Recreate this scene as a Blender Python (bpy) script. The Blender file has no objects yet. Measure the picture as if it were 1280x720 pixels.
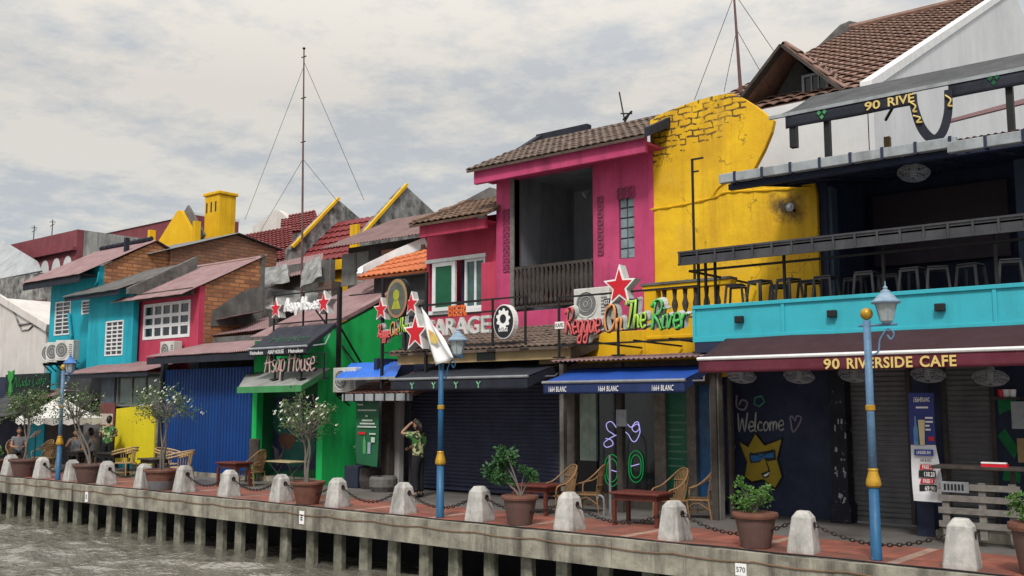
import bpy, bmesh, math, random
from mathutils import Vector, Matrix, noise
random.seed(7)
S = bpy.context.scene
C = S.collection
R = math.radians
# ------------------------------------------------------------------ survey of the site
# a pixel of a 1280x720 frame is a ray from the opposite bank; each ray is met with a real plane
FL = 1250.0; TH = R(50.3); PIT = math.atan(147/FL); CAM = (0.0, -12.5, 2.05)
D2 = (-math.cos(TH), math.sin(TH)); R2 = (math.sin(TH), math.cos(TH))
def ray(px, py):
    x = (px-640)/FL; y = (360-py)/FL
    fw = math.cos(PIT)-y*math.sin(PIT); up = math.sin(PIT)+y*math.cos(PIT)
    return (D2[0]*fw+R2[0]*x, D2[1]*fw+R2[1]*x, up)
def _hit(px, py, k, val):
    v = ray(px, py); t = (val-CAM[k])/v[k]
    return Vector([CAM[i]+t*v[i] for i in range(3)])
def at(px, py, Y): return _hit(px, py, 1, Y)
def atx(px, py, X): return _hit(px, py, 0, X)
def atg(px, py, z=0.0): return _hit(px, py, 2, z)
def rect(px0, py0, px1, py1, Y):
    a = at(px0, py0, Y); b = at(px1, py1, Y)
    return a.x, b.x, b.z, a.z            # x0,x1,z0,z1

# ------------------------------------------------------------------ materials
MATS = {}
def nd(nt, typ, **kw):
    n = nt.nodes.new(typ)
    for k, v in kw.items():
        if k in n.inputs: n.inputs[k].default_value = v
        else: setattr(n, k, v)
    return n
def base(name):
    m = bpy.data.materials.new(name); m.use_nodes = True
    nt = m.node_tree; b = nt.nodes['Principled BSDF']; MATS[name] = m
    return m, nt, b
def mixc(nt, fac, a, b, typ='MIX'):
    n = nt.nodes.new('ShaderNodeMix'); n.data_type = 'RGBA'; n.blend_type = typ
    for s, v in ((n.inputs[0], fac), (n.inputs[6], a), (n.inputs[7], b)):
        if hasattr(v, 'links'): nt.links.new(v, s)
        elif isinstance(v, (int, float)): s.default_value = v
        else: s.default_value = tuple(v)+(1,)
    return n.outputs[2]
def rng(nt, v, a, b, c=0.0, d=1.0):
    n = nt.nodes.new('ShaderNodeMapRange'); nt.links.new(v, n.inputs[0])
    n.inputs[1].default_value = a; n.inputs[2].default_value = b; n.inputs[3].default_value = c; n.inputs[4].default_value = d
    return n.outputs[0]
def math_(nt, op, a, b=None, clamp=False):
    n = nt.nodes.new('ShaderNodeMath'); n.operation = op; n.use_clamp = clamp
    for i, v in enumerate((a, b)):
        if v is None: continue
        if hasattr(v, 'links'): nt.links.new(v, n.inputs[i])
        else: n.inputs[i].default_value = v
    return n.outputs[0]
def mapped(nt, co, sc=(1,1,1)):
    mp = nt.nodes.new('ShaderNodeMapping'); mp.inputs['Scale'].default_value = sc
    nt.links.new(co, mp.inputs[0]); return mp.outputs[0]
def noi(nt, co, sc, det=5.0, ro=.6):
    n = nt.nodes.new('ShaderNodeTexNoise'); n.inputs['Scale'].default_value = sc
    n.inputs['Detail'].default_value = det; n.inputs['Roughness'].default_value = ro
    nt.links.new(co, n.inputs['Vector']); return n.outputs['Fac']
def objco(nt):
    # object coordinates shifted by where the object stands, so that no two copies wear the same stains
    a = nt.nodes.new('ShaderNodeVectorMath'); a.operation = 'ADD'
    nt.links.new(nt.nodes.new('ShaderNodeTexCoord').outputs['Object'], a.inputs[0]); nt.links.new(nt.nodes.new('ShaderNodeObjectInfo').outputs['Location'], a.inputs[1])
    return a.outputs[0]
def bumpit(nt, b, h, st, dist=.02):
    n = nt.nodes.new('ShaderNodeBump'); n.inputs['Strength'].default_value = st; n.inputs['Distance'].default_value = dist
    nt.links.new(h, n.inputs['Height']); nt.links.new(n.outputs[0], b.inputs['Normal'])
def dk(c, k): return tuple(x*k for x in c)
def mat(name, c, c2=None, s=2.5, r=.75, bump=.15, bs=25, streak=0, sc=(.05,.045,.04), metal=0, spec=.35, spots=0, spc=(.3,.28,.25)):
    """painted / plain weathered surface: patchy tone, streaks of dirt, worn spots, fine bump"""
    m, nt, b = base(name); co = objco(nt)
    if c2 is None: c2 = dk(c, .72)
    n1 = noi(nt, co, s, 7, .65)
    col = mixc(nt, rng(nt, n1, .32, .68), c2, c)
    if streak:
        n2 = noi(nt, mapped(nt, co, (3,3,.25)), 1.0, 7, .68)
        n3 = noi(nt, co, .8, 3)
        f = math_(nt, 'MULTIPLY', rng(nt, n2, .46, .66), rng(nt, n3, .33, .58))
        col = mixc(nt, math_(nt, 'MULTIPLY', f, streak), col, sc)
    if spots:
        n4 = noi(nt, co, 6, 8, .7)
        col = mixc(nt, math_(nt, 'MULTIPLY', rng(nt, n4, .6, .66), spots), col, spc)
    nt.links.new(col, b.inputs['Base Color'])
    nt.links.new(rng(nt, n1, .3, .7, min(1, r+.1), max(.05, r-.1)), b.inputs['Roughness'])
    b.inputs['Metallic'].default_value = metal; b.inputs['Specular IOR Level'].default_value = spec
    if bump: bumpit(nt, b, noi(nt, co, bs, 6, .7), bump)
    return m
def brick(name, c1, c2, mo, axis='y', w=.40, h=.135, ms=.02, dirt=(.05,.045,.04), da=.5):
    m, nt, b = base(name); co = objco(nt)
    sp = nt.nodes.new('ShaderNodeSeparateXYZ'); nt.links.new(co, sp.inputs[0])
    cb = nt.nodes.new('ShaderNodeCombineXYZ')
    nt.links.new(sp.outputs['Y' if axis == 'y' else 'X'], cb.inputs[0]); nt.links.new(sp.outputs['Z'], cb.inputs[1])
    wob = nt.nodes.new('ShaderNodeTexNoise'); wob.inputs['Scale'].default_value = 5; nt.links.new(co, wob.inputs['Vector'])
    ad = nt.nodes.new('ShaderNodeVectorMath'); ad.operation = 'MULTIPLY_ADD'; nt.links.new(wob.outputs['Color'], ad.inputs[0])
    ad.inputs[1].default_value = (.03,.03,0); nt.links.new(cb.outputs[0], ad.inputs[2])
    bt = nt.nodes.new('ShaderNodeTexBrick'); nt.links.new(ad.outputs[0], bt.inputs['Vector'])
    bt.inputs['Scale'].default_value = 1; bt.inputs['Brick Width'].default_value = w; bt.inputs['Row Height'].default_value = h
    bt.inputs['Mortar Size'].default_value = ms; bt.inputs['Mortar Smooth'].default_value = .3
    bt.inputs['Color1'].default_value = c1+(1,); bt.inputs['Color2'].default_value = c2+(1,); bt.inputs['Mortar'].default_value = mo+(1,)
    n1 = noi(nt, co, 1.6, 7, .7)
    col = mixc(nt, math_(nt, 'MULTIPLY', rng(nt, n1, .5, .72), da), bt.outputs['Color'], dirt)
    n2 = noi(nt, co, 14, 4)
    col = mixc(nt, rng(nt, n2, .3, .7, 0, .55), col, dk(c1, .5))
    nt.links.new(col, b.inputs['Base Color']); b.inputs['Roughness'].default_value = .9
    bumpit(nt, b, math_(nt, 'SUBTRACT', math_(nt, 'MULTIPLY', n2, .4), bt.outputs['Fac']), .6, .02)
    return m
def emit(name, c, st):
    m, nt, b = base(name); b.inputs['Base Color'].default_value = c+(1,)
    b.inputs['Emission Color'].default_value = c+(1,); b.inputs['Emission Strength'].default_value = st
    return m
def glass(name, c, r=.12):
    m, nt, b = base(name); co = objco(nt)
    col = mixc(nt, rng(nt, noi(nt, co, 3, 4), .35, .65), c, dk(c, .5)); nt.links.new(col, b.inputs['Base Color'])
    b.inputs['Roughness'].default_value = r; b.inputs['Specular IOR Level'].default_value = .6
    bumpit(nt, b, noi(nt, co, 2.5, 2), .05)
    return m

TURQ = mat('turquoise_paint', (.010,.36,.46), (.008,.28,.37), s=1.2, streak=.6, sc=(.01,.13,.17))
PINK = mat('pink_paint', (.47,.045,.095), (.38,.034,.075), s=1.3, streak=.5, sc=(.17,.025,.05), bump=.25)
PINK2 = mat('magenta_paint', (.50,.060,.165), (.39,.042,.125), s=1.3, streak=.6, sc=(.16,.025,.06), spots=.25, spc=(.28,.11,.16), bump=.25)
GREEN = mat('green_paint', (.009,.43,.098), (.007,.35,.078), s=1.2, streak=.5, sc=(.01,.07,.03))
GREEND = mat('dark_green_paint', (.005,.10,.035), (.004,.06,.025), s=1.2)
YEL = mat('yellow_paint', (.70,.42,.004), (.60,.34,.003), s=1.3, streak=.45, sc=(.25,.14,.01))
LEMON = mat('lemon_panel_paint', (.60,.50,.008), (.52,.43,.006), s=1.5, streak=.2, sc=(.3,.24,.03))
BLUEP = mat('cobalt_sheet_paint', (.003,.046,.20), (.003,.034,.155), s=1.3, r=.5, streak=.45, sc=(.006,.02,.07))
TEAL = mat('sky_teal_paint', (.035,.40,.49), (.03,.34,.42), s=1.5, r=.55, streak=.25, sc=(.03,.16,.2))
WHITEW = mat('white_limewash', (.62,.64,.66), (.52,.54,.56), s=.7, streak=.10, sc=(.18,.17,.16), spots=.2, spc=(.35,.34,.33))
CREAMW = mat('stained_white_plaster', (.60,.57,.55), (.50,.47,.45), s=1.0, streak=.25, sc=(.16,.14,.12), spots=.2)
WHITEP = mat('white_gloss_paint', (.72,.73,.74), (.58,.59,.6), s=6, r=.45, bump=.04)
GREYW = mat('grey_render', (.16,.155,.15), (.07,.068,.066), s=2.2, r=.9, bump=.3, streak=.5)
DARKG = mat('dark_grey_wall', (.05,.052,.056), (.03,.031,.034), s=1.5)
ROOMG = mat('grey_room_paint', (.20,.215,.24), (.15,.16,.18), s=1.5, streak=.4)
STAINW = mat('black_mould_wall', (.36,.36,.35), (.035,.035,.037), s=2.2, r=.95, bump=.3, streak=.7, sc=(.02,.02,.02), spots=.8, spc=(.045,.045,.048))
MAUVE = mat('faded_mauve_sheet', (.27,.175,.18), (.20,.12,.125), s=2.0, r=.7, streak=.4, sc=(.10,.07,.07), spots=.25, spc=(.14,.07,.05))
BROWNR = mat('brown_sheet_roof', (.19,.115,.11), (.13,.08,.08), s=2.0, r=.7, streak=.3)
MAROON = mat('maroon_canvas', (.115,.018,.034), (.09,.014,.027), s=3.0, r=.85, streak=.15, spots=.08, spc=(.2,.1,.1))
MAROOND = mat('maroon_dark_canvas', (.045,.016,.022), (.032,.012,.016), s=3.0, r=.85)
NAVY = mat('black_navy_canvas', (.016,.020,.032), (.011,.013,.022), s=3.0, r=.8, streak=.2, sc=(.04,.04,.045))
BLUEC = mat('royal_blue_canvas', (.008,.058,.31), (.006,.045,.24), s=3.0, r=.7)
BLUEC2 = mat('navy_blue_valance', (.014,.030,.11), (.010,.022,.085), s=3.0, r=.8)
BLACK = mat('black_metal', (.012,.012,.014), (.008,.008,.009), s=6, r=.5, bump=.05)
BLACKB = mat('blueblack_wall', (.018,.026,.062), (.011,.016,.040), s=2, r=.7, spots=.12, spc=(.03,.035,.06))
CHALK = mat('worn_black_wall', (.010,.012,.022), (.006,.007,.013), s=2, r=.75, spots=.55, spc=(.22,.22,.24))
STEEL = mat('galvanised_steel', (.30,.32,.34), (.2,.21,.23), s=4, r=.5, metal=.4, bump=.05, streak=.3)
GUTT = mat('pale_gutter', (.33,.36,.38), (.22,.24,.26), s=4, r=.55, streak=.4)
DSTEEL = mat('dark_grey_counter', (.045,.047,.055), (.03,.03,.036), s=4, r=.5, streak=.3, sc=(.12,.12,.12))
SHUT1 = mat('navy_shutter', (.036,.042,.082), (.024,.028,.058), s=2, r=.55, metal=.0, streak=.3, sc=(.05,.05,.06))
SHUT2 = mat('grey_shutter', (.16,.16,.17), (.11,.11,.117), s=2, r=.55, streak=.4)
CONC = mat('old_concrete', (.36,.34,.28), (.13,.12,.10), s=2.2, r=.9, bump=.5, bs=18, streak=1.0, sc=(.045,.042,.035), spots=.5, spc=(.11,.10,.085))
BOLL = mat('bollard_concrete', (.50,.49,.47), (.31,.30,.285), s=7, r=.9, bump=.3, streak=.8, sc=(.09,.085,.08), spots=.2, spc=(.16,.15,.14))
PILE = mat('mossy_pile_concrete', (.24,.23,.19), (.07,.075,.05), s=5, r=.95, bump=.4, streak=.8, sc=(.03,.04,.018))
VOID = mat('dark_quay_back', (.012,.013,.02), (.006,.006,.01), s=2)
TERRA = mat('terracotta_pot', (.17,.068,.045), (.11,.045,.032), s=7, r=.75, streak=.5, sc=(.10,.08,.07))
TERRAD = mat('dark_terracotta_pot', (.115,.06,.05), (.085,.045,.04), s=7, r=.7, streak=.4, sc=(.1,.09,.08))
SOIL = mat('soil', (.04,.03,.022), s=20, bump=.6)
RATTAN = mat('rattan_cane', (.27,.16,.075), (.17,.095,.045), s=14, r=.55, bump=.1, bs=60)
BAMBOO = mat('pale_bamboo', (.46,.32,.16), (.30,.2,.1), s=14, r=.55, bump=.1, bs=60)
REDWOOD = mat('red_stained_wood', (.13,.030,.022), (.075,.02,.015), s=9, r=.5)
DWOOD = mat('dark_weathered_wood', (.055,.045,.04), (.03,.026,.024), s=9, r=.8, streak=.4, sc=(.12,.11,.10))
GWOOD = mat('grey_weathered_wood', (.20,.19,.175), (.12,.115,.105), s=9, r=.85, streak=.5)
BEIGE = mat('beige_fascia_board', (.40,.29,.15), (.30,.21,.11), s=3, r=.7, streak=.4, sc=(.12,.09,.06))
POSTB = mat('lamp_post_blue', (.014,.105,.235), (.012,.075,.17), s=5, r=.5, bump=.06, streak=.4, sc=(.05,.10,.15), spots=.3, spc=(.3,.34,.36))
POSTL = mat('faded_lamp_blue', (.10,.20,.33), (.07,.135,.23), s=9, r=.5, bump=.06, spots=.2, spc=(.4,.42,.44))
HOODB = mat('lantern_hood_blue', (.05,.17,.44), (.04,.12,.33), s=9, r=.4, bump=.05)
HOODP = mat('lantern_hood_pale', (.22,.31,.40), (.15,.22,.30), s=9, r=.5, bump=.05)
GOLD = mat('gold_paint', (.50,.29,.03), (.33,.19,.02), s=9, r=.35, bump=.05, metal=.3)
LGLASS = mat('lantern_frosted_glass', (.38,.42,.42), (.25,.28,.28), s=6, r=.25, bump=.02, spec=.6)
SIGNW = mat('sign_white', (.78,.78,.78), (.68,.68,.68), s=5, r=.4, bump=.02)
SIGNK = mat('sign_black', (.014,.016,.018), (.01,.011,.013), s=5, r=.4, bump=.02)
REDS = mat('sign_red', (.55,.012,.025), (.48,.01,.02), s=5, r=.4, bump=.02)
GOLDL = mat('gold_lettering', (.62,.47,.16), (.54,.4,.13), s=8, r=.6, bump=.02)
CLOTHW = mat('white_cloth', (.74,.74,.75), (.66,.66,.68), s=3, r=.85, bump=.1)
PARAS = mat('parasol_canvas', (.66,.65,.63), (.54,.53,.51), s=3, r=.9, bump=.1, streak=.2, sc=(.3,.29,.27))
SKIN = mat('skin', (.30,.165,.10), (.26,.14,.085), s=8, r=.55, bump=.03)
HAIR = mat('black_hair', (.012,.010,.009), (.006,.005,.005), s=30, r=.5, bump=.3, bs=80)
TROUS = mat('dark_trousers', (.010,.011,.015), (.007,.007,.010), s=8, r=.9)
TAUPE = mat('grey_shirt_cloth', (.16,.165,.18), (.10,.105,.12), s=8, r=.9)
ACW = mat('air_conditioner_casing', (.58,.58,.56), (.46,.46,.44), s=5, r=.5, bump=.03, streak=.4, sc=(.2,.19,.17))
ACD = mat('air_conditioner_grille', (.17,.175,.18), (.11,.115,.12), s=20, r=.6)
DGLASS = glass('dark_glass', (.014,.018,.024))
GGLASS = glass('green_tinted_glass', (.06,.10,.085), .2)
BGLASS = glass('blue_tinted_glass', (.02,.055,.12), .15)
PGLASS = glass('pale_glass_block', (.20,.26,.29), .3)
GREENGL = mat('green_shutter_panel', (.006,.10,.045), (.005,.075,.035), s=3, r=.4)
CABLE = mat('black_cable', (.012,.012,.013), s=8, r=.6, bump=0)
CHAINM = mat('rusty_dark_chain', (.035,.028,.026), (.02,.016,.015), s=30, r=.6, metal=.5)
ROPE = mat('brown_conduit', (.20,.12,.07), (.12,.075,.05), s=10, r=.7)
BRICKO = brick('orange_brick', (.55,.23,.09), (.24,.08,.04), (.13,.095,.07), da=.55)
BRICKB = brick('brown_brick', (.34,.15,.08), (.19,.085,.055), (.11,.085,.065), da=.45)
TILEG = mat('grey_brown_roof_tile', (.185,.135,.108), (.095,.070,.060), s=6, r=.85, streak=.3, spots=.3, spc=(.05,.045,.042))
TILEM = mat('mossy_brown_tile', (.21,.125,.08), (.09,.065,.052), s=9, r=.9, spots=.4, spc=(.30,.24,.17))
TILER = mat('red_clay_tile', (.19,.019,.022), (.12,.013,.015), s=4, r=.6, streak=.2)
TILEB = mat('brown_red_clay_tile', (.26,.155,.12), (.15,.09,.07), s=4, r=.75, streak=.3, spots=.2, spc=(.09,.05,.04))
TILEO = mat('orange_clay_tile', (.52,.15,.055), (.40,.11,.04), s=4, r=.75, streak=.3)
REDB = mat('old_red_building_paint', (.22,.052,.066), (.15,.036,.046), s=1.0, streak=.6, sc=(.09,.03,.035))
SHEETW = mat('pale_roof_sheet', (.38,.40,.42), (.28,.30,.32), s=1.0, r=.6, streak=.3)
GREENA = mat('green_canopy_paint', (.05,.26,.09), (.04,.2,.07), s=2, r=.6, streak=.3)
LEAF1 = mat('dark_leaf', (.085,.145,.045), (.05,.09,.028), s=11, r=.55, bump=0)
LEAF2 = mat('fresh_leaf', (.085,.19,.035), (.05,.125,.024), s=9, r=.5, bump=0)
LEAF3 = mat('deep_green_leaf', (.04,.115,.035), (.02,.07,.02), s=9, r=.5, bump=0)
BARK = mat('pale_bark', (.17,.15,.13), (.10,.09,.08), s=12, r=.9, bump=.4)
PETAL = mat('white_petal', (.78,.78,.72), (.72,.7,.6), s=5, r=.6, bump=0)
NEONP = emit('neon_violet', (.50,.44,.95), .55)
NEONG = emit('neon_green', (.01,.42,.10), .16)
MURAL1 = mat('mural_teal_paint', (.012,.095,.075), (.008,.06,.05), s=3)
MURAL2 = mat('mural_smoke_paint', (.15,.13,.155), (.09,.075,.10), s=5)
MURAL3 = mat('mural_brown_paint', (.12,.055,.035), (.07,.03,.02), s=5)
STARY = mat('graffiti_yellow', (.34,.25,.02), (.26,.19,.015), s=5)
GRAFB = mat('graffiti_blue', (.03,.17,.38), (.02,.10,.27), s=5)
GRAFG = mat('graffiti_green', (.01,.19,.06), (.008,.13,.04), s=5)
GRAFW = mat('graffiti_white', (.40,.42,.40), (.28,.30,.29), s=9)

def batik():
    m, nt, b = base('leaf_print_cloth'); co = objco(nt)
    v = nt.nodes.new('ShaderNodeTexNoise'); v.inputs['Scale'].default_value = 9; v.inputs['Detail'].default_value = 3; v.inputs['Distortion'].default_value = 1.5
    nt.links.new(co, v.inputs['Vector'])
    n = noi(nt, co, 5, 2)
    c = mixc(nt, rng(nt, v.outputs['Fac'], .5, .54), (.012,.03,.014), (.42,.42,.22))
    c = mixc(nt, rng(nt, n, .52, .58), c, (.03,.16,.03))
    nt.links.new(c, b.inputs['Base Color']); b.inputs['Roughness'].default_value = .85
    return m
BATIK = batik()
def paving():
    m, nt, b = base('red_tile_paving'); g = nt.nodes.new('ShaderNodeNewGeometry')
    sp = nt.nodes.new('ShaderNodeSeparateXYZ'); nt.links.new(g.outputs['Position'], sp.inputs[0])
    bt = nt.nodes.new('ShaderNodeTexBrick'); nt.links.new(g.outputs['Position'], bt.inputs['Vector'])
    bt.inputs['Scale'].default_value = 1; bt.inputs['Brick Width'].default_value = .3; bt.inputs['Row Height'].default_value = .3; bt.offset = 0
    bt.inputs['Mortar Size'].default_value = .006
    bt.inputs['Color1'].default_value = (.31,.095,.062,1); bt.inputs['Color2'].default_value = (.22,.065,.045,1); bt.inputs['Mortar'].default_value = (.12,.06,.05,1)
    xm = math_(nt, 'PINGPONG', math_(nt, 'ADD', sp.outputs['X'], .55), 1.05)
    stripe = math_(nt, 'LESS_THAN', xm, .075)
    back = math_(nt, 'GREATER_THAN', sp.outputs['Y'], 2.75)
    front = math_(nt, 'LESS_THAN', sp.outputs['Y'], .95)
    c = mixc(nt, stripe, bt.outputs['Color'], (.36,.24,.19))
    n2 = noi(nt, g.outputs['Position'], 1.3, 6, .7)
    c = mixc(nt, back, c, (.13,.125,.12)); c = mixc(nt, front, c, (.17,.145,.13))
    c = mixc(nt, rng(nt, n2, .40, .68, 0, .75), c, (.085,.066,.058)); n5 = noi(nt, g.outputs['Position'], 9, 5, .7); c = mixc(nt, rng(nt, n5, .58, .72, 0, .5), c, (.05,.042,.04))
    nt.links.new(c, b.inputs['Base Color'])
    nt.links.new(rng(nt, n2, .3, .7, .75, .5), b.inputs['Roughness'])
    bumpit(nt, b, math_(nt, 'SUBTRACT', n2, bt.outputs['Fac']), .15, .01)
    return m
PAVE = paving()
def water():
    m, nt, b = base('river_water'); g = nt.nodes.new('ShaderNodeNewGeometry'); co = g.outputs['Position']
    b.inputs['Base Color'].default_value = (.125,.118,.098,1); b.inputs['Roughness'].default_value = .04; b.inputs['Specular IOR Level'].default_value = .5; b.inputs['IOR'].default_value = 2.3
    a = noi(nt, mapped(nt, co, (1,1.5,1)), 1.3, 4, .55); w = noi(nt, mapped(nt, co, (1,1.3,1)), 5, 3, .5)
    bumpit(nt, b, math_(nt, 'ADD', a, math_(nt, 'MULTIPLY', w, .3)), 1.0, .12)
    return m
WATER = water()

def yellow_wall():
    """yellow plaster: a band under the sloping top has lost its skin and shows painted bricks; one sooty burn by the lamp"""
    m, nt, b = base('yellow_peeling_plaster'); g = nt.nodes.new('ShaderNodeNewGeometry'); co = g.outputs['Position']
    sp = nt.nodes.new('ShaderNodeSeparateXYZ'); nt.links.new(co, sp.inputs[0])
    n0 = noi(nt, co, 1.2, 6); n1 = noi(nt, co, 2.2, 6, .7)
    col = mixc(nt, rng(nt, n0, .35, .65), (.58,.325,.003), (.74,.46,.005))
    cb = nt.nodes.new('ShaderNodeCombineXYZ'); nt.links.new(sp.outputs['X'], cb.inputs[0]); nt.links.new(sp.outputs['Z'], cb.inputs[1])
    wob = nt.nodes.new('ShaderNodeTexNoise'); wob.inputs['Scale'].default_value = 4; nt.links.new(co, wob.inputs['Vector'])
    ad = nt.nodes.new('ShaderNodeVectorMath'); ad.operation = 'MULTIPLY_ADD'; nt.links.new(wob.outputs['Color'], ad.inputs[0])
    ad.inputs[1].default_value = (.17,.15,0); nt.links.new(cb.outputs[0], ad.inputs[2])
    bt = nt.nodes.new('ShaderNodeTexBrick'); nt.links.new(ad.outputs[0], bt.inputs['Vector'])
    bt.inputs['Scale'].default_value = 1; bt.inputs['Brick Width'].default_value = .33; bt.inputs['Row Height'].default_value = .14; bt.inputs['Mortar Size'].default_value = .021
    bt.inputs['Mortar Smooth'].default_value = .1
    # band: z between line(x) and the top, for x < -9.4
    P0 = at(815,205,6.5); P1 = at(925,150,6.5); k = (P1.z-P0.z)/(P1.x-P0.x)
    line = math_(nt, 'ADD', math_(nt, 'MULTIPLY', math_(nt, 'SUBTRACT', sp.outputs['X'], P0.x), k), P0.z)
    d = math_(nt, 'SUBTRACT', sp.outputs['Z'], line)
    d = math_(nt, 'ADD', d, math_(nt, 'MULTIPLY', math_(nt, 'SUBTRACT', n1, .5), 1.2))
    top = math_(nt, 'LESS_THAN', d, .98)
    band = math_(nt, 'MULTIPLY', math_(nt, 'GREATER_THAN', d, .0), math_(nt, 'LESS_THAN', sp.outputs['X'], P1.x+.15))
    band = math_(nt, 'MULTIPLY', band, top)
    gaps = rng(nt, noi(nt, co, 7, 5), .40, .50)
    mort = math_(nt, 'MULTIPLY', math_(nt, 'MULTIPLY', bt.outputs['Fac'], band), gaps)
    col = mixc(nt, math_(nt, 'MULTIPLY', mort, .92), col, (.035,.022,.012))
    Bc = at(985,259,6.5)
    dv = nt.nodes.new('ShaderNodeVectorMath'); dv.operation = 'DISTANCE'; nt.links.new(co, dv.inputs[0]); dv.inputs[1].default_value = Bc
    dist = math_(nt, 'ADD', dv.outputs['Value'], math_(nt, 'MULTIPLY', math_(nt, 'SUBTRACT', n1, .5), 1.1))
    col = mixc(nt, rng(nt, dist, .16, .46, .95, 0), col, (.022,.016,.012))
    streak = noi(nt, mapped(nt, co, (3,3,.22)), 1.0, 7, .68)
    col = mixc(nt, rng(nt, streak, .48, .70, 0, .55), col, (.30,.15,.008))
    ck = nt.nodes.new('ShaderNodeTexVoronoi'); ck.feature = 'DISTANCE_TO_EDGE'; ck.inputs['Scale'].default_value = .55
    wv = nt.nodes.new('ShaderNodeVectorMath'); wv.operation = 'MULTIPLY_ADD'; nt.links.new(wob.outputs['Color'], wv.inputs[0]); wv.inputs[1].default_value = (.5,.5,.5); nt.links.new(co, wv.inputs[2]); nt.links.new(wv.outputs[0], ck.inputs['Vector'])
    crk = math_(nt, 'MULTIPLY', rng(nt, ck.outputs['Distance'], .0, .010, 1, 0), rng(nt, n0, .48, .56))
    col = mixc(nt, math_(nt, 'MULTIPLY', crk, .7), col, (.10,.055,.01))
    patch = rng(nt, noi(nt, co, .9, 3), .58, .60); col = mixc(nt, math_(nt, 'MULTIPLY', patch, .35), col, (.60,.36,.03))
    nt.links.new(col, b.inputs['Base Color']); b.inputs['Roughness'].default_value = .8
    bumpit(nt, b, math_(nt, 'ADD', math_(nt, 'MULTIPLY', n1, .7), math_(nt, 'SUBTRACT', math_(nt, 'MULTIPLY', noi(nt, co, 14, 3), .07), math_(nt, 'MULTIPLY', mort, 2.2))), .5, .06)
    return m
YELP = yellow_wall()

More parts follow.
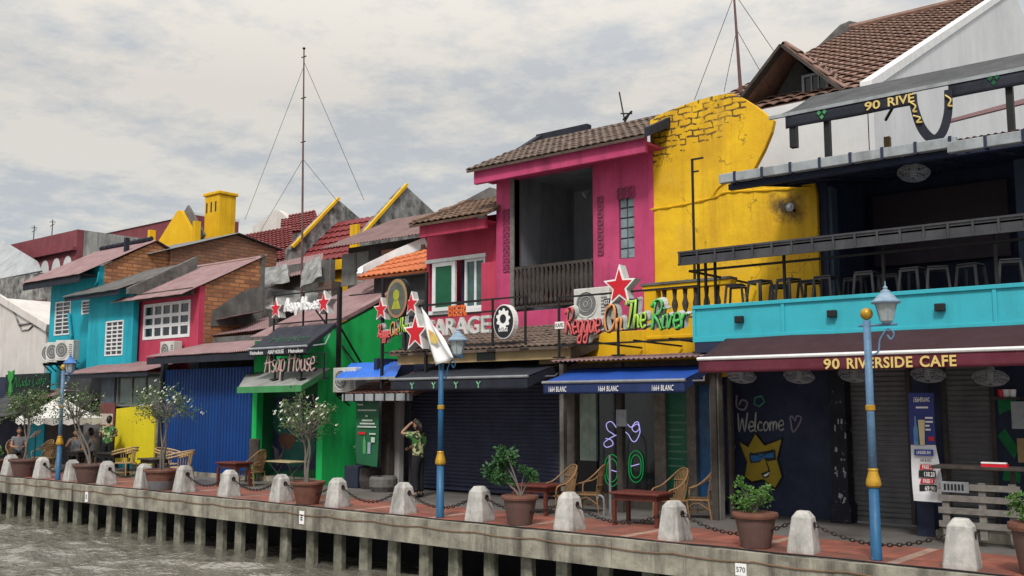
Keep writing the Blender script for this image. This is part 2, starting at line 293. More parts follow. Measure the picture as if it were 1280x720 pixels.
# ------------------------------------------------------------------ mesh helpers
class MB:
    def __init__(s): s.v = []; s.f = []; s.m = []
    def add(s, vs, fs, m=0):
        o = len(s.v); s.v += [Vector(p) for p in vs]
        for f in fs: s.f.append([i+o for i in f]); s.m.append(m)
        return s
    def box(s, x0, x1, y0, y1, z0, z1, m=0):
        if x0 > x1: x0, x1 = x1, x0
        if y0 > y1: y0, y1 = y1, y0
        if z0 > z1: z0, z1 = z1, z0
        return s.add([(x0,y0,z0),(x1,y0,z0),(x1,y1,z0),(x0,y1,z0),(x0,y0,z1),(x1,y0,z1),(x1,y1,z1),(x0,y1,z1)],
              [(0,3,2,1),(4,5,6,7),(0,1,5,4),(1,2,6,5),(2,3,7,6),(3,0,4,7)], m)
    def prism(s, poly, vec, m=0):
        n = len(poly); v = Vector(vec); p = [Vector(q) for q in poly]
        fs = [list(range(n)), [2*n-1-i for i in range(n)]]
        for i in range(n): j = (i+1) % n; fs.append((i, i+n, j+n, j))
        return s.add(p+[q+v for q in p], fs, m)
    def beam(s, p, q, w, h=None, m=0, up=(0,0,1)):
        p = Vector(p); q = Vector(q); h = h or w; d = (q-p).normalized(); u = Vector(up)
        if abs(d.dot(u)) > .98: u = Vector((0,1,0))
        a = d.cross(u).normalized()*w/2; b = a.cross(d).normalized()*h/2
        return s.prism([p-a-b, p+a-b, p+a+b, p-a+b], q-p, m)
    def tube(s, pts, r, n=6, m=0, closed=False, sy=1.0):
        pts = [Vector(p) for p in pts]; k = len(pts); rs = r if isinstance(r, (list, tuple)) else [r]*k
        vs = []; prev = None
        for i, p in enumerate(pts):
            if closed: d = pts[(i+1) % k]-pts[i-1]
            else: d = pts[min(i+1,k-1)]-pts[max(i-1,0)]
            if d.length < 1e-9: d = Vector((0,0,1))
            d.normalize()
            if prev is None: a = d.orthogonal()
            else: a = prev-d*prev.dot(d)
            if a.length < 1e-6: a = d.orthogonal()
            a.normalize(); prev = a; b = d.cross(a)
            for j in range(n):
                t = 2*math.pi*j/n; q = p+(a*math.cos(t)+b*math.sin(t))*rs[i]
                vs.append(q)
        fs = []
        for i in range(k if closed else k-1):
            for j in range(n):
                i2 = (i+1) % k; fs.append((i*n+j, i*n+(j+1) % n, i2*n+(j+1) % n, i2*n+j))
        if not closed: fs += [tuple(range(n-1,-1,-1)), tuple((k-1)*n+j for j in range(n))]
        return s.add(vs, fs, m)
    def lathe(s, c, prof, n=16, m=0, axis=None, up=None, sq=None):
        c = Vector(c); ax = Vector(axis).normalized() if axis else Vector((0,0,1))
        a = ax.orthogonal().normalized() if axis else Vector((1,0,0)); b = ax.cross(a); vs = []
        ph = math.pi/n if sq else 0
        for r, z in prof:
            for j in range(n):
                t = 2*math.pi*j/n+ph; vs.append(c+ax*z+(a*math.cos(t)+b*math.sin(t))*max(r,1e-4))
        k = len(prof); fs = []
        for i in range(k-1):
            for j in range(n): fs.append((i*n+j, i*n+(j+1) % n, (i+1)*n+(j+1) % n, (i+1)*n+j))
        fs += [tuple(range(n-1,-1,-1)), tuple((k-1)*n+j for j in range(n))]
        return s.add(vs, fs, m)
    def ball(s, c, r, n=10, m=0, sc=(1,1,1)):
        c = Vector(c); k = max(4, n//2); vs = [c+Vector((0,0,-r*sc[2]))]
        for i in range(1,k):
            t = math.pi*i/k-math.pi/2
            for j in range(n):
                u = 2*math.pi*j/n; vs.append(c+Vector((r*math.cos(t)*math.cos(u)*sc[0], r*math.cos(t)*math.sin(u)*sc[1], r*math.sin(t)*sc[2])))
        vs.append(c+Vector((0,0,r*sc[2]))); fs = [(0, 1+(j+1) % n, 1+j) for j in range(n)]
        for i in range(k-2):
            for j in range(n): fs.append((1+i*n+j, 1+i*n+(j+1) % n, 1+(i+1)*n+(j+1) % n, 1+(i+1)*n+j))
        L = len(vs)-1; o = 1+(k-2)*n; fs += [(o+j, o+(j+1) % n, L) for j in range(n)]
        return s.add(vs, fs, m)
    def wall(s, x0, x1, z0, z1, y, th, ops=(), m=0):
        """wall in the XZ plane with rectangular openings, front face at y"""
        xs = sorted(set([x0,x1]+[min(max(o[i],x0),x1) for o in ops for i in (0,1)])); zs = sorted(set([z0,z1]+[min(max(o[i],z0),z1) for o in ops for i in (2,3)]))
        nx = len(xs)-1; nz = len(zs)-1
        def solid(i,k):
            if not(0 <= i < nx and 0 <= k < nz): return False
            cx = (xs[i]+xs[i+1])/2; cz = (zs[k]+zs[k+1])/2
            return not any(o[0] < cx < o[1] and o[2] < cz < o[3] for o in ops)
        for i in range(nx):
            for k in range(nz):
                if not solid(i,k): continue
                a,b,c,d = xs[i],xs[i+1],zs[k],zs[k+1]; e = y+th
                s.add([(a,y,c),(b,y,c),(b,y,d),(a,y,d)], [(0,1,2,3)], m); s.add([(a,e,c),(b,e,c),(b,e,d),(a,e,d)], [(3,2,1,0)], m)
                if not solid(i-1,k): s.add([(a,y,c),(a,y,d),(a,e,d),(a,e,c)], [(0,1,2,3)], m)
                if not solid(i+1,k): s.add([(b,y,c),(b,y,d),(b,e,d),(b,e,c)], [(3,2,1,0)], m)
                if not solid(i,k-1): s.add([(a,y,c),(b,y,c),(b,e,c),(a,e,c)], [(3,2,1,0)], m)
                if not solid(i,k+1): s.add([(a,y,d),(b,y,d),(b,e,d),(a,e,d)], [(0,1,2,3)], m)
        return s
    def sheet(s, a, b, c, d, nu, nv, prof, th=.02, m=0):
        """bent sheet on the quad a-b (near edge) d-c (far edge); prof(u,v) lifts along the normal"""
        a,b,c,d = map(Vector, (a,b,c,d)); n = (b-a).cross(d-a).normalized(); g = []
        for t in (0,1):
            for j in range(nv+1):
                v = j/nv
                for i in range(nu+1):
                    u = i/nu; p = (a*(1-u)+b*u)*(1-v)+(d*(1-u)+c*u)*v
                    g.append(p+n*(prof(u,v)-t*th))
        W = nu+1; N = W*(nv+1); fs = []
        for j in range(nv):
            for i in range(nu):
                q = (j*W+i, j*W+i+1, (j+1)*W+i+1, (j+1)*W+i); fs.append(q); fs.append(tuple(N+k for k in reversed(q)))
        for i in range(nu): fs.append((i, N+i, N+i+1, i+1)); fs.append((nv*W+i, nv*W+i+1, N+nv*W+i+1, N+nv*W+i))
        for j in range(nv): fs.append((j*W, (j+1)*W, N+(j+1)*W, N+j*W)); fs.append((j*W+nu, N+j*W+nu, N+(j+1)*W+nu, (j+1)*W+nu))
        return s.add(g, fs, m)
    def corr(s, a, b, c, d, pitch=.09, amp=.012, nv=1, th=.01, m=0, sag=0.0):
        w = (Vector(b)-Vector(a)).length; n = max(4, int(w/pitch)*4)
        return s.sheet(a,b,c,d,n,nv,lambda u,v: amp*math.sin(2*math.pi*u*n/4)+sag*math.sin(math.pi*v)*-1+.012*noise.noise((u*7,v*5,w)),th,m)
    def tiles(s, a, b, c, d, tw=.2, tl=.32, amp=.03, step=.03, th=.06, m=0):
        a,b,c,d = map(Vector,(a,b,c,d)); w = max((b-a).length,(c-d).length); l = (d-a).length
        cols = max(2,int(w/tw)); rows = max(1,int(l/tl)); n = (b-a).cross(d-a).normalized()
        nu = cols*4
        for r in range(rows):
            v0 = r/rows; v1 = (r+1)/rows
            p = [ (a*(1-v)+d*v, b*(1-v)+c*v) for v in (v0, v1)]
            up = n*step; j = random.uniform(-.006,.006)
            A = p[0][0]+up; B = p[0][1]+up; Cc = p[1][1]; Dd = p[1][0]
            s.sheet(A,B,Cc,Dd,nu,1,lambda u,v: amp*abs(math.sin(math.pi*u*cols))+j+.008*noise.noise((u*cols,r*1.7,w)),.025,m)
        s.prism([a-n*.01,b-n*.01,c-n*.01,d-n*.01], -n*th, m)
        return s
    def build(s, name, mats, parent=None, smooth=False, bevel=0.0, weld=True, loc=None):
        me = bpy.data.meshes.new(name); off = Vector((0,0,0))
        if parent:
            p = parent
            while p: off += p.location; p = p.parent
        if loc is not None: off = Vector(loc)
        me.from_pydata([v-off for v in s.v], [], s.f); me.update()
        if not isinstance(mats,(list,tuple)): mats = [mats]
        for q in mats: me.materials.append(q)
        me.polygons.foreach_set('material_index', s.m)
        bm = bmesh.new(); bm.from_mesh(me)
        if weld: bmesh.ops.remove_doubles(bm, verts=bm.verts, dist=1e-5)
        bmesh.ops.recalc_face_normals(bm, faces=bm.faces); bm.to_mesh(me); bm.free()
        if smooth: me.polygons.foreach_set('use_smooth', [True]*len(me.polygons))
        o = bpy.data.objects.new(name, me); C.objects.link(o)
        if parent: o.parent = parent
        elif loc is not None: o.location = loc
        if bevel:
            bv = o.modifiers.new('edge','BEVEL'); bv.width = bevel; bv.segments = 2; bv.limit_method = 'ANGLE'
        return o
def tag(o, label, cat, group=None, kind=None):
    if label: o['label'] = label
    if cat: o['category'] = cat
    if group: o['group'] = group
    if kind: o['kind'] = kind
    return o
def thing(name, label, cat, loc=(0,0,0), rz=0, group=None):
    o = bpy.data.objects.new(name, None); C.objects.link(o); o.location = loc; o.rotation_euler = (0,0,rz)
    o.empty_display_size = .2
    return tag(o, label, cat, group)
def struct(name, mb, m, smooth=False):
    o = mb.build(name, m, smooth=smooth); o['kind'] = 'structure'; return o
KIDS = {}
def copy_tree(o, parent=None):
    c = o.copy(); C.objects.link(c)
    c.parent = parent
    for ch in [q for q in C.objects if q.parent == o]: copy_tree(ch, c)
    return c
def dup(root, loc, rz, label, group=None, sc=None):
    r = copy_tree(root); r.location = loc; r.rotation_euler = (0,0,rz); r['label'] = label
    if group: r['group'] = group
    if sc: r.scale = sc
    return r
def textmesh(body, h, ext, shear=0.0, off=0.0, space=1.0):
    cu = bpy.data.curves.new('lettering','FONT'); cu.body = body; cu.size = 1; cu.extrude = ext/ max(h,1e-6)*.7; cu.align_x = 'CENTER'; cu.align_y = 'CENTER'
    cu.shear = shear; cu.offset = off; cu.space_character = space; cu.resolution_u = 3
    o = bpy.data.objects.new('lettering', cu); C.objects.link(o)
    bpy.context.view_layer.update()
    me = bpy.data.meshes.new_from_object(o.evaluated_get(bpy.context.evaluated_depsgraph_get()))
    vs = [v.co.copy() for v in me.vertices]; fs = [list(p.vertices) for p in me.polygons]
    bpy.data.objects.remove(o); bpy.data.curves.remove(cu); bpy.data.meshes.remove(me)
    return vs, fs
def text(mb, body, p0, p1, zh, ext=.01, m=0, shear=0.0, off=0.0, up=(0,0,1), space=1.0, fitw=True):
    """lettering running from p0 to p1 (baseline middle heights), zh tall"""
    vs, fs = textmesh(body, zh, ext, shear, off, space)
    xs = [v.x for v in vs]; ys = [v.y for v in vs]; w = max(xs)-min(xs); hh = max(ys)-min(ys)
    p0 = Vector(p0); p1 = Vector(p1); d = p1-p0; L = d.length; d.normalize(); u = Vector(up); u = (u-d*u.dot(d)).normalized(); n = d.cross(u)
    zs = [v.z for v in vs]; dz = max(zs)-min(zs) or 1
    cx = (max(xs)+min(xs))/2; cy = (max(ys)+min(ys))/2; c = (p0+p1)/2
    kx = L/w if fitw else zh/hh
    mb.add([c+d*(v.x-cx)*kx+u*(v.y-cy)*zh/hh+n*(v.z/dz*ext*2) for v in vs], fs, m)
def cr(pts, k=5, closed=False):
    pts = [Vector(p) for p in pts]; n = len(pts); out = []
    if n < 3 and not closed:
        return [pts[0].lerp(pts[-1], i/3) for i in range(4)]
    for i in range(n if closed else n-1):
        p0 = pts[i-1] if (closed or i > 0) else pts[0]*2-pts[1]; p1 = pts[i]; p2 = pts[(i+1) % n]
        p3 = pts[(i+2) % n] if (closed or i+2 < n) else pts[-1]*2-pts[-2]
        for j in range(k):
            t = j/k; out.append(.5*((2*p1)+(p2-p0)*t+(2*p0-5*p1+4*p2-p3)*t*t+(3*p1-p0-3*p2+p3)*t**3))
    if not closed: out.append(pts[-1])
    return out
GL = {
'R':(.62,[[(.12,0),(.16,.5),(.22,.95)],[(.0,.78),(.18,1),(.5,1),(.58,.76),(.42,.54),(.22,.5),(.42,.28),(.62,-.02)]]),
'e':(.4,[[(.03,.24),(.35,.3),(.3,.5),(.12,.48),(.05,.22),(.18,0),(.4,.1)]]),
'g':(.44,[[(.36,.42),(.2,.5),(.05,.3),(.12,.05),(.28,.1),(.37,.48),(.35,0),(.28,-.33),(.08,-.3),(.12,-.15),(.42,.08)]]),
'a':(.45,[[(.36,.42),(.2,.5),(.05,.28),(.12,.02),(.28,.1),(.37,.46),(.36,.1),(.46,.05)]]),
'O':(.72,[[(.4,1),(.1,.8),(.04,.4),(.22,.02),(.52,.1),(.66,.5),(.56,.92),(.34,1.0),(.3,.88)]]),
'n':(.44,[[(.05,.48),(.07,0)],[(.07,.3),(.2,.48),(.32,.42),(.32,.08),(.43,.04)]]),
'T':(.52,[[(0,.82),(.1,1),(.4,.93),(.68,1.02)],[(.38,.93),(.3,.4),(.2,0)]]),
'h':(.44,[[(.12,1),(.06,0)],[(.07,.3),(.2,.48),(.32,.4),(.32,.06),(.43,.05)]]),
'i':(.2,[[(.07,.48),(.07,.08),(.18,.04)],[(.09,.68),(.12,.73)]]),
'v':(.4,[[(.03,.46),(.1,.45),(.17,.02),(.32,.46),(.4,.42)]]),
'r':(.34,[[(.05,.45),(.07,0)],[(.07,.28),(.18,.47),(.33,.45)]]),
'A':(.6,[[(0,0),(.27,.98)],[(.27,.98),(.46,0)],[(-.06,.34),(.62,.40)]]),
's':(.34,[[(.3,.46),(.1,.44),(.12,.28),(.3,.18),(.22,0),(.02,.05)]]),
'p':(.42,[[(.06,.48),(.04,-.35)],[(.06,.4),(.25,.5),(.36,.28),(.25,.03),(.08,.08)]]),
'H':(.62,[[(.1,1),(.02,0)],[(.52,1),(.46,0)],[(-.05,.48),(.64,.52)]]),
'o':(.42,[[(.2,.5),(.05,.28),(.14,.02),(.32,.12),(.34,.38),(.2,.5)]]),
'u':(.44,[[(.05,.46),(.07,.1),(.2,.02),(.33,.15),(.35,.46)],[(.35,.25),(.42,.03)]]),
'W':(.7,[[(0,1),(.12,0),(.3,.7),(.48,0),(.64,1)]]),
'l':(.2,[[(.1,1),(.06,.06),(.18,.03)]]),
'c':(.38,[[(.32,.4),(.18,.5),(.05,.26),(.14,.03),(.36,.08)]]),
'm':(.55,[[(.04,.48),(.05,0)],[(.05,.32),(.17,.48),(.25,.38),(.25,0)],[(.25,.32),(.37,.48),(.46,.38),(.47,.05)]]),
'N':(.66,[[(.0,0),(.12,.95),(.18,.95),(.42,.02),(.48,.05),(.6,1)]]),
'd':(.46,[[(.34,.42),(.2,.5),(.05,.28),(.12,.02),(.28,.1),(.4,1),(.36,.2),(.46,.05)]]),
'k':(.42,[[(.1,1),(.06,0)],[(.34,.5),(.1,.24),(.36,0)]]),
'C':(.55,[[(.48,.85),(.3,1),(.06,.6),(.12,.1),(.36,0),(.54,.15)]]),
'f':(.34,[[(.34,.92),(.22,1),(.14,.5),(.06,-.3)],[(.0,.48),(.3,.5)]]),
'E':(.5,[[(.42,.9),(.2,1),(.1,.78),(.28,.55),(.06,.25),(.2,0),(.46,.12)]]),
'P':(.5,[[(.1,0),(.16,1)],[(.05,.9),(.35,1),(.46,.75),(.3,.5),(.12,.5)]]),
' ':(.28,[])}
def script(mb, word, p0, p1, zh, r, m=0, flat=.5, shear=.12, dy=0, seg=4, n=6):
    tot = sum(GL[c][0] for c in word); p0 = Vector(p0); p1 = Vector(p1); d = (p1-p0); sx = d.length/tot; d.normalize()
    x = 0
    for ch in word:
        w, st = GL[ch]
        for s in st:
            pts = cr([(a+shear*b, b, 0) for a, b in s], seg)
            mb.tube([p0+d*((x+q.x)*sx)+Vector((0,dy,q.y*zh)) for q in pts], [r*(.75+.25*math.sin(i*.9)) for i in range(len(pts))], n, m)
        x += w
    return mb
# ------------------------------------------------------------------ setting: river, quay, ground
EY = .62
m = MB(); m.add([(-700,-500,-1.2),(500,-500,-1.2),(500,2.4,-1.2),(-700,2.4,-1.2)], [(0,1,2,3)])
nx_, ny_ = 620, 150; gv = []
for j in range(ny_+1):
    y = -12.4+(2.35+12.4)*(j/ny_)
    for i in range(nx_+1):
        x = -66+70*(i/nx_); q = Vector((x*.55,y*.9,.3))
        h = .10*noise.noise(q*.9)+.075*(1-2*abs(noise.noise(q*1.5+Vector((5,1,2)))))+.022*noise.noise(q*4.0)
        gv.append((x,y,-1.16+h))
m.add(gv,[(j*(nx_+1)+i,j*(nx_+1)+i+1,(j+1)*(nx_+1)+i+1,(j+1)*(nx_+1)+i) for j in range(ny_) for i in range(nx_)])
o = m.build('river_water', WATER, smooth=True, weld=False); o['kind'] = 'structure'
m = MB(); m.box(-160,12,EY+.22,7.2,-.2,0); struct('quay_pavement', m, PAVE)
m = MB(); m.add([(-700,7.2,-.02),(500,7.2,-.02),(500,600,-.02),(-700,600,-.02)], [(0,1,2,3)]); struct('ground', m, GREYW)
m = MB()
for i in range(122):
    x = 8-i*1.3; m.box(x-1.294,x,EY,EY+.22,-.43,.012+.004*math.sin(i*1.7))
struct('quay_edge_beam', m, CONC)
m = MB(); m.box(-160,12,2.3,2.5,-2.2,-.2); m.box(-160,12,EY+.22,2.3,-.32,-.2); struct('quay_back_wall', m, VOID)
first = None
for i in range(46):
    x = -1.2-i*.80
    if first is None:
        mb = MB(); mb.prism([(-.135,0,-2.2),(.135,0,-2.2),(.115,0,-.432),(-.115,0,-.432)], (0,.13,0)); pass
        first = mb.build('quay_pile', PILE, loc=(0,0,0), bevel=.015); tag(first, 'mossy concrete pile standing in the river under the quay edge', 'pile', 'concrete piles under the quay edge')
        o = first
    else:
        o = first.copy(); C.objects.link(o)
    o.location = (x+random.uniform(-.05,.05), EY+.2+random.uniform(0,.04), random.uniform(-.01,0)); o.rotation_euler.y = random.uniform(-.02,.02)
mb = MB(); pts = []
for i in range(330):
    x = -2-i*.1; pts.append((x, EY-.012, -.11-.03*abs(math.sin(math.pi*x/1.3))))
mb.tube(pts, .011, 5); tag(mb.build('wall_conduit', ROPE), 'thin rusty conduit drooping along the face of the quay edge', 'conduit')
mb = MB(); mb.tube([(-2-i*.25, EY+.12+.015*math.sin(i*.7), .026+.004*math.sin(i)) for i in range(128)], .014, 5)
tag(mb.build('quay_cable', CABLE), 'long black cable lying along the top of the quay edge', 'cable')
def plate(px, py, w, h, txt, label):
    p = at(px, py, EY-.012); r = thing('number_plate', label, 'sign', (p.x, EY-.006, p.z-h/2))
    MB().box(p.x-w/2,p.x+w/2,EY-.014,EY-.002,p.z-h/2,p.z+h/2).build('plate', SIGNW, r)
    t = MB()
    if txt: text(t, txt, (p.x-w*.4,EY-.016,p.z), (p.x+w*.4,EY-.016,p.z), h*.42, .002)
    else:
        for k in (-.16,.0,.16): t.box(p.x-w*.22,p.x+w*.22,EY-.018,EY-.0145,p.z+h*k-h*.055,p.z+h*k+h*.045)
    t.build('lettering', SIGNK, r)
plate(926,712,.17,.17,'570','white number plate reading 570 on the quay edge at the right')
plate(377,647,.15,.26,'','small white upright plate on the quay edge below the tree by the green house')
plate(108,621,.13,.26,'','small pale upright plate on the quay edge below the parasol')

# ------------------------------------------------------------------ shared building pieces
def window(parent, x0, x1, z0, z1, y, nx, nz, fw=.05, bw=.03, fm=None, gm=None, label=None, depth=.08):
    f = MB(); ym = y+depth
    for (a,b,c,d) in ((x0,x1,z0,z0+fw),(x0,x1,z1-fw,z1),(x0,x0+fw,z0+fw,z1-fw),(x1-fw,x1,z0+fw,z1-fw)): f.box(a,b,y,ym,c,d)
    for i in range(1,nx):
        x = x0+fw+(x1-x0-2*fw)*i/nx; f.box(x-bw/2,x+bw/2,y+.012,ym-.012,z0+fw,z1-fw)
    for k in range(1,nz):
        z = z0+fw+(z1-z0-2*fw)*k/nz; f.box(x0+fw,x1-fw,y+.016,ym-.016,z-bw/2,z+bw/2)
    o = f.build('window', fm or WHITEP, parent)
    g = MB().box(x0+fw*.5,x1-fw*.5,y+depth*.55,y+depth*.7,z0+fw*.5,z1-fw*.5); g.build('pane', gm or DGLASS, o)
    if label: o['label'] = label
    return o
def ac_unit(p, w, h, d, label, yaw=0.0, group='air conditioner outdoor units', brackets=True):
    r = thing('air_conditioner', label, 'air conditioner', p, yaw, group); e = Vector(p)
    m = MB().box(-w/2,w/2,-d/2,d/2,0,h)
    o = m.build('casing', ACW, None, bevel=.015); o.parent = r
    c = (-w*.14, -d/2-.005, h*.5)
    m = MB().lathe(c, [(h*.4,0),(h*.42,.012),(h*.38,.014),(h*.36,0)], 24, axis=(0,-1,0))
    for k in range(1,5): 
        rr = h*.4*k/5
        if k % 2: m.tube([Vector(c)+Vector((rr*math.cos(t*math.pi/8),-.014,rr*math.sin(t*math.pi/8))) for t in range(16)], .006, 4, closed=True)
    m.build('fan_grille', ACD if False else ACW, None).parent = r
    m = MB().lathe(c, [(h*.35,0),(h*.35,.004)], 24, axis=(0,-1,0)); m.build('fan', ACD, None).parent = r
    m = MB()
    for k in range(7): m.box(w*.28,w*.44,-d/2-.008,-d/2-.0005,h*.15+k*h*.1,h*.15+k*h*.1+h*.045)
    m.build('louvre', ACD, None).parent = r
    m = MB()
    for s in (-.35,.35):
        m = MB().box(w*s-.03,w*s+.03,-d/2,d/2,-.055,-.001)
        if brackets: m.beam((w*s,-d/2,-.07),(w*s,d/2+.12,-.07),.035,.035); m.beam((w*s,-d/2+.03,-.08),(w*s,d/2+.1,-.33),.03,.03)
        m.build('bracket', BLACK, None).parent = r
    return r
def shutter(parent, x0, x1, z0, z1, y, mat_, pitch=.085, name='roller_shutter'):
    m = MB(); n = int((z1-z0)/pitch); k = 6; vs = []; 
    for i in range(n*k+1):
        t = i/k*2*math.pi; z = z0+(z1-z0)*i/(n*k); dy = -.016*max(0,math.sin(t))-.006*math.sin(t)
        vs += [(x0,y+dy,z),(x1,y+dy,z)]
    m.add(vs, [(2*i,2*i+1,2*i+3,2*i+2) for i in range(n*k)])
    o = m.build(name, mat_, parent)
    m = MB().box(x0,x1,y-.05,y-.02,z0,z0+.07); m.build('bottom_rail', mat_, o)
    m = MB().box(x0-.07,x0,y-.05,y+.05,z0,z1); m.box(x1,x1+.07,y-.05,y+.05,z0,z1); m.build('guide_rail', DWOOD, o)
    return o

# ------------------------------------------------------------------ cafe with the sky blue balcony (right)
XR = -1.0
caf = thing('cafe_building', 'two storey cafe with a sky blue balcony front and dark open upper terrace', 'building', (-5,5,0))
xl = at(908,560,5.3).x; s1a, s1b = at(1064,560,5.3).x, at(1136,560,5.3).x; s2a, s2b = at(1186,560,5.3).x, at(1241,560,5.3).x
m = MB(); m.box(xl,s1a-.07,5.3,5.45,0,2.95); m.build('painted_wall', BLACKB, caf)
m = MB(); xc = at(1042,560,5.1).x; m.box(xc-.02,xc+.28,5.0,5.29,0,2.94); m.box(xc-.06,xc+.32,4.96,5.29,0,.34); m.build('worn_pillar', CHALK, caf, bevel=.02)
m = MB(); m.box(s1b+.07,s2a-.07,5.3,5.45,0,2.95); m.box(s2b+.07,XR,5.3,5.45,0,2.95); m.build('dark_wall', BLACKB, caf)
shutter(caf, s1a, s1b, .03, 2.95, 5.32, SHUT2); shutter(caf, s2a, s2b, .03, 2.95, 5.32, SHUT2)
m = MB(); m.box(-9.0,XR,3.72,12.0,2.96,3.6); m.box(-9.04,XR,3.58,3.715,3.0,3.18); m.build('balcony_slab', BLACKB, caf)
m = MB(); zb, zt = 3.19, 3.84
m.box(-9.04,XR,3.6,3.70,zb,zt); m.box(-9.04,-8.94,3.702,6.3,zb,zt)
tr = .03
xs = [at(868,400,3.6).x, at(979,400,3.6).x, at(1245,400,3.6).x, at(1500,400,3.6).x]
for x in xs: m.box(x-.03,x+.03,3.575,3.598,zb,zt)
m.box(-9.07,XR,3.56,3.597,zt-.05,zt+.015); m.box(-9.07,XR,3.57,3.597,zb-.003,zb+.10)
m.build('balcony_front', TEAL, caf, bevel=.006)
for px,py in ((924,400),(1040,393),(1175,385)):
    p = at(px,py,3.55); o = MB().box(p.x-.075,p.x+.075,3.50,3.596,p.z-.05,p.z+.07).build('box_lamp', BLACK, caf, bevel=.012)
m = MB(); cz0, cz1 = 4.60, 4.83
m.box(-9.22,XR,3.36,3.98,cz0+.14,cz0+.17); m.box(-9.22,XR,3.36,3.375,cz0,cz1); m.box(-9.22,XR,3.34,3.378,cz1-.02,cz1+.012); m.box(-9.22,XR,3.34,3.378,cz0-.015,cz0+.02)
for i in range(24): m.box(-9.2+i*.36,-9.165+i*.36,3.335,3.359,cz0,cz1)
m.build('bar_counter', DSTEEL, caf)
for px in (870,879,891,978,1103,1245,1340):
    x = at(px,370,3.65).x; MB().box(x-.022,x+.022,3.74,3.78,3.60,4.74).build('counter_post', BLACK, caf)
m = MB(); m.box(-9.2,XR,3.7,3.74,4.5,4.54); m.box(-9.2,-9.16,3.7,6.4,4.5,4.54); m.build('counter_rail', BLACK, caf)
COLB = mat('blue_grey_column', (.055,.085,.13), (.04,.06,.10), s=3, streak=.3)
for px, w in ((1032,.34),(1290,.42)):
    x = at(px,300,6.7).x; MB().box(x-w/2,x+w/2,6.65,6.95,3.6,6.4).build('column', COLB, caf)
for px in (897,):
    x = at(px,560,4.1).x; MB().box(x-.09,x+.09,4.0,4.16,0,2.958).build('post', GWOOD, caf)
    MB().box(x+.11,x+.18,4.3,4.4,0.02,2.958).build('post', DWOOD, caf)
x = at(1157,620,4.1).x; MB().box(x-.13,x+.13,4.05,4.3,0,2.958).build('post', BLACKB, caf)
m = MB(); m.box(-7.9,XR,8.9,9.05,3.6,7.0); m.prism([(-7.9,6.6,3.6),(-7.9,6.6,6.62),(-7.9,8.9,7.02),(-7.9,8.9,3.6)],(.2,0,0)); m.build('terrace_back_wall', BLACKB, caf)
gz = 6.07
m = MB(); m.corr((-8.35,3.5,gz+.07),(XR,3.5,gz+.07),(XR,9.0,gz+.95),(-8.35,9.0,gz+.95),.10,.014,4); m.build('terrace_roof', mat('maroon_sheet_roof',(.11,.045,.06),(.07,.03,.04),s=3,streak=.4), caf)
m = MB(); 
for k in range(9): m.box(-8.3,XR,3.8+k*.65,3.86+k*.65,gz-.02+k*.104,gz+.04+k*.104)
for k in range(8): x = -8.2+k*1.0; m.beam((x,3.55,gz-.05),(x,9.0,gz+.82),.06,.1)
m.box(-8.3,XR,3.60,3.72,gz-.16,gz-.06)
m.build('roof_beam', BLACKB, caf)
scr = at(1090,240,8.6); sc2 = at(1262,300,8.6); tag(MB().box(scr.x,sc2.x,8.6,8.66,sc2.z-.3,scr.z-.1).build('wall_screen', mat('dim_purple_screen',(.045,.030,.045),(.03,.022,.034),s=2,r=.5), loc=(scr.x,8.6,sc2.z)), 'wide dim purple brown screen on the back wall of the upper terrace', 'screen')
gm = MB(); xg = at(1198,195,3.45).x
gm.box(-8.36,xg,3.36,3.5,gz-.075,gz+.09); gm.box(xg-.12,XR,3.30,3.44,gz-.17,gz+.0); gut = gm.build('gutter', GUTT, caf, bevel=.012)
sm = MB()
for i in range(14):
    sm = MB(); x = -8.05+i*.52; y = 3.35 if x < xg else 3.29; z = 0 if x < xg else -.09
    sm.box(x-.022,x+.022,y-.006,y+.16,gz-.10+z,gz+.10+z); sm.build('gutter_strap', BLACKB, gut)
m = MB(); xa = at(1170,660,3.8).x; m.box(xa,XR,3.75,5.2,0.0,.16); m.build('step', CONC, caf, bevel=.02)
# green graffiti on the dark wall at the far right
m = MB()
for poly in (((1247,500),(1268,494),(1272,508),(1249,518)), ((1247,545),(1256,536),(1273,560),(1268,574)), ((1256,585),(1276,592),(1275,604),(1253,600))):
    m.prism([at(x,y,5.29) for x,y in poly], (0,.006,0))
m.build('green_graffiti', GRAFG, caf)
GVIO = mat('graffiti_grey_violet',(.24,.22,.28),s=8)
# painted welcome star
g = MB()
gp = lambda x,y,dy=0: at(x,y,5.285-dy)
script(g, 'Welcome', gp(922,540), gp(980,538), .36, .019, shear=.06)
g.build('welcome_lettering', GRAFW, caf)
g = MB()
g.tube(cr([gp(*q) for q in ((921,494),(921,508),(930,512),(934,503),(927,500),(924,506))],4), .022, 6); g.build('chalk_mark', GVIO, caf); g = MB()
g.tube(cr([gp(*q) for q in ((988,523),(992,540),(1002,523),(996,520),(994,526),(990,520),(987,523))],4), .018, 6)
g.build('chalk_mark', GVIO, caf)
g = MB(); g.tube([gp(*q) for q in ((944,497),(952,495),(956,502),(949,508),(943,505))], .020, 6, closed=True); g.build('chalk_mark', mat('graffiti_mint',(.06,.27,.18),s=8), caf)
star = [(944,541),(956,556),(978,548),(972,574),(978,596),(969,611),(954,600),(940,603),(930,596),(933,578),(923,551),(935,558)]
g = MB(); g.prism([gp(x,y) for x,y in star], (0,.01,0)); st = g.build('star_painting', STARY, caf)
g = MB(); g.tube([gp(x,y,.0) for x,y in star], .022, 6, closed=True); g.tube([gp(*q,.005) for q in ((938,566),(952,571),(966,562))], .012, 5); g.tube(cr([gp(*q,.005) for q in ((958,578),(961,588),(956,591))],4), .012, 5)
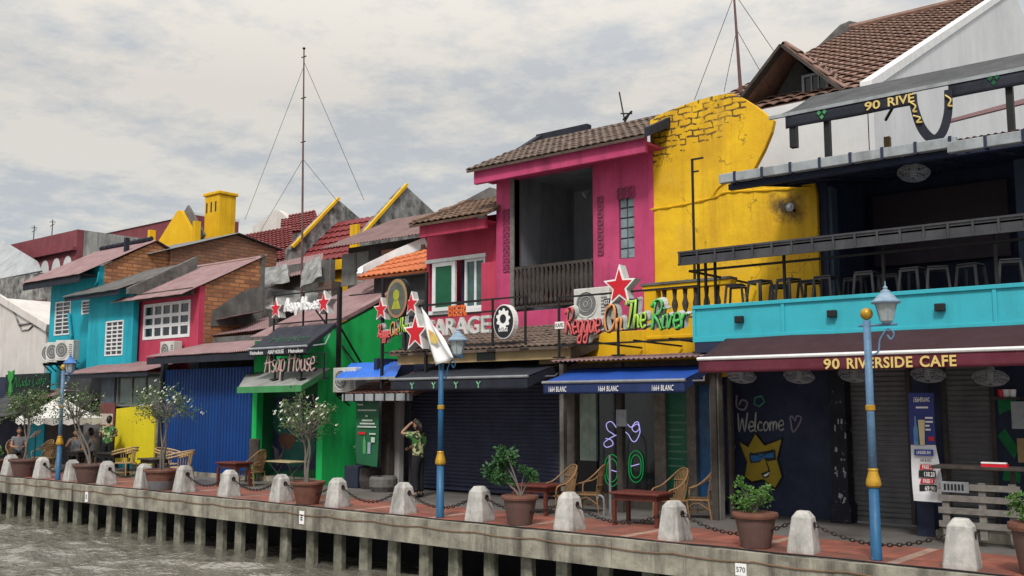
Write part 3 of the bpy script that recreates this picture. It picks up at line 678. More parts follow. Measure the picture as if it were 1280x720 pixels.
g.prism([gp(x,y,.006) for x,y in ((951,592),(963,588),(961,596),(955,598))], (0,.004,0)); g.build('outline', SIGNK, st)
g = MB(); g.prism([gp(x,y,.010) for x,y in ((954,594),(962,590),(960,594),(956,596))], (0,.003,0)); g.build('teeth', SIGNW, st)
g = MB(); g.prism([gp(x,y,.008) for x,y in ((936,567),(969,562),(970,575),(958,577),(954,572),(949,578),(938,579))], (0,.004,0)); g.build('sunglasses', SIGNK, st)
g = MB(); g.prism([gp(x,y,.012) for x,y in ((938,570),(967,566),(967,572),(956,572),(949,576),(940,577))], (0,.003,0)); g.build('lens', GRAFB, st)
# peeling flecks on the left jamb
g = MB()
for k in range(34):
    px = random.uniform(906,918); py = random.choice([random.uniform(555,650), random.uniform(600,650)]); p = gp(px,py); a = random.uniform(.01,.03); b = random.uniform(.02,.09)
    g.prism([p+Vector((-a,0,-b*.6)),p+Vector((a*.6,0,-b)),p+Vector((a,0,b*.5)),p+Vector((-a*.3,0,b))], (0,.004,0))
for k in range(30):
    px = random.uniform(1042,1056); py = random.choice([random.uniform(520,600), random.uniform(618,640)]); p = at(px,py,4.955); a = random.uniform(.01,.03); b = random.uniform(.02,.07)
    g.prism([p+Vector((-a,.038,-b*.6)),p+Vector((a*.6,.038,-b)),p+Vector((a,.038,b*.5)),p+Vector((-a*.3,.038,b))], (0,.004,0))
g.build('paint_speck', mat('pale_peeled_patch',(.34,.35,.38),(.22,.23,.26),s=9), caf)

def awning(name, label, a, b, depth, rise, drop, cm, vm, barm, parent=None, cat='awning', sag=.02, side=True):
    """canvas sheet from a front bar a-b back to the wall, a hanging valance and a bar"""
    a = Vector(a); b = Vector(b); r = thing(name, label, cat, ((a+b)/2)+Vector((0,depth,rise)))
    bk = Vector((0,depth,rise))
    m = MB().sheet(a+Vector((0,0,.02)),b+Vector((0,0,.02)),b+bk,a+bk,24,8,lambda u,v: -sag*math.sin(math.pi*v)*(.6+.4*math.cos(u*22))+.01*noise.noise((u*9,v*4,depth)),.008); m.build('canvas', cm, r, smooth=True)
    m = MB().sheet(a+Vector((0,-.02,-drop)),b+Vector((0,-.02,-drop)),b+Vector((0,-.02,-.02)),a+Vector((0,-.02,-.02)),40,4,lambda u,v: .014*(1-v)*math.sin(u*37+2*math.sin(u*9)),.006); m.build('valance', vm, r, smooth=True)
    if side:
        for e in (a,b): MB().prism([e+Vector((0,-.01,-.02)),e+Vector((0,-.01,-drop*.85)),e+bk+Vector((0,0,-.1)),e+bk+Vector((0,0,-.005))], (.006,0,0)).build('side_flap', vm, r)
    MB().tube([a-Vector((.02,.025,0)),b+Vector((.02,-.025,0))], .03, 8).build('front_bar', barm, r)
    m = MB()
    n = max(2,int((b-a).length/1.6))
    for i in range(n+1):
        p = a.lerp(b,(i+.1)/(n+.2)); m.tube([p+Vector((0,0,-.015)),p+Vector((.25,depth*.5,rise*.2-.06)),p+Vector((0,depth,rise-.12))], .018, 6)
    m.build('folding_arm', barm, r)
    return r
a, b = at(874,449,2.6), at(1280,435,2.6); z = (a.z+b.z)/2
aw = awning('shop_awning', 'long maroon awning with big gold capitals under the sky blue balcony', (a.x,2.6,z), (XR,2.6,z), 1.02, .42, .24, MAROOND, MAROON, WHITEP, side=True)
zz = z-.145
for w_,a0,a1 in (('90',1030,1050),('RIVERSIDE',1059,1141),('CAFE',1150,1196)):
    t = MB(); pa, pb = at(a0,450,2.57), at(a1,450,2.57); text(t, w_, (pa.x,2.55,zz), (pb.x,2.55,zz), .165, .004, off=.024, space=1.08); t.build('lettering', GOLDL, aw)

# ripped awning on the roof
a, b = at(963,147,4.0), at(1280,84,4.0); z = (a.z+b.z)/2; xr = XR
ra = thing('roof_awning', 'dark grey ripped awning on posts above the terrace roof with torn strip hanging', 'awning', (-5,4.5,gz+.1))
bk = at(998,124,5.8)
m = MB().sheet((a.x,4.0,z),(xr,4.0,z),(xr,5.8,bk.z),(a.x+.02,5.8,bk.z),30,8,lambda u,v: -.05*math.sin(math.pi*v)*(1+.5*math.sin(u*19)),.01); m.build('canvas', mat('charcoal_canvas',(.055,.058,.065),(.04,.042,.047),s=3,r=.85,streak=.4,sc=(.12,.12,.12)), ra, smooth=True)
MB().box(a.x-.02,xr,3.97,4.03,z-.045,z+.012).build('edge_trim', GUTT, ra)
def strip(px0,px1,zt_,zb_,wob):
    x0 = at(px0,120,4).x; x1 = at(px1,110,4).x
    return MB().sheet((x0,3.99,zb_),(x1,3.99,zb_),(x1,3.99,zt_),(x0,3.99,zt_),16,3,lambda u,v: wob*(1-v)*math.sin(u*9),.006)
v = strip(981,1140,z-.045,z-.27,.02).build('valance', NAVY, ra, smooth=True); strip(1186,1560,z-.045,z-.27,.02).build('valance', NAVY, ra, smooth=True)
for w_,a0,a1 in (('90',1081,1100),('RIVE',1110,1143)):
    t = MB(); xa_, xb_ = at(a0,130,3.97).x, at(a1,120,3.97).x; text(t, w_, (xa_,3.96,z-.15), (xb_,3.96,z-.15), .15, .004, off=.018); t.build('lettering', GOLDL, ra)
pts = [at(x,y,3.98) for x,y in ((1141,118),(1143,135),(1152,160),(1166,174),(1178,165),(1185,140),(1185,112))]
m = MB(); q = cr(pts,5); w = [.11-.05*abs(i/len(q)-.5) for i in range(len(q))]
vs = []; 
for i,p in enumerate(q): d = (q[min(i+1,len(q)-1)]-q[max(i-1,0)]).normalized(); n_ = Vector((d.z,0,-d.x)); vs += [p+n_*w[i]*.7, p-n_*w[i]*.7]
for k in (0,.008): pass
m.add(vs, [(2*i,2*i+1,2*i+3,2*i+2) for i in range(len(q)-1)]); o = m.build('torn_strip', NAVY, ra); so = o.modifiers.new('t','SOLIDIFY'); so.thickness = .008
t = MB()
for (x,y,dx,dy) in ((1142,133,.05,.08),(1147,148,.07,.06),(1186,125,.05,.09)): 
    t = MB(); p = at(x,y,3.955); t.tube(cr([p+Vector((-dx,0,dy)),p+Vector((dx*.6,0,0)),p+Vector((-dx*.2,0,-dy)),p+Vector((dx,0,-dy*1.2))],4), .016, 5); t.build('lettering', GOLDL, ra)
t = MB()
for px,py in ((1027,143),(1242,100)):
    p = at(px,py,3.965)
    t = MB()
    for dx,dz in ((-.05,.04),(.05,.04),(0,-.04)): t.prism([p+Vector((dx-.04,0,dz)),p+Vector((dx,0,dz-.05)),p+Vector((dx+.04,0,dz)),p+Vector((dx,0,dz+.04))], (0,.006,0))
    t.build('green_emblem', GREEND if px > 1100 else GREENA, ra)
for px0, Y_ in ((1034,4.1),(1264,4.1),(1400,4.1)):
    x = at(px0,150,Y_).x; MB().box(x-.05,x+.05,Y_-.05,Y_+.05,gz+.1,z-.05).build('post', BLACK, ra)
x = at(992,165,4.05).x; MB().box(x-.06,x+.06,4.0,4.12,z-.62,z-.1).build('bracket', BLACK, ra)
MB().beam(at(1107,150,5.2),at(1117,132,4.8),.04,.04).build('bracket', BLACK, ra); 
x = at(1109,170,5.4).x; MB().box(x-.05,x+.05,5.35,5.45,gz+.35,z-.35).build('post', BEIGE, ra)

# ------------------------------------------------------------------ white house with the brown tiled roof, behind the cafe
wh = thing('white_house', 'tall white house with brown red tiled roof and dormer rising behind the yellow house', 'building', (-8.5,11,0))
def topz(px,py,Y): return at(px,py,Y).z
m = MB(); d0 = at(1075,112,9.2)
m.box(-11.6,-7.72,9.2,9.5,5.0,d0.z)
WX = -7.6
e0 = atx(1105,100,WX); e1 = atx(1250,0,WX); k = (e1.z-e0.z)/(e1.y-e0.y); yr = e1.y+2.0; zr = e0.z+k*(yr-e0.y); z9 = e0.z+k*(9.2-e0.y)
m.prism([(WX,9.2,5.0),(WX,9.2,z9),(WX,yr,zr),(WX,yr+10,zr-10*k),(WX,yr+10,5.0)], (-.14,0,0))
m.build('wall', WHITEW, wh)
m = MB(); m.prism([(WX+.05,9.0,z9-.1),(WX+.05,9.0,z9+.12),(WX+.05,yr,zr+.22),(WX+.05,yr,zr)], (-.26,0,0)); m.build('gable_coping', WHITEP, wh)
xL = at(1066,33,yr).x
y0 = 9.6; z0 = e0.z+k*(y0-e0.y)
m = MB(); m.tiles((xL,y0,z0-.02),(WX-.2,y0,z0-.02),(WX-.2,yr,zr-.02),(xL,yr,zr-.02),.32,.50,.05,.06); m.build('tiled_roof', TILEB, wh)
MB().tube([(xL-.1,yr,zr+.08),(WX-.25,yr,zr+.08)], .14, 8).build('ridge_cap', TILEB, wh)
# dormer: gable looking at the river
ap = at(985,56,10.0); lf = at(931,127,10.0); rt = at(1060,112,10.0); bz = min(lf.z,rt.z)-.1
back = e0.y+(ap.z-e0.z)/k+.2
m = MB(); m.tiles((rt.x,9.7,rt.z-.05),(rt.x,back,rt.z-.05),(ap.x,back,ap.z),(ap.x,9.7,ap.z),.32,.42,.05,.05); m.tiles((lf.x,back,lf.z-.05),(lf.x,9.7,lf.z-.05),(ap.x,9.7,ap.z),(ap.x,back,ap.z),.28,.40,.035,.03)
dr = m.build('dormer_roof', TILEB, wh)
m = MB(); m.beam((lf.x,9.68,lf.z-.12),(ap.x,9.68,ap.z-.12),.07,.26,up=(0,1,0)); m.beam((rt.x,9.68,rt.z-.12),(ap.x,9.68,ap.z-.12),.07,.26,up=(0,1,0))
m.build('bargeboard', DWOOD, dr)
m = MB(); m.prism([(lf.x+.35,10.5,bz-1.2),(rt.x-.35,10.5,bz-1.2),(rt.x-.35,10.5,rt.z-.2),(ap.x,10.5,ap.z-.25),(lf.x+.35,10.5,lf.z-.2)], (0,.15,0)); dw = m.build('dormer_wall', DARKG, wh)
x0,x1,za,zb_ = rect(1006,98,1030,118,10.35); window(wh, x0-.1, x1+.1, za-.4, zb_+.1, 10.38, 3, 2, .07, .04, STEEL, DGLASS)
# grey gable hump seen past the roof
m = MB(); q = [at(x,y,yr+.6) for x,y in ((1018,62),(1050,31),(1062,26),(1072,28),(1084,38),(1084,60),(1030,90))]; m.prism(q,(0,.4,0)); m.build('rear_gable', GREYW, wh)
# low maroon flashing and pale lean-to behind the posts
m = MB(); q = [at(x,y,8.4) for x,y in ((1185,153),(1190,148),(1320,112),(1320,119))]; m.prism(q,(0,.1,0)); m.build('flashing', MAUVE, wh)

# ------------------------------------------------------------------ yellow house
yh = thing('yellow_house', 'yellow plastered house with peeling brick patch and sooty burn between pink house and cafe', 'building', (-10.5,7,0))
out = [(812,151),(824,143),(846,134),(868,126),(890,120),(906,117),(916,117),(930,123),(946,133),(967,150),(964,165),(955,187),(944,208),(934,226),(958,226),(1000,223),(1016,223)]
P = [at(x,y,6.5) for x,y in out]; xR = -7.86
P += [Vector((xR,6.5,6.25)),Vector((xR,6.5,3.0)),Vector((P[0].x,6.5,3.0))]
m = MB(); m.prism(P,(0,.14,0)); m.box(P[0].x+.03,P[0].x+.3,6.65,12,3,6.5); m.build('wall', YELP, yh, bevel=.015)
m = MB(); q = cr([at(x,y,6.49) for x,y in ((813,262),(835,259),(862,254),(892,247),(905,241),(925,239),(950,238),(985,236),(1015,234))],4); m.tube(q,[.025+.012*math.sin(i*2.1) for i in range(len(q))],6)
q = cr([at(x,y,6.49) for x,y in ((890,246),(897,235),(908,227),(922,222),(934,226))],4); m.tube(q,.03,6)
m.build('plaster_ridge', YEL, yh)
pz0 = at(722,452,4.8).z; 
BY = 4.95
xa_ = at(722,440,BY).x; xb_ = at(806,400,BY).x; xe = -8.98; zlow = at(760,415,BY).z; 
zr1 = at(840,355,BY).z; zsill = at(840,397,BY).z
m = MB(); m.box(xa_,xb_,BY,BY+.18,2.6,zlow); m.box(xb_,xe,BY,BY+.18,2.6,zsill); 
m.box(xb_,xb_+.28,BY-.02,BY+.2,zsill,zr1-.10); m.box(xb_-.03,xe,BY-.04,BY+.22,zr1-.10,zr1); m.box(xb_-.02,xe,BY-.03,BY+.21,zsill-.001,zsill+.06)
m.box(xb_+.05,xe,BY-.03,BY-.001,zsill-.42,zsill-.35)
m.build('balcony_parapet', YEL, yh, bevel=.012)
MB().box(xb_-.06,xe,BY-.07,BY+.25,zr1+.002,zr1+.05).build('coping', GREYW, yh)
for i in range(6):
    x = xb_+.42+i*.24
    MB().lathe((x,BY+.09,zsill+.06),[(.055,0),(.055,.03),(.03,.06),(.06,.16),(.065,.22),(.035,.34),(.05,zr1-.10-zsill-.06-.005)],12).build('baluster', DWOOD, yh, smooth=True)
MB().box(xa_,xe,BY+.18,6.5,3.0,3.1).build('balcony_floor', GREYW, yh)
# slim gallows post
m = MB(); p0 = at(868,330,5.2); p1 = at(868,198,5.2); q = at(879,197,5.2); zz = p1.z
pole = thing('gallows_post', 'slim black post with short top arm rising in front of the yellow wall', 'post', (p0.x,5.2,3.1))
MB().box(p0.x-.02,p0.x+.02,5.18,5.22,3.1,zz).build('post', BLACK, pole); MB().box(p0.x+.02,q.x,5.185,5.215,zz-.035,zz).build('arm', BLACK, pole); MB().box(p0.x+.02,p0.x+.14,5.185,5.215,zz-.29,zz-.26).build('arm', BLACK, pole)
p = at(988,259,6.3); sl = thing('spot_lamp', 'small grey spot lamp on the sooty patch of the yellow wall', 'lamp', (p.x,6.5,p.z))
MB().lathe((p.x,6.36,p.z),[(.05,-.06),(.09,.10)],12,axis=(0,-1,0)).build('shade', STEEL, sl); MB().beam((p.x,6.42,p.z),(p.x,6.5,p.z-.05),.04).build('bracket', BLACK, sl); MB().ball((p.x,6.27,p.z),.05).build('bulb', WHITEP, sl)

# ground floor bar below (blue awning)
br = thing('bar_shop', 'ground floor bar with neon bottle window and green notice pane under blue awning', 'shopfront', (-11,4.5,0))
Y5 = 4.9
bl = at(704,560,Y5).x; brx = at(903,560,Y5).x
jp = [738,742,750]
m = MB(); m.box(bl,brx,Y5+.1,Y5+.2,2.45,3.0); 
for px0,px1 in ((704,718),(818,832),(859,870),(890,903)): m.box(at(px0,560,Y5).x,at(px1,560,Y5).x,Y5,Y5+.2,0,2.45)
m.box(bl,brx,Y5+.02,Y5+.2,0,.25); m.build('frame', mat('pale_worn_frame',(.20,.175,.15),(.10,.088,.08),s=6,streak=.6), br)
m = MB(); m.box(at(724,560,Y5).x,at(744,560,Y5).x,Y5+.03,Y5+.12,.9,2.42); m.build('door_leaf', mat('pale_sage_paint',(.30,.38,.33),(.2,.26,.22),s=5,streak=.5), br)
MB().box(at(718,560,Y5).x,at(744,560,Y5).x,Y5+.05,Y5+.14,.25,.9).build('lower_panel', BLACK, br)
MB().box(at(744,560,Y5).x,at(818,560,Y5).x,Y5+.10,Y5+.16,.25,2.45).build('neon_window', DGLASS, br)
MB().box(at(832,560,Y5).x,at(859,560,Y5).x,Y5+.08,Y5+.14,.25,2.45).build('green_pane', mat('dark_green_notice',(.010,.13,.075),(.008,.09,.052),s=3,r=.3), br)
MB().box(at(870,560,Y5).x,at(890,560,Y5).x,Y5+.08,Y5+.14,.25,2.45).build('blue_pane', mat('blue_mural_pane',(.02,.10,.25),(.006,.035,.09),s=3,r=.3,spots=.4,spc=(.03,.18,.22)), br)
t = MB()
for i in range(8):
    a = at(835,520+i*9,Y5+.075); w_ = random.uniform(.25,.5); t.box(a.x,a.x+w_,Y5+.072,Y5+.076,a.z,a.z+.03)
t.build('notice_writing', mat('faint_green_print',(.12,.25,.17),s=5), br)
for px,w_,mm in ((704,.10,GWOOD),(776,.13,DWOOD),(894,.12,DWOOD)):
    x = at(px,560,4.0).x; MB().box(x-w_/2,x+w_/2,3.95,4.07,0,2.9).build('post', mm, br)
x = at(776,535,3.9).x; MB().box(x-.12,x+.12,3.92,3.945,at(776,533,3.93).z,at(776,512,3.93).z).build('notice_box', GUTT, br)
x = at(773,625,3.8).x; MB().tube([(x-.12,3.7,0),(x-.12,3.7,.62),(x-.12,3.7,1.1)],.025,8).build('bollard_pipe', STEEL, br)
x = at(755,640,3.3).x; MB().tube(cr([(x,3.3,0),(x,3.3,.28),(x-.05,3.3,.36),(x-.12,3.3,.36),(x-.14,3.3,.3)],4),.02,8).build('bent_pipe', STEEL, br)
# roof over it
e0_ = at(690,468,3.3); 
m = MB(); m.corr((at(690,466,3.4).x,3.35,2.93),(at(880,450,3.4).x,3.35,2.93),(xe+.05,BY-.001,pz0+.10),(xa_-.05,BY-.001,pz0+.10),.11,.016,4); m.build('sheet_roof', MAUVE, br)
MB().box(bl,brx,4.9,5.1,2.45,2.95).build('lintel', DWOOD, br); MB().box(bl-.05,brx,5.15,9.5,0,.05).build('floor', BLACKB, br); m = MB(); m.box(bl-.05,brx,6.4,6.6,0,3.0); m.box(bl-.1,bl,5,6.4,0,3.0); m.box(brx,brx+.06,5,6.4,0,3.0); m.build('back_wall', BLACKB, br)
a, b = at(680,482,2.9), at(856,471,2.9); z = (a.z+b.z)/2
ba = awning('shop_awning', 'royal blue awning with white lettering on the navy valance above the neon bar window', (a.x,2.9,z), (b.x,2.9,z), .95, .30, .22, BLUEC, BLUEC2, STEEL)
t = MB()
for px0,px1,py0,py1 in ((686,708,491,490),(748,773,489,488),(815,842,487,486)):
    t = MB(); q0, q1 = at(px0,py0,2.865), at(px1,py1,2.865); text(t, '1664 BLANC', (q0.x,2.862,z-.13), (q1.x,2.862,z-.13), .10, .003, off=.0, shear=.12, space=1.15); t.build('lettering', SIGNW, ba)
# neon
ne = thing('neon_sign', 'violet flourish over two green neon bottles in the dark bar window', 'neon sign', (at(780,560,Y5).x,Y5+.08,1.3))
nq = lambda x,y: at(x,y,Y5+.075)
n1 = MB()
n1.tube(cr([nq(*q) for q in ((757,548),(764,550),(766,556),(758,559),(755,554),(762,548),(768,544),(760,538),(758,530),(764,527),(770,534),(774,541),(768,545))],5),.009,5)
n1.build('violet_tube', NEONP, ne); n1 = MB(); n1.tube(cr([nq(*q) for q in ((784,530),(789,534),(794,528),(798,528),(799,536),(794,540),(790,535),(797,530),(800,540),(795,551),(790,551),(786,544),(782,540))],5),.009,5)
n1.build('violet_tube', NEONP, ne); n1 = MB(); n1.tube([nq(762,587),nq(772,590)],.009,5); n1.build('violet_tube', NEONP, ne); n1 = MB(); n1.tube([nq(788,583),nq(799,580)],.009,5); n1.build('violet_tube', NEONP, ne)
n2 = MB()
def bottle(cx, cy, sx, sy, k=0):
    return [nq(cx+a*sx, cy+b*sy) for a,b in ((-.35,-1),(-.4,-.7),(-1,-.35),(-1,.8),(-.7,1),(.7,1),(1,.8),(1,-.35),(.4,-.7),(.35,-1))]
for cx,cy in ((765,588),(795,583)):
    for f in (1,.72): n2.tube(cr([nq(cx+a*9*f,cy+b*20*f) for a,b in ((0,-1),(-.8,-.7),(-1,0),(-.8,.7),(0,1),(.8,.7),(1,0),(.8,-.7))],3,True),.012,5,closed=True)
n2.build('green_tube', NEONG, ne)
n3 = MB()
for cx,cy in ((765,575),(795,570)): n3.tube(cr([nq(cx+a,cy+b) for a,b in ((-4,-40),(-4,-28),(-11,-14),(-12,45))],4),.006,4); n3.tube(cr([nq(cx+a,cy+b) for a,b in ((4,-40),(4,-28),(11,-14),(12,45))],4),.006,4)
n3.build('bottle_outline', mat('unlit_green_tube',(.008,.09,.04),s=5), ne)
# electricity meter etc. left of the bar: pale junction box under the roof
p = at(690,448,4.4); tag(MB().box(p.x-.35,p.x+.22,4.4,4.55,p.z-.18,p.z+.12).build('timber_block', BEIGE, loc=(p.x,4.45,p.z)), 'short beige timber beam end below the grey tiles', 'beam end')
# ------------------------------------------------------------------ tall pink house with the open balcony
ph = thing('pink_house', 'tall pink house with deep open balcony and grey tiled roof beside the yellow wall', 'building', (-13,7,0))
PY = 6.5
X0 = at(620,330,PY).x; X1 = -11.76
ox0, ox1, oz0, oz1 = rect(643,206,742,388,PY); oz1 = max(at(643,232,PY).z, at(742,205,PY).z); oz0 = 4.35
g0, g1, gz0, gz1 = rect(773,248,793,322,PY)
zt = 8.0
m = MB(); m.wall(X0,X1,3.0,zt,PY,.22,[(ox0,ox1,oz0,oz1),(g0,g1,gz0,gz1)])
m.box(X0,X0+.2,PY+.22,12,3,zt); m.box(X1-.2,X1,PY+.22,12,3,zt-.1); m.box(X0+.2,X1-.2,11.8,12,3,zt)
m.box(X1-.02,X1+.12,PY-.03,PY+.2,3.0,zt-.1); m.build('wall', PINK2, ph, bevel=.012)
m = MB(); m.box(ox0-.05,ox1+.05,PY+2.6,PY+2.75,oz0-.3,oz1+.2); m.box(ox0-.2,ox0-.05,PY+.23,PY+2.6,oz0-.3,oz1+.2); m.box(ox1+.05,ox1+.2,PY+.23,PY+2.6,oz0-.3,oz1+.2); m.box(ox0-.1,ox1+.1,PY+.23,PY+2.6,oz1+.1,oz1+.2); m.box(ox0-.1,ox1+.1,PY+.23,PY+2.6,oz0-.4,oz0-.25)
m.build('balcony_room', ROOMG, ph)
m = MB(); m.box(ox0-.12,ox0-.0,PY-.03,PY+.20,oz0,oz1); m.build('jamb', GWOOD, ph)
r0 = (at(648,334,PY-.1).z+at(740,321,PY-.1).z)/2
m = MB(); m.box(ox0,ox1,PY-.02,PY+.07,r0-.07,r0); m.box(ox0,ox1,PY-.0,PY+.05,oz0+.08,oz0+.14); rl = m.build('balcony_railing', DWOOD, ph)
n = 18
for i in range(n):
    x = ox0+.08+(ox1-ox0-.16)*i/(n-1)
    MB().lathe((x,PY+.025,oz0+.14),[(.045,0),(.05,.1),(.03,.2),(.06,.42),(.065,.6),(.036,.85),(.05,r0-.07-oz0-.14)],8).build('baluster', DWOOD, rl, smooth=True)
m = MB(); xx0,xx1 = at(686,370,PY+.3).x, at(722,370,PY+.3).x
for i in range(7): xq = xx0+(xx1-xx0)*i/7; m.box(xq,xq+.17,PY+.11,PY+.13,oz0+.15,r0-.12+.08*math.sin(i))
m.build('balcony_board', mat('worn_brown_board',(.22,.10,.07),(.13,.07,.05),s=6,spots=.4,spc=(.4,.38,.36)), ph)
c = at(672,257,PY+2.5); MB().tube([(c.x-.45,PY+2.55,c.z-.02),(c.x+.75,PY+2.55,c.z)],.03,8).build('tube_lamp', GUTT, ph)
c = at(734,241,PY+.6); MB().lathe(c,[(.03,-.1),(.07,.05),(.09,.1)],10,axis=(-.5,-.6,-.6)).build('spot_lamp', STEEL, ph)
# glass block window + ornaments
m = MB(); 
for k in range(6):
    for i in range(2):
        w_ = (g1-g0)/2; h_ = (gz1-gz0)/6; m.box(g0+i*w_+.015,g0+(i+1)*w_-.015,PY+.05,PY+.13,gz0+k*h_+.015,gz0+(k+1)*h_-.015)
o = m.build('glass_block_window', PGLASS, ph, bevel=.012); MB().box(g0,g1,PY+.10,PY+.12,gz0,gz1).build('mortar', GREYW, o)
def ornament(x0,x1,z0,z1,y):
    orn = MB()
    nx = max(1,round((x1-x0)/.17)); nz = max(1,round((z1-z0)/.17))
    orn.box(x0,x1,y+.004,y+.0095,z0,z1)
    for i in range(nx):
        for k in range(nz):
            cx = x0+(x1-x0)*(i+.5)/nx; cz = z0+(z1-z0)*(k+.5)/nz; r_ = .07
            orn.tube([(cx+r_*math.cos(t*math.pi/4),y,cz+r_*math.sin(t*math.pi/4)) for t in range(8)],.02,4,closed=True); orn.tube([(cx-r_,y,cz),(cx,y,cz+r_*.5),(cx+r_,y,cz)],.014,4)
    orn.build('cement_ornament', PINKD, ph)
PINKD = mat('dusky_pink_ornament', (.30,.04,.11), (.19,.03,.075), s=8, streak=.5)
ornament(*rect(771,236,794,246,PY-.01),PY-.01)
a_ = rect(746,246,755,320,PY-.01); ornament(*a_,PY-.01); a_ = rect(629,262,640,340,PY-.01); ornament(*a_,PY-.01)
# eave fascia and roof
ez = (at(594,236,5.75).z+at(808,181,5.75).z)/2
xl_, xr_ = at(592,230,5.75).x, at(806,180,5.75).x
EV = ez+.28
m = MB(); m.box(xl_,xr_,5.75,5.87,ez-.02,EV+.075); m.box(xl_,xl_+.12,5.87,PY-.002,ez+.1,EV+.12); m.box(xl_+.12,xr_,5.87,PY-.002,ez+.18,ez+.24); m.build('eave_fascia', PINK2, ph, bevel=.015)
p_ = at(655,179,8.4); zr_ = at(800,151,8.4).z; zr_ = (p_.z+zr_)/2
m = MB(); m.tiles((xl_-.12,5.6,EV+.05),(xr_+.08,5.6,EV+.05),(xr_+.08,8.4,zr_),(xl_-.12,8.4,zr_),.20,.30,.03,.03); m.build('tiled_roof', TILEG, ph)
m = MB(); m.prism([(xl_+.1,6.5,EV+.35),(xl_+.1,8.5,zr_+.22),(xl_+.1,8.5,zr_-.1),(xl_+.1,6.5,EV+.1)],(-.2,0,0)); m.box(xl_-.1,xl_+1.6,8.4,8.6,zr_-.1,zr_+.2); m.build('black_flashing', NAVY, ph)
MB().prism([(xr_+.09,5.6,EV),(xr_+.09,5.6,EV+.2),(xr_+.09,8.4,zr_+.15),(xr_+.09,8.4,zr_-.1)],(.12,0,0)).build('verge', NAVY, ph)
# ------------------------------------------------------------------ low pink house
pl = thing('pink_house', 'lower pink house with white framed windows and an open green shutter', 'building', (-16.5,7.5,0))
LY = 6.75
LX0 = at(533,330,LY).x; LX1 = X0
w0,w1,wz0,wz1 = rect(537,326,606,384,LY); wz1 = at(600,322,LY).z
m = MB(); m.wall(LX0,LX1,3.0,6.95,LY,.22,[(w0,w1,wz0,wz1)]); m.box(LX0,LX0+.2,LY+.22,11,3,6.9); m.box(LX0+.2,LX1,10.8,11,3,6.9)
xb0 = at(622,330,PY).x-.55; m.box(xb0,LX1-.001,PY-.0,LY-.001,3.0,at(640,324,PY).z-.0); m.build('wall', PINK, pl, bevel=.012)
m = MB(); m.box(w0-.12,w1+.05,LY-.05,LY+.04,wz1,wz1+.10); m.build('lintel', WHITEP, pl); MB().box(w0-.1,w1+.1,LY-.06,LY-.001,wz0-.1,wz0).build('sill', WHITEP, pl)
xm0, xm1 = at(571,350,LY).x, at(580,350,LY).x
MB().box(xm0,xm1,LY+.18,LY+.2,wz0,wz1).build('dark_gap', SHUT1, pl)
window(pl, xm1, w1, wz0, wz1, LY+.02, 2, 1, .07, .07, WHITEP, glass('sea_green_pane',(.05,.12,.11),.15))
# open shutter leaf
q0 = at(536,332,LY-.25); q1 = at(571,333,LY-.05)
sh = MB(); zA, zB = wz0-.02, wz1-.03
for (xa1,xb1,za1,zb1) in ((q0.x,q1.x,zA,zA+.1),(q0.x,q1.x,zB-.1,zB),(q0.x,q0.x+.12,zA+.1,zB-.1),(q1.x-.12,q1.x,zA+.1,zB-.1)): sh.box(xa1,xb1,LY-.12,LY-.05,za1,zb1)
so = sh.build('shutter_leaf', WHITEP, pl); MB().box(q0.x+.1,q1.x-.1,LY-.10,LY-.07,zA+.08,zB-.08).build('green_panel', GREENGL, so)
fz = (at(525,303,6.0).z+at(632,270,6.0).z)/2
lx0 = at(524,296,6.0).x; 
m = MB(); m.box(lx0,LX1+.05,6.0,6.12,fz-.05,fz+.31); m.box(lx0,LX1,6.12,LY-.001,fz+.15,fz+.2); m.build('eave_fascia', PINK, pl, bevel=.015)
lt = at(520,292,5.85); 
m = MB(); m.tiles((lx0-.2,5.8,fz+.28),(LX1+.15,5.8,fz+.28),(LX1+.15,8.8,fz+1.55),(lx0-.2,8.8,fz+1.55),.2,.3,.035,.035); m.build('tiled_roof', TILEM, pl)
m = MB()
for k in range(38):   # loose verge tiles
    t_ = random.random(); c = Vector((lx0-.15+random.uniform(0,.3),5.8+3*t_,fz+.35+1.27*t_)); m.beam(c,c+Vector((random.uniform(-.1,.1),.3,.13)),.2,.05)
m.build('loose_tile', TILEM, pl)
p0 = at(590,240,7.9); p1 = at(614,236,7.9)
MB().prism([at(578,252,7.9),at(612,234,7.9),at(622,250,7.9)],(0,.3,0)).build('gable_end', GREYW, pl)
m = MB(); gq0, gq1 = at(600,262,6.0), at(628,255,6.0); m.box(gq0.x,LX1+.1,5.9,5.99,fz+.2,fz+.28); m.build('gutter', GUTT, pl)

PGE = mat('pale_green_emblem',(.18,.45,.28),s=5)
# ------------------------------------------------------------------ garage bar with navy shutter
gb = thing('garage_bar', 'ground floor bar with wide navy roller shutter under grey tiled lean-to roof', 'shopfront', (-15,5,0))
sx0, sx1 = at(548,560,5.35).x-.9, at(700,560,5.35).x
shutter(gb, sx0, sx1, .05, 2.75, 5.35, SHUT1)
fx0, fx1 = at(497,470,3.95).x, at(712,432,3.95).x; fzt = (at(520,452,3.95).z+at(690,424,3.95).z)/2; fzb = (at(515,466,3.95).z+at(690,437,3.95).z)/2
m = MB(); m.box(fx0,fx1,3.95,4.0,fzb,fzt); m.build('fascia', BEIGE, gb)
gtz_ = at(660,409,6.5).z; m = MB(); m.prism([(fx1-.05,4.0,fzb-.02),(fx1-.05,4.0,fzt),(fx1-.05,6.4,gtz_-.12),(fx1-.05,6.4,gtz_-.3)],(.08,0,0)); m.build('verge_board', DWOOD, gb)
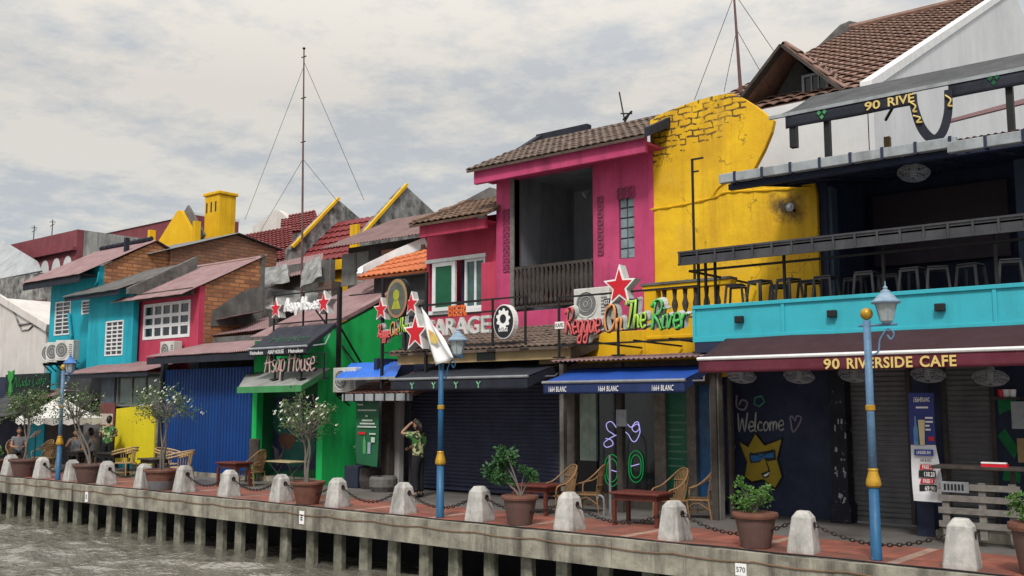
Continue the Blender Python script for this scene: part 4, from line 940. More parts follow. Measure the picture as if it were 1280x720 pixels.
m = MB(); gtz = at(660,409,6.5).z; m.tiles((fx0-.15,3.8,fzt+.03),(fx1+.05,3.8,fzt+.03),(fx1+.05,6.49,gtz),(fx0-.15,6.49,gtz),.18,.30,.03,.03); m.build('tiled_roof', TILEG, gb)
m = MB(); m.box(sx0-.4,sx1+.5,5.5,5.7,0,3.6); m.box(sx0-.2,sx0-.08,4.2,5.5,2.75,3.2); m.box(sx0,sx1,5.36,5.5,2.75,3.4); m.build('wall', BLACKB, gb)
pp = at(592,449,3.94); MB().box(pp.x+.1,pp.x+.62,3.93,3.948,fzb+.03,fzt-.02).build('name_plate', SIGNK, gb)
a, b = at(489,480,3.25), at(660,464,3.25); z = (a.z+b.z)/2
ga = awning('shop_awning', 'black awning with small green emblems over the navy roller shutter', (a.x,3.25,z), (b.x,3.25,z), 1.6, .42, .26, NAVY, NAVY, STEEL)
t = MB()
for px,py in ((515,488),(542,486),(570,484),(598,482)):
    p = at(px,py,3.215); p.z = z-.15
    t = MB(); t.tube([p+Vector((-.05,0,.06)),p,p+Vector((.05,0,.06))],.016,5); t.tube([p,p+Vector((0,0,-.07))],.016,5); t.build('green_emblem', PGE, ga)
# ------------------------------------------------------------------ narrow unit between the green house and the garage
nu = thing('narrow_shopfront', 'narrow grey shopfront with short rusty tiled roof between green house and navy shutter', 'shopfront', (-18.5,5,0))
nx0, nx1 = -20.4, at(549,560,5.2).x
m = MB(); m.box(at(487,560,5.0).x,sx0-.1,5.0,5.15,0,2.9); m.build('wall', mat('mid_grey_wall',(.36,.35,.345),(.27,.262,.258),s=1.5,streak=.3), nu)
MB().box(-20.45,at(484,560,5.0).x,5.6,5.8,0,2.9).build('dark_wall', DARKG, nu)
for px,w_ in ((483,.28),):
    x = at(px,560,4.8).x; MB().box(x-w_/2,x+w_/2,4.75,4.9,0,2.8).build('post', DWOOD, nu)
rz = (at(432,494,3.9).z+at(511,499,3.9).z)/2
rx0, rx1 = at(430,496,3.9).x, at(514,500,3.9).x
m = MB(); m.tiles((rx0,3.95,rz+.08),(rx1,3.95,rz+.08),(rx1+.3,5.6,rz+.68),(rx0,5.6,rz+.68),.2,.3,.03,.03); m.build('tiled_roof', mat('rusty_red_tile',(.20,.075,.055),(.11,.055,.045),s=5,streak=.3,spots=.25,spc=(.07,.05,.045)), nu)
m = MB(); m.tiles((rx0+.1,5.7,rz+.85),(rx1+.35,5.7,rz+.85),(rx1+.35,6.6,rz+1.2),(rx0+.1,6.6,rz+1.2),.2,.3,.035,.035); m.build('upper_tiles', TILEM, nu)
m = MB(); m.box(rx0,rx1,3.83,3.95,rz-.09,rz+.08); gt = m.build('gutter', GUTT, nu, bevel=.01)
m = MB()
for i in range(7): x = rx0+.1+i*(rx1-rx0-.2)/6; MB().box(x-.02,x+.02,3.81,3.95,rz-.11,rz+.09).build('gutter_strap', BLACK, gt)
p = at(436,489,4.5)
acp = at(440,488,4.35); ac_unit((acp.x-.1,4.35,acp.z-.05), .85, .62, .36, 'white air conditioner under small bright blue awning on green house corner', 0)
q0, q1 = at(417,474,3.7), at(492,470,3.7); z = (q0.z+q1.z)/2
q2, q3 = at(440,457,4.6), at(500,451,4.6)
bla = thing('small_awning', 'small bright blue sheet awning above the air conditioner', 'awning', (q0.x+1,4.4,z+.2))
MB().corr((q0.x,3.75,z),(q1.x,3.75,z),(q3.x,4.7,z+.42),(q2.x-.15,4.7,z+.42),.12,.008,2).build('canopy', mat('bright_blue_sheet',(.02,.14,.62),(.015,.11,.5),s=3,r=.5), bla)
MB().box(q0.x,q1.x,3.735,3.749,z-.05,z+.01).build('edge', GUTT, bla)

# ------------------------------------------------------------------ green house
gh = thing('green_house', 'bright green house with sloping side wall, grey green canopy and dark mural alcove', 'building', (-22,6,0))
GX = -20.5; GX0 = -23.55
zf = atx(400,420,GX).z; zb_ = atx(480,378,GX).z; yb_ = atx(480,378,GX).y; ks = (zb_-zf)/(yb_-4.4)
m = MB(); m.prism([(GX,4.5,0),(GX,4.5,zf+.05),(GX,10,zf+ks*5.5),(GX,10,0)],(-.2,0,0)); 
pxr = at(404,560,4.5).x
m.box(pxr-.28,GX-.201,4.5,4.68,0,2.7); m.box(GX0,GX-.201,4.52,4.7,2.7,zf+.0); m.box(GX0,GX0+.22,4.5,4.72,0,2.7); pass
m.build('wall', GREEN, gh, bevel=.01)
m = MB(); m.prism([(GX+.03,4.3,zf+.05),(GX+.03,4.3,zf+.15),(GX+.03,10,zf+ks*5.5+.22),(GX+.03,10,zf+ks*5.5+.12)],(-.3,0,0)); m.build('wall_coping', MAUVE, gh)
m = MB(); m.corr((GX0,4.35,zf+.1),(GX-.25,4.35,zf+.1),(GX-.25,10,zf+ks*5.5+.1),(GX0,10,zf+ks*5.5+.1),.1,.014,3); m.build('sheet_roof', MAUVE, gh)
m = MB(); m.box(GX0+.2,GX-.3,5.1,5.2,0,2.9); m.box(GX0-.05,GX0+.2,4.73,5.1,0,2.9); m.build('alcove_wall', GREEND, gh)
MB().box(GX0+.22,pxr-.28,4.6,5.1,0,.12).build('threshold', CONC, gh)
# mural on the alcove wall
mu = MB(); MX = lambda x,y,d=0: at(x,y,5.085-d)
mo = MB().prism([MX(x,y) for x,y in ((325,497),(402,493),(402,586),(322,590))],(0,.012,0)).build('mural', BLACKB, gh)
g = MB(); g.prism([MX(x,y,.006) for x,y in ((345,505),(370,500),(385,520),(395,560),(388,578),(365,585),(352,572),(356,552),(338,530))],(0,.004,0)); g.build('mural_shape', MURAL1, mo)
g = MB(); g.prism([MX(x,y,.010) for x,y in ((348,548),(352,541),(367,543),(370,550),(362,562),(352,560))],(0,.004,0)); g.prism([MX(x,y,.010) for x,y in ((326,520),(332,545),(330,575),(323,588),(320,540))],(0,.004,0)); g.build('mural_shape', MURAL3, mo)
g = MB(); g.tube(cr([MX(*q,.012) for q in ((334,500),(329,515),(336,528),(329,545),(338,555),(346,565),(346,582),(352,570),(356,556))],5),[.05+.03*math.sin(i*.8) for i in range(41)],6); g.build('mural_smoke', MURAL2, mo)
# canopy
cz0, cz1 = at(298,489,3.1).z, at(404,470,3.1).z; 
m = MB(); A = (at(297,487,3.1).x,3.1,2.50); B = (at(376,486,3.1).x,3.1,2.52); m.sheet(A,B,(GX+.25,4.5,3.02),(GX0-.3,4.5,2.95),16,6,lambda u,v:.04*math.sin(u*math.pi),.02); cn = m.build('canopy', mat('weathered_canopy_top',(.28,.29,.28),(.19,.2,.19),s=3,streak=.4), gh, smooth=True)
m = MB().sheet((A[0],3.08,A[2]-.13),(B[0],3.08,B[2]-.13),(B[0],3.08,B[2]+.03),(A[0],3.08,A[2]+.03),16,1,lambda u,v:0,.03); m.build('canopy_edge', GREENA, cn); MB().prism([(B[0],3.09,B[2]-.13),(B[0],3.09,B[2]+.02),(GX+.25,4.5,3.01),(GX+.25,4.5,2.86)],(.03,.0,0)).build('canopy_side', GREENA, cn)
# lower green block with planters beside the canopy
a, b = at(311,437,3.3), at(384,430,3.3); z = (a.z+b.z)/2-.02
aa = awning('shop_awning', 'small steep black awning with white lettering above the green house canopy', (a.x,3.3,z), (b.x,3.3,z), .9, .62, .19, NAVY, NAVY, GUTT)
t = MB()
for w,px0,px1 in (('Heineken',313,329),('ASAP HOUSE',335,355),('Heineken',361,379)):
    t = MB(); q0 = at(px0,440,3.27); q1 = at(px1,440,3.27); text(t, w, (q0.x,3.262,z-.105), (q1.x,3.262,z-.105), .10, .003, off=.0); t.build('lettering', SIGNW, aa)
t = MB(); d_ = Vector((0,.9,.62)).normalized(); q0 = Vector((a.x+.55,3.3,z))+d_*.42; q1 = Vector((b.x-.35,3.3,z))+d_*.42
script(t,'Heineken',q0+Vector((0,-.03,.05)),q1+Vector((0,-.03,.05)),.22,.012) if False else text(t,'Heineken',q0+Vector((0,-.012,.02)),q1+Vector((0,-.012,.02)),.34,.003,off=-.012,up=d_)
t.build('emblem_lettering', mat('dim_green_print',(.035,.10,.06),s=5), aa)
def frame_sign(name, label, cat, pts): pass
# Asap House free standing letters on the canopy
ls = thing('letter_sign', 'slender dusty pink script letters standing on the green canopy', 'sign', (-21.5,3.4,2.9))
q0, q1 = at(331,455,3.4), at(393,448,3.4)
g = MB(); script(g,'Asap House',(q0.x,3.4,(q0.z+q1.z)/2-.26),(q1.x,3.4,(q0.z+q1.z)/2-.26),.66,.022); g.build('letter_face', mat('dusty_pink_letter',(.50,.36,.34),(.4,.27,.26),s=6,r=.5), ls)
g = MB(); script(g,'Asap House',(q0.x+.035,3.45,(q0.z+q1.z)/2-.26),(q1.x+.035,3.45,(q0.z+q1.z)/2-.26),.66,.030); g.build('letter_return', SIGNK, ls)
g = MB(); zb0 = (q0.z+q1.z)/2
for px in (343,376,404):
    x = at(px,460,3.5).x; g.box(x-.02,x+.02,3.5,3.54,2.72,zb0+.18); g.box(x-.1,x+.1,3.44,3.6,2.70,2.74)
x0_ = at(343,460,3.5).x; x1_ = at(404,460,3.5).x; g.box(x0_,x1_,3.505,3.535,zb0+.15,zb0+.18); g.box(x0_,x1_,3.505,3.535,zb0-.1,zb0-.07); g.build('stand', BLACK, ls)

# ------------------------------------------------------------------ framed signs on the roofs
def star_pts(c, R0, r0, y, lean=.0):
    out = []
    for i in range(10):
        t = math.pi/2+i*math.pi/5; rr = R0 if i % 2 == 0 else r0; out.append(Vector((c.x+rr*math.cos(t), y, c.z+rr*math.sin(t)*1.12)))
    return out
def star_sign(parent, px, py, R0, y, depth=.22):
    c = at(px,py,y); k = .42
    MB().prism(star_pts(c,R0*1.13,R0*1.13*k,y),(0,.03,0)).build('star_border', SIGNW, parent)
    MB().prism(star_pts(c,R0*1.12,R0*1.12*k,y+.031),(0,depth,0)).build('star_return', mat('sign_return_grey',(.50,.51,.50),(.38,.39,.38),s=5,streak=.4) if 'sign_return_grey' not in MATS else MATS['sign_return_grey'], parent)
    MB().prism(star_pts(c,R0*.88,R0*.88*k,y-.012),(0,.011,0)).build('star_face', REDS, parent)
def frame(parent, x0, x1, z0, z1, y, posts, feet=0.0, mid=(), w=.035):
    m = MB()
    m.box(x0,x1,y-w/2,y+w/2,z1-w,z1); m.box(x0,x1,y-w/2,y+w/2,z0,z0+w)
    for z_ in mid: m.box(x0,x1,y-w/2+.003,y+w/2-.003,z_-w/2,z_+w/2)
    for x in posts:
        m.box(x-w/2-.002,x+w/2+.002,y-w/2-.003,y+w/2+.003,z0-feet,z1+.002)
        if feet: m.box(x-.12,x+.12,y-.06,y+.06,z0-feet-.02,z0-feet+.01)
    return m.build('frame', BLACK, parent)
def letters(parent, word, px0, py0, px1, py1, y, h, mats, r, ret=.10):
    q0 = at(px0,py0,y); q1 = at(px1,py1,y); z_ = (q0.z+q1.z)/2
    g = MB(); script(g,word,(q0.x,y,z_),(q1.x,y,z_),h,r,dy=0); g.build('letter_face', mats, parent, smooth=True)
    g = MB()
    for k in range(1,4): script(g,word,(q0.x+.012*k,y+.035*k+.03,z_+.012*k),(q1.x+.012*k,y+.035*k+.03,z_+.012*k),h,r*1.28,seg=3,n=5)
    g.build('letter_return', MATS['sign_return_grey'], parent)
    g = MB(); script(g,word,(q0.x+.004,y+.03,z_-.004),(q1.x+.004,y+.03,z_-.004),h,r*1.40,seg=3,n=5); g.build('letter_outline', SIGNK, parent)
    return z_
ry = 3.5
x0 = at(692,400,ry).x; x1 = at(868,400,ry).x; zT = 4.25; zB = 3.24
rs = thing('roof_sign', 'long framed sign in red to green script with a tall red star on top', 'sign', (-10.6,ry,3))
frame(rs, x0, x1, zB, zT, ry+.18, [x0, at(766,400,ry).x, x1], .22, (), .035)
star_sign(rs, 774, 358, .34, ry, .2)
letters(rs,'Reggae',705,420,750,414,ry,.52,mat('letter_coral',(.62,.12,.12),(.5,.08,.09),s=2,r=.4),.027)
letters(rs,'On',754,417,778,411,ry,.52,mat('letter_peach',(.66,.30,.11),(.52,.23,.09),s=2,r=.4),.029)
letters(rs,'The',781,413,807,408,ry,.54,mat('letter_lime',(.38,.62,.09),(.3,.5,.07),s=2,r=.4),.029)
letters(rs,'River',812,414,858,408,ry,.54,mat('letter_green',(.10,.50,.12),(.08,.4,.09),s=2,r=.4),.029)
m = MB()
for px0,px1,tx in ((755,764,'EST.'),(785,797,'1873')):
    q0,q1 = at(px0,378,ry+.03),at(px1,376,ry+.03); z_ = (q0.z+q1.z)/2; bo = MB().box(q0.x,q1.x,ry+.02,ry+.06,z_-.08,z_+.06).build('date_plate', SIGNK, rs); t = MB(); text(t,tx,(q0.x+.02,ry+.016,z_-.01),(q1.x-.02,ry+.016,z_-.01),.08,.002); t.build('lettering', SIGNW, bo)
q0,q1 = at(694,407,ry+.03),at(705,406,ry+.03); z_=(q0.z+q1.z)/2; bo = MB().box(q0.x,q1.x,ry+.02,ry+.05,z_-.07,z_+.07).build('word_plate', SIGNW, rs); t = MB(); text(t,'KAFE',(q0.x+.02,ry+.016,z_),(q1.x-.02,ry+.016,z_),.08,.002); t.build('lettering', SIGNK, bo)
m = MB(); 
for px in (735,785,830): x = at(px,420,ry).x; m.beam((x,ry+.19,zB+.05),(x+.35,BY-.05,zB-.02),.035,.035)
m.build('brace', BLACK, rs)
# garage sign
gy = 3.75
gs = thing('roof_sign', 'framed sign with white block letters, orange upper word and black oval gear plaque', 'sign', (-15,gy,3.4))
gx0, gx1 = at(503,410,gy).x, at(653,390,gy).x; gzT = (at(560,378,gy).z+at(653,368,gy).z)/2; gzB = fzt+.12
frame(gs, gx0, gx1, gzB, gzT, gy+.1, [gx0, at(612,400,gy).x, gx1], .12, (gzT-.28,))
q0,q1 = at(529,412,gy),at(613,401,gy); z_ = (q0.z+q1.z)/2-.02; t = MB(); text(t,'GARAGE',(q0.x,gy,z_),(q1.x,gy,z_),.38,.05,off=.018); t.build('block_letters', mat('dull_white_letters',(.58,.58,.57),(.42,.42,.41),s=5,r=.6,streak=.4), gs)
q0,q1 = at(562,391,gy),at(584,386,gy); z_ = (q0.z+q1.z)/2; t = MB(); text(t,'BEER',(q0.x,gy-.02,z_),(q1.x,gy-.02,z_),.24,.03,off=.03); t.build('beer_letters', mat('letter_orange',(.62,.13,.03),(.5,.1,.03),s=3,r=.4), gs)
c = at(630,402,gy-.03)
def oval(cx,cz,y,a,b,th,n=28): return [(cx+a*math.cos(2*math.pi*i/n),y,cz+b*math.sin(2*math.pi*i/n)) for i in range(n)]
MB().prism(oval(c.x,c.z,gy-.04,.29,.37,0),(0,.14,0)).build('plaque_rim', SIGNW, gs)
pq = MB().prism(oval(c.x,c.z,gy-.055,.265,.345,0),(0,.0145,0)).build('plaque', SIGNK, gs)
g = MB(); pts = []
for i in range(36):
    t_ = 2*math.pi*i/36; rr = .195 if i % 4 < 2 else .155; pts.append((c.x+rr*math.cos(t_),gy-.062,c.z+.06+rr*math.sin(t_)*1.15))
g.prism(pts,(0,.006,0)); t = g; text(t,'GARAGE',(c.x-.13,gy-.062,c.z-.17),(c.x+.13,gy-.062,c.z-.17),.09,.002,off=.02); g.build('gear', SIGNW, pq)
g = MB(); g.prism(oval(c.x,c.z+.06,gy-.068,.085,.095,0),(0,.005,0)); g.build('gear_hole', SIGNK, pq)
# second reggae sign seen end on, with round plaque and three stars
ky = 3.7
ks_ = thing('roof_sign', 'black framed sign with red stars, round plaque and small script by green wall', 'sign', (-17.5,ky,3.2))
kx0, kx1 = at(473,420,ky).x, at(528,400,ky).x; kzT = at(475,346,ky).z; kzB = at(475,440,ky).z
m = MB(); 
for x in (kx0,kx1): m.box(x-.03,x+.03,ky+.1,ky+.16,rz+.2,kzT)
m.box(kx0,kx1,ky+.115,ky+.145,kzT-.03,kzT+.0); m.box(kx0,kx1,ky+.115,ky+.145,kzB-.03,kzB); m.box(kx0,kx1+1.6,ky+.115,ky+.145,at(500,385,ky).z,at(500,385,ky).z+.03); m.box(kx0-1.3,kx0,ky+.2,ky+.23,at(460,366,ky).z,at(460,366,ky).z+.03)
m.build('frame', BLACK, ks_)
star_sign(ks_, 476, 387, .235, ky, .16); star_sign(ks_, 514, 380, .235, ky, .16); star_sign(ks_, 519, 416, .36, ky-.15, .2)
c = at(495,373,ky-.05); MB().prism(oval(c.x,c.z,ky-.02,.36,.48,0),(0,.16,0)).build('plaque_rim', SIGNK, ks_)
pq = MB().prism(oval(c.x,c.z,ky-.035,.345,.46,0),(0,.0145,0)).build('plaque', mat('olive_ring',(.24,.24,.07),(.3,.12,.1),s=2), ks_)
MB().prism(oval(c.x,c.z,ky-.042,.28,.385,0),(0,.006,0)).build('plaque_disc', mat('plaque_grey',(.10,.115,.105),(.06,.07,.06),s=5), pq)
g = MB(); g.prism(oval(c.x,c.z+.08,ky-.05,.10,.13,0),(0,.007,0)); g.prism([(c.x-.15,ky-.05,c.z-.25),(c.x+.15,ky-.05,c.z-.25),(c.x+.07,ky-.05,c.z-.04),(c.x-.07,ky-.05,c.z-.04)],(0,.007,0)); g.build('plaque_figure', mat('plaque_olive_yellow',(.36,.36,.03),(.22,.25,.03),s=8), pq)
letters(ks_,'Reggae',472,425,487,420,ky,.32,MATS['letter_coral'],.019); letters(ks_,'On',487,421,497,418,ky,.32,MATS['letter_peach'],.019); letters(ks_,'The',497,418,509,412,ky,.34,MATS['letter_lime'],.019)
# asap roof sign: back of white letters, two stars
ay = 4.55
az = thing('roof_sign', 'black framed sign with two red stars and pale script letters above the black awning', 'sign', (-21.5,ay,4))
ax0, ax1 = at(338,400,ay).x, at(420,380,ay).x; azT = 5.12; azB = 4.28
frame(az, ax0, ax1, azB, azT, ay+.12, [ax0, at(375,380,ay).x, at(404,380,ay).x], .25, ())
m = MB(); m.box(ax1-.045,ax1+.045,ay+.07,ay+.17,2.9,azT+.02); m.beam((at(383,400,ay).x,ay+.15,azB+.5),(ax1,5.3,3.1),.04,.04); m.beam((ax1,ay+.15,4.1),(GX+.05,5.9,3.0),.04,.04); m.build('mast', BLACK, az)
star_sign(az, 344.5, 386, .25, ay, .2); star_sign(az, 404.5, 379, .27, ay, .2)
q0,q1 = at(356,391,ay),at(398,384,ay); g = MB(); z_=(q0.z+q1.z)/2
for w,a_,b_ in (('Asap',q0.x,(q0.x*.55+q1.x*.45)),('House',q0.x*.5+q1.x*.5,q1.x)): script(g,w,(a_,ay,z_),(b_,ay,z_),.36,.055)
g.build('letter_back', SIGNW, az)

# ------------------------------------------------------------------ blue shed
bs = thing('blue_shed', 'shopfront closed by tall cobalt blue corrugated sheets under a mauve sheet roof', 'building', (-25.7,5,0))
bx0, bx1 = at(203,560,4.5).x, GX0-.02
bzt = (at(205,462,4.5).z+at(312,459,4.5).z)/2
m = MB(); n = int((bx1-bx0)/.15); vs = []
prof = [(0,0),(.25,0),(.32,-.025),(.55,-.025),(.62,0)]
pts = [(bx0+(i+u)*(bx1-bx0)/n, 4.5+d) for i in range(n) for u,d in prof]+[(bx1,4.5)]
for x,y in pts: vs += [(x,y,.12),(x,y,bzt)]
m.add(vs,[(2*i,2*i+1,2*i+3,2*i+2) for i in range(len(pts)-1)]); m.build('corrugated_front', BLUEP, bs)
MB().box(bx0,bx1,4.44,4.7,0,.12).build('kerb', CONC, bs)
m = MB(); m.box(bx0-.16,bx0-.01,4.42,4.6,0,bzt+.3); m.box(bx0,bx1,4.53,4.6,bzt+.24,bzt+.34); m.box(bx0,bx1,5.3,5.4,0,bzt+.5)
for px in (249,): x = at(px,455,4.45).x; m.box(x-.04,x+.04,4.42,4.5,bzt,bzt+.3)
m.build('frame', NAVY, bs)
m = MB(); ez_ = (at(184,450,3.7).z+at(314,437,3.7).z)/2; ex0,ex1 = at(182,447,3.7).x, at(316,436,3.7).x
m.corr((ex0,3.7,ez_+.04),(ex1,3.7,ez_+.04),(ex1,5.7,ez_+.52),(ex0,5.7,ez_+.52),.1,.014,3); m.build('sheet_roof', MAUVE, bs)
m = MB(); m.box(ex0,ex1,3.74,3.79,ez_-.2,ez_+.0); 
for i in range(6): x = ex0+.1+i*(ex1-ex0-.2)/5; m.beam((x,3.8,ez_-.06),(x,5.5,ez_+.36),.06,.1)
m.build('roof_frame', NAVY, bs)
# ------------------------------------------------------------------ small pink house with the white grid window
sp = thing('pink_house', 'small pink house with white grid window, mauve roof and brick side wall', 'building', (-29.8,6.5,0))
px0, px1 = at(164,420,5.5).x, -27.88
w0,w1,wz0,wz1 = rect(180,381,237,421,5.5)
w0 += .03; wz0 = at(208,423,5.5).z; wz1 = at(208,378,5.5).z
ptop = (at(163,372,5.5).z+at(250,353,5.5).z)/2
m = MB(); m.wall(px0,px1,2.9,ptop,5.5,.2,[(w0,w1,wz0,wz1)]); m.build('wall', PINK, sp)
window(sp,w0,w1,wz0,wz1,5.48,5,3,.10,.11)
zrr = atx(326,320,px1).z; yrr = 7.9
m = MB(); m.prism([(px1,5.7,2.9),(px1,5.7,ptop+.05),(px1,yrr,zrr-.05),(px1,yrr,2.9)],(-.2,0,0)); m.box(px0,px1-.2,yrr-.2,yrr,2.9,zrr-.05); m.build('brick_side_wall', BRICKO, sp)
m = MB(); q = [atx(x,y,px1+.012) for x,y in ((263,408),(266,388),(285,376),(300,366),(316,360),(326,358),(327,404))]; m.prism(q,(.02,0,0)); m.build('render_patch', GREYW, sp)
m = MB(); m.prism([(px1-.02,yrr-.1,2.9),(px1+.05,yrr-.1,2.9),(px1+.05,yrr-.1,zrr+.05),(px1-.02,yrr-.1,zrr+.05)],(0,.15,0)); m.build('corner_pier', GREYW, sp)
ee = (at(162,366,4.9).z+at(250,352,4.9).z)/2
m = MB(); sl_ = (zrr+.02-ptop)/(yrr-5.5); m.corr((px0-.2,4.8,ptop-.7*sl_+.03),(px1+.08,4.8,ptop-.7*sl_+.03),(px1+.08,yrr+.1,zrr+.06),(px0-.2,yrr+.1,zrr+.06),.12,.014,4); m.build('sheet_roof', MAUVE, sp)
m = MB(); m.box(px0+.7,px1+.0,5.2,5.3,ptop-.32,ptop-.08); m.build('eave_board', DWOOD, sp)
c = at(222,437,5.3); ac_unit((c.x-.3,5.25,c.z-.35),.8,.62,.3,'small air conditioner on the wall below the white grid window',0)
# lean-to behind the blue shed
lt = thing('lean_to', 'patched low lean-to roof of faded sheets between brick wall and green house', 'building', (-26,7,0))
m = MB(); m.corr(at(250,421,6.0),at(336,410,6.0),at(336,394,8.4),at(262,408,8.4),.12,.014,3); m.build('sheet_roof', MAUVE, lt)
m = MB(); q0 = at(250,421,6.0); q1 = at(340,411,6.0); m.box(q0.x,q1.x,6.05,6.2,2.9,min(q0.z,q1.z)-.05); m.build('wall', GREYW, lt)
m = MB(); m.corr(at(250,408,6.1)+Vector((0,0,.1)),at(300,397,6.1)+Vector((0,0,.1)),at(330,388,7.5),at(262,404,7.5),.12,.012,2); m.build('upper_sheet', BROWNR, lt)
# ------------------------------------------------------------------ turquoise house
tq = thing('turquoise_house', 'turquoise two storey house with louvred windows and old brick side gable', 'building', (-35.5,6.5,0))
tx0, tx1 = at(62,400,5.5).x, at(122,380,5.5).x; tzt = (at(62,350,5.5).z+at(122,328,5.5).z)/2+.05
a1 = rect(70,378,87,418,5.5); a2 = rect(103,376,113,392,5.5)
m = MB(); m.wall(tx0,tx1,0,tzt,5.5,.2,[(a1[0],a1[1],a1[2],a1[3]),(a2[0],a2[1],a2[2],a2[3])]); m.box(tx0,tx0+.2,5.7,9,0,tzt); 
lx1 = at(165,430,5.2).x; lzt = (at(121,368,5.2).z+at(165,359,5.2).z)/2+.02
b1 = rect(133,402,153,444,5.2)
m.wall(tx1-.02,lx1,0,lzt,5.2,.2,[b1]); m.build('wall', TURQ, tq)
window(tq,*a1,5.48,2,8,.05,.035); window(tq,*a2,5.48,1,4,.05,.025); window(tq,*b1,5.18,3,8,.05,.045)
yr_ = 7.67; zr_ = 8.25; y2 = 9.0; z2 = 7.6
m = MB(); m.prism([(tx1,5.7,lzt-.3),(tx1,5.7,tzt+.02),(tx1,yr_,zr_-.05),(tx1,y2,z2-.05),(tx1,y2,lzt-.3)],(-.2,0,0)); m.build('brick_gable', BRICKO, tq)
m = MB(); ks2 = (zr_-tzt)/(yr_-5.5); m.corr((tx0-.9,4.7,tzt-.8*ks2+.05),(tx1+.1,4.7,tzt-.8*ks2+.05),(tx1+.1,yr_,zr_+.02),(tx0-.9,yr_,zr_+.02),.12,.014,4); m.corr((tx0-.9,y2+.3,z2),(tx0-.9,yr_,zr_+.03),(tx1+.1,yr_,zr_+.03),(tx1+.1,y2+.3,z2),.3,.0,4); m.build('sheet_roof', MAUVE, tq)
m = MB(); m.box(tx0-.8,tx1,4.78,4.83,tzt-.8*ks2-.22,tzt-.8*ks2+.02); m.box(tx0-.8,tx1-.1,4.83,5.5,tzt-.4,tzt-.33); m.build('eave_board', NAVY, tq)
m = MB(); m.tube([(tx0-.5+i*.2,yr_,zr_+.1+.03*(i%2)) for i in range(int((tx1-tx0+.5)/.2))],.09,6); m.box(tx1-.55,tx1-.4,6.7,6.85,zr_-.5,zr_+.05); m.build('ridge_cap', NAVY, tq)
y3 = 8.0; z3 = atx(243,323,lx1).z; y3 = atx(243,323,lx1).y; zs_ = 0
m = MB(); m.prism([(lx1,4.9,lzt-.25),(lx1,4.9,lzt-.05),(lx1,y3,z3+.05),(lx1,y3,lzt-.2)],(.2,0,0)); m.build('party_wall', GREYW, tq)
ks3 = (z3-lzt)/(y3-5.0)
m = MB(); m.corr((tx1-.75,4.55,lzt-.12),(lx1,4.55,lzt-.12),(lx1,y3,z3-.15),(tx1+.01,y3,z3-.15),.12,.014,4); m.build('lower_roof', mat('dark_grey_sheet',(.13,.125,.12),(.07,.068,.066),s=2,streak=.4), tq)
m = MB(); m.box(tx1-.7,lx1,4.62,4.66,lzt-.28,lzt-.14); m.build('lower_eave_board', NAVY, tq)
m = MB(); m.tube([at(124,340,5.44),at(122,352,5.44),at(118,358,5.44)],.04,6); m.build('drain_pipe', TURQ, tq); m = MB(); m.tube([at(86,392,5.4),at(89,420,5.4),at(88,428,5.4)],.06,6); m.build('drain_pipe', TURQ, tq)
for i,(px,py,lab) in enumerate(((66,453,'left rearmost air conditioner of the three on the turquoise wall'),(76,452,'middle air conditioner of the three on the turquoise wall'),(92,450,'right front air conditioner of the three on the turquoise wall'))):
    c = at(px,py,5.0); ac_unit((c.x,5.0-.12*i,c.z-.03),.8,.72,.32,lab,.35)
# ground floor of the turquoise / pink pair: mauve lean-to, glazed bay, lemon panel
lf = thing('lean_to', 'long mauve sheet roof with glazed bay, lemon panel and grey curtain below turquoise house', 'shopfront', (-32,5,0))
e = (at(80,475,3.9).z+at(195,458,3.9).z)/2; ex0,ex1 = at(78,475,3.9).x, at(196,459,3.9).x; ex1 = min(ex1, bx0-.1)
m = MB(); m.corr((ex0,3.9,e+.05),(ex1,3.9,e+.05),(ex1,5.45,e+.45),(ex0,5.45,e+.45),.1,.014,3); m.build('sheet_roof', MAUVE, lf)
m = MB(); m.box(ex0,ex1,3.95,4.0,e-.12,e+.01); m.build('eave_board', NAVY, lf)
GY = 4.45
g0_, g1_ = at(146,490,GY).x, bx0-.17; gz0_, gz1_ = at(170,508,GY).z, e+.02
window(lf,g0_,g1_,gz0_,gz1_,GY,3,1,.06,.06,GWOOD,GGLASS)
l0, l1 = at(144,540,4.3).x, at(193,540,4.3).x; lzb = at(168,580,4.3).z; lzt_ = (at(144,514,4.3).z+at(193,503,4.3).z)/2
m = MB(); m.prism([(l0,4.3,max(.1,lzb)),(l1,4.3,max(.1,lzb)),(l1,4.3,lzt_-.5),(l1-.4,4.3,lzt_+.06),(l0,4.3,lzt_-.06)],(0,.05,0)); m.build('lemon_panel', LEMON, lf)
m = MB(); m.box(at(70,540,5.0).x,at(143,540,5.0).x,5.0,5.15,0,e+.2); m.build('wall', DARKG, lf)
m = MB(); m.box(at(128,490,4.5).x,at(144,490,4.5).x,4.46,4.56,gz0_-.05,e); m.build('curtain', mat('blue_grey_curtain',(.10,.13,.16),(.06,.08,.10),s=2,streak=.4), lf)
m = MB(); m.box(at(104,540,4.4).x,at(126,540,4.4).x,4.4,4.44,.3,at(110,515,4.4).z); m.build('grey_screen', mat('mid_grey_screen',(.12,.12,.125),s=2), lf)
mb_ = MB(); q = rect(125,517,143,533,4.35); mo = MB().box(q[0],q[1],4.33,4.36,q[2],q[3]+.35).build('menu_board', mat('menu_maroon',(.16,.05,.05),s=4), lf)
MB().box(q[0]+.08,q[1]-.08,4.322,4.329,q[2]+.05,q[3]).build('menu_sheet', mat('menu_paper',(.52,.48,.42),(.35,.3,.26),s=8), mo)
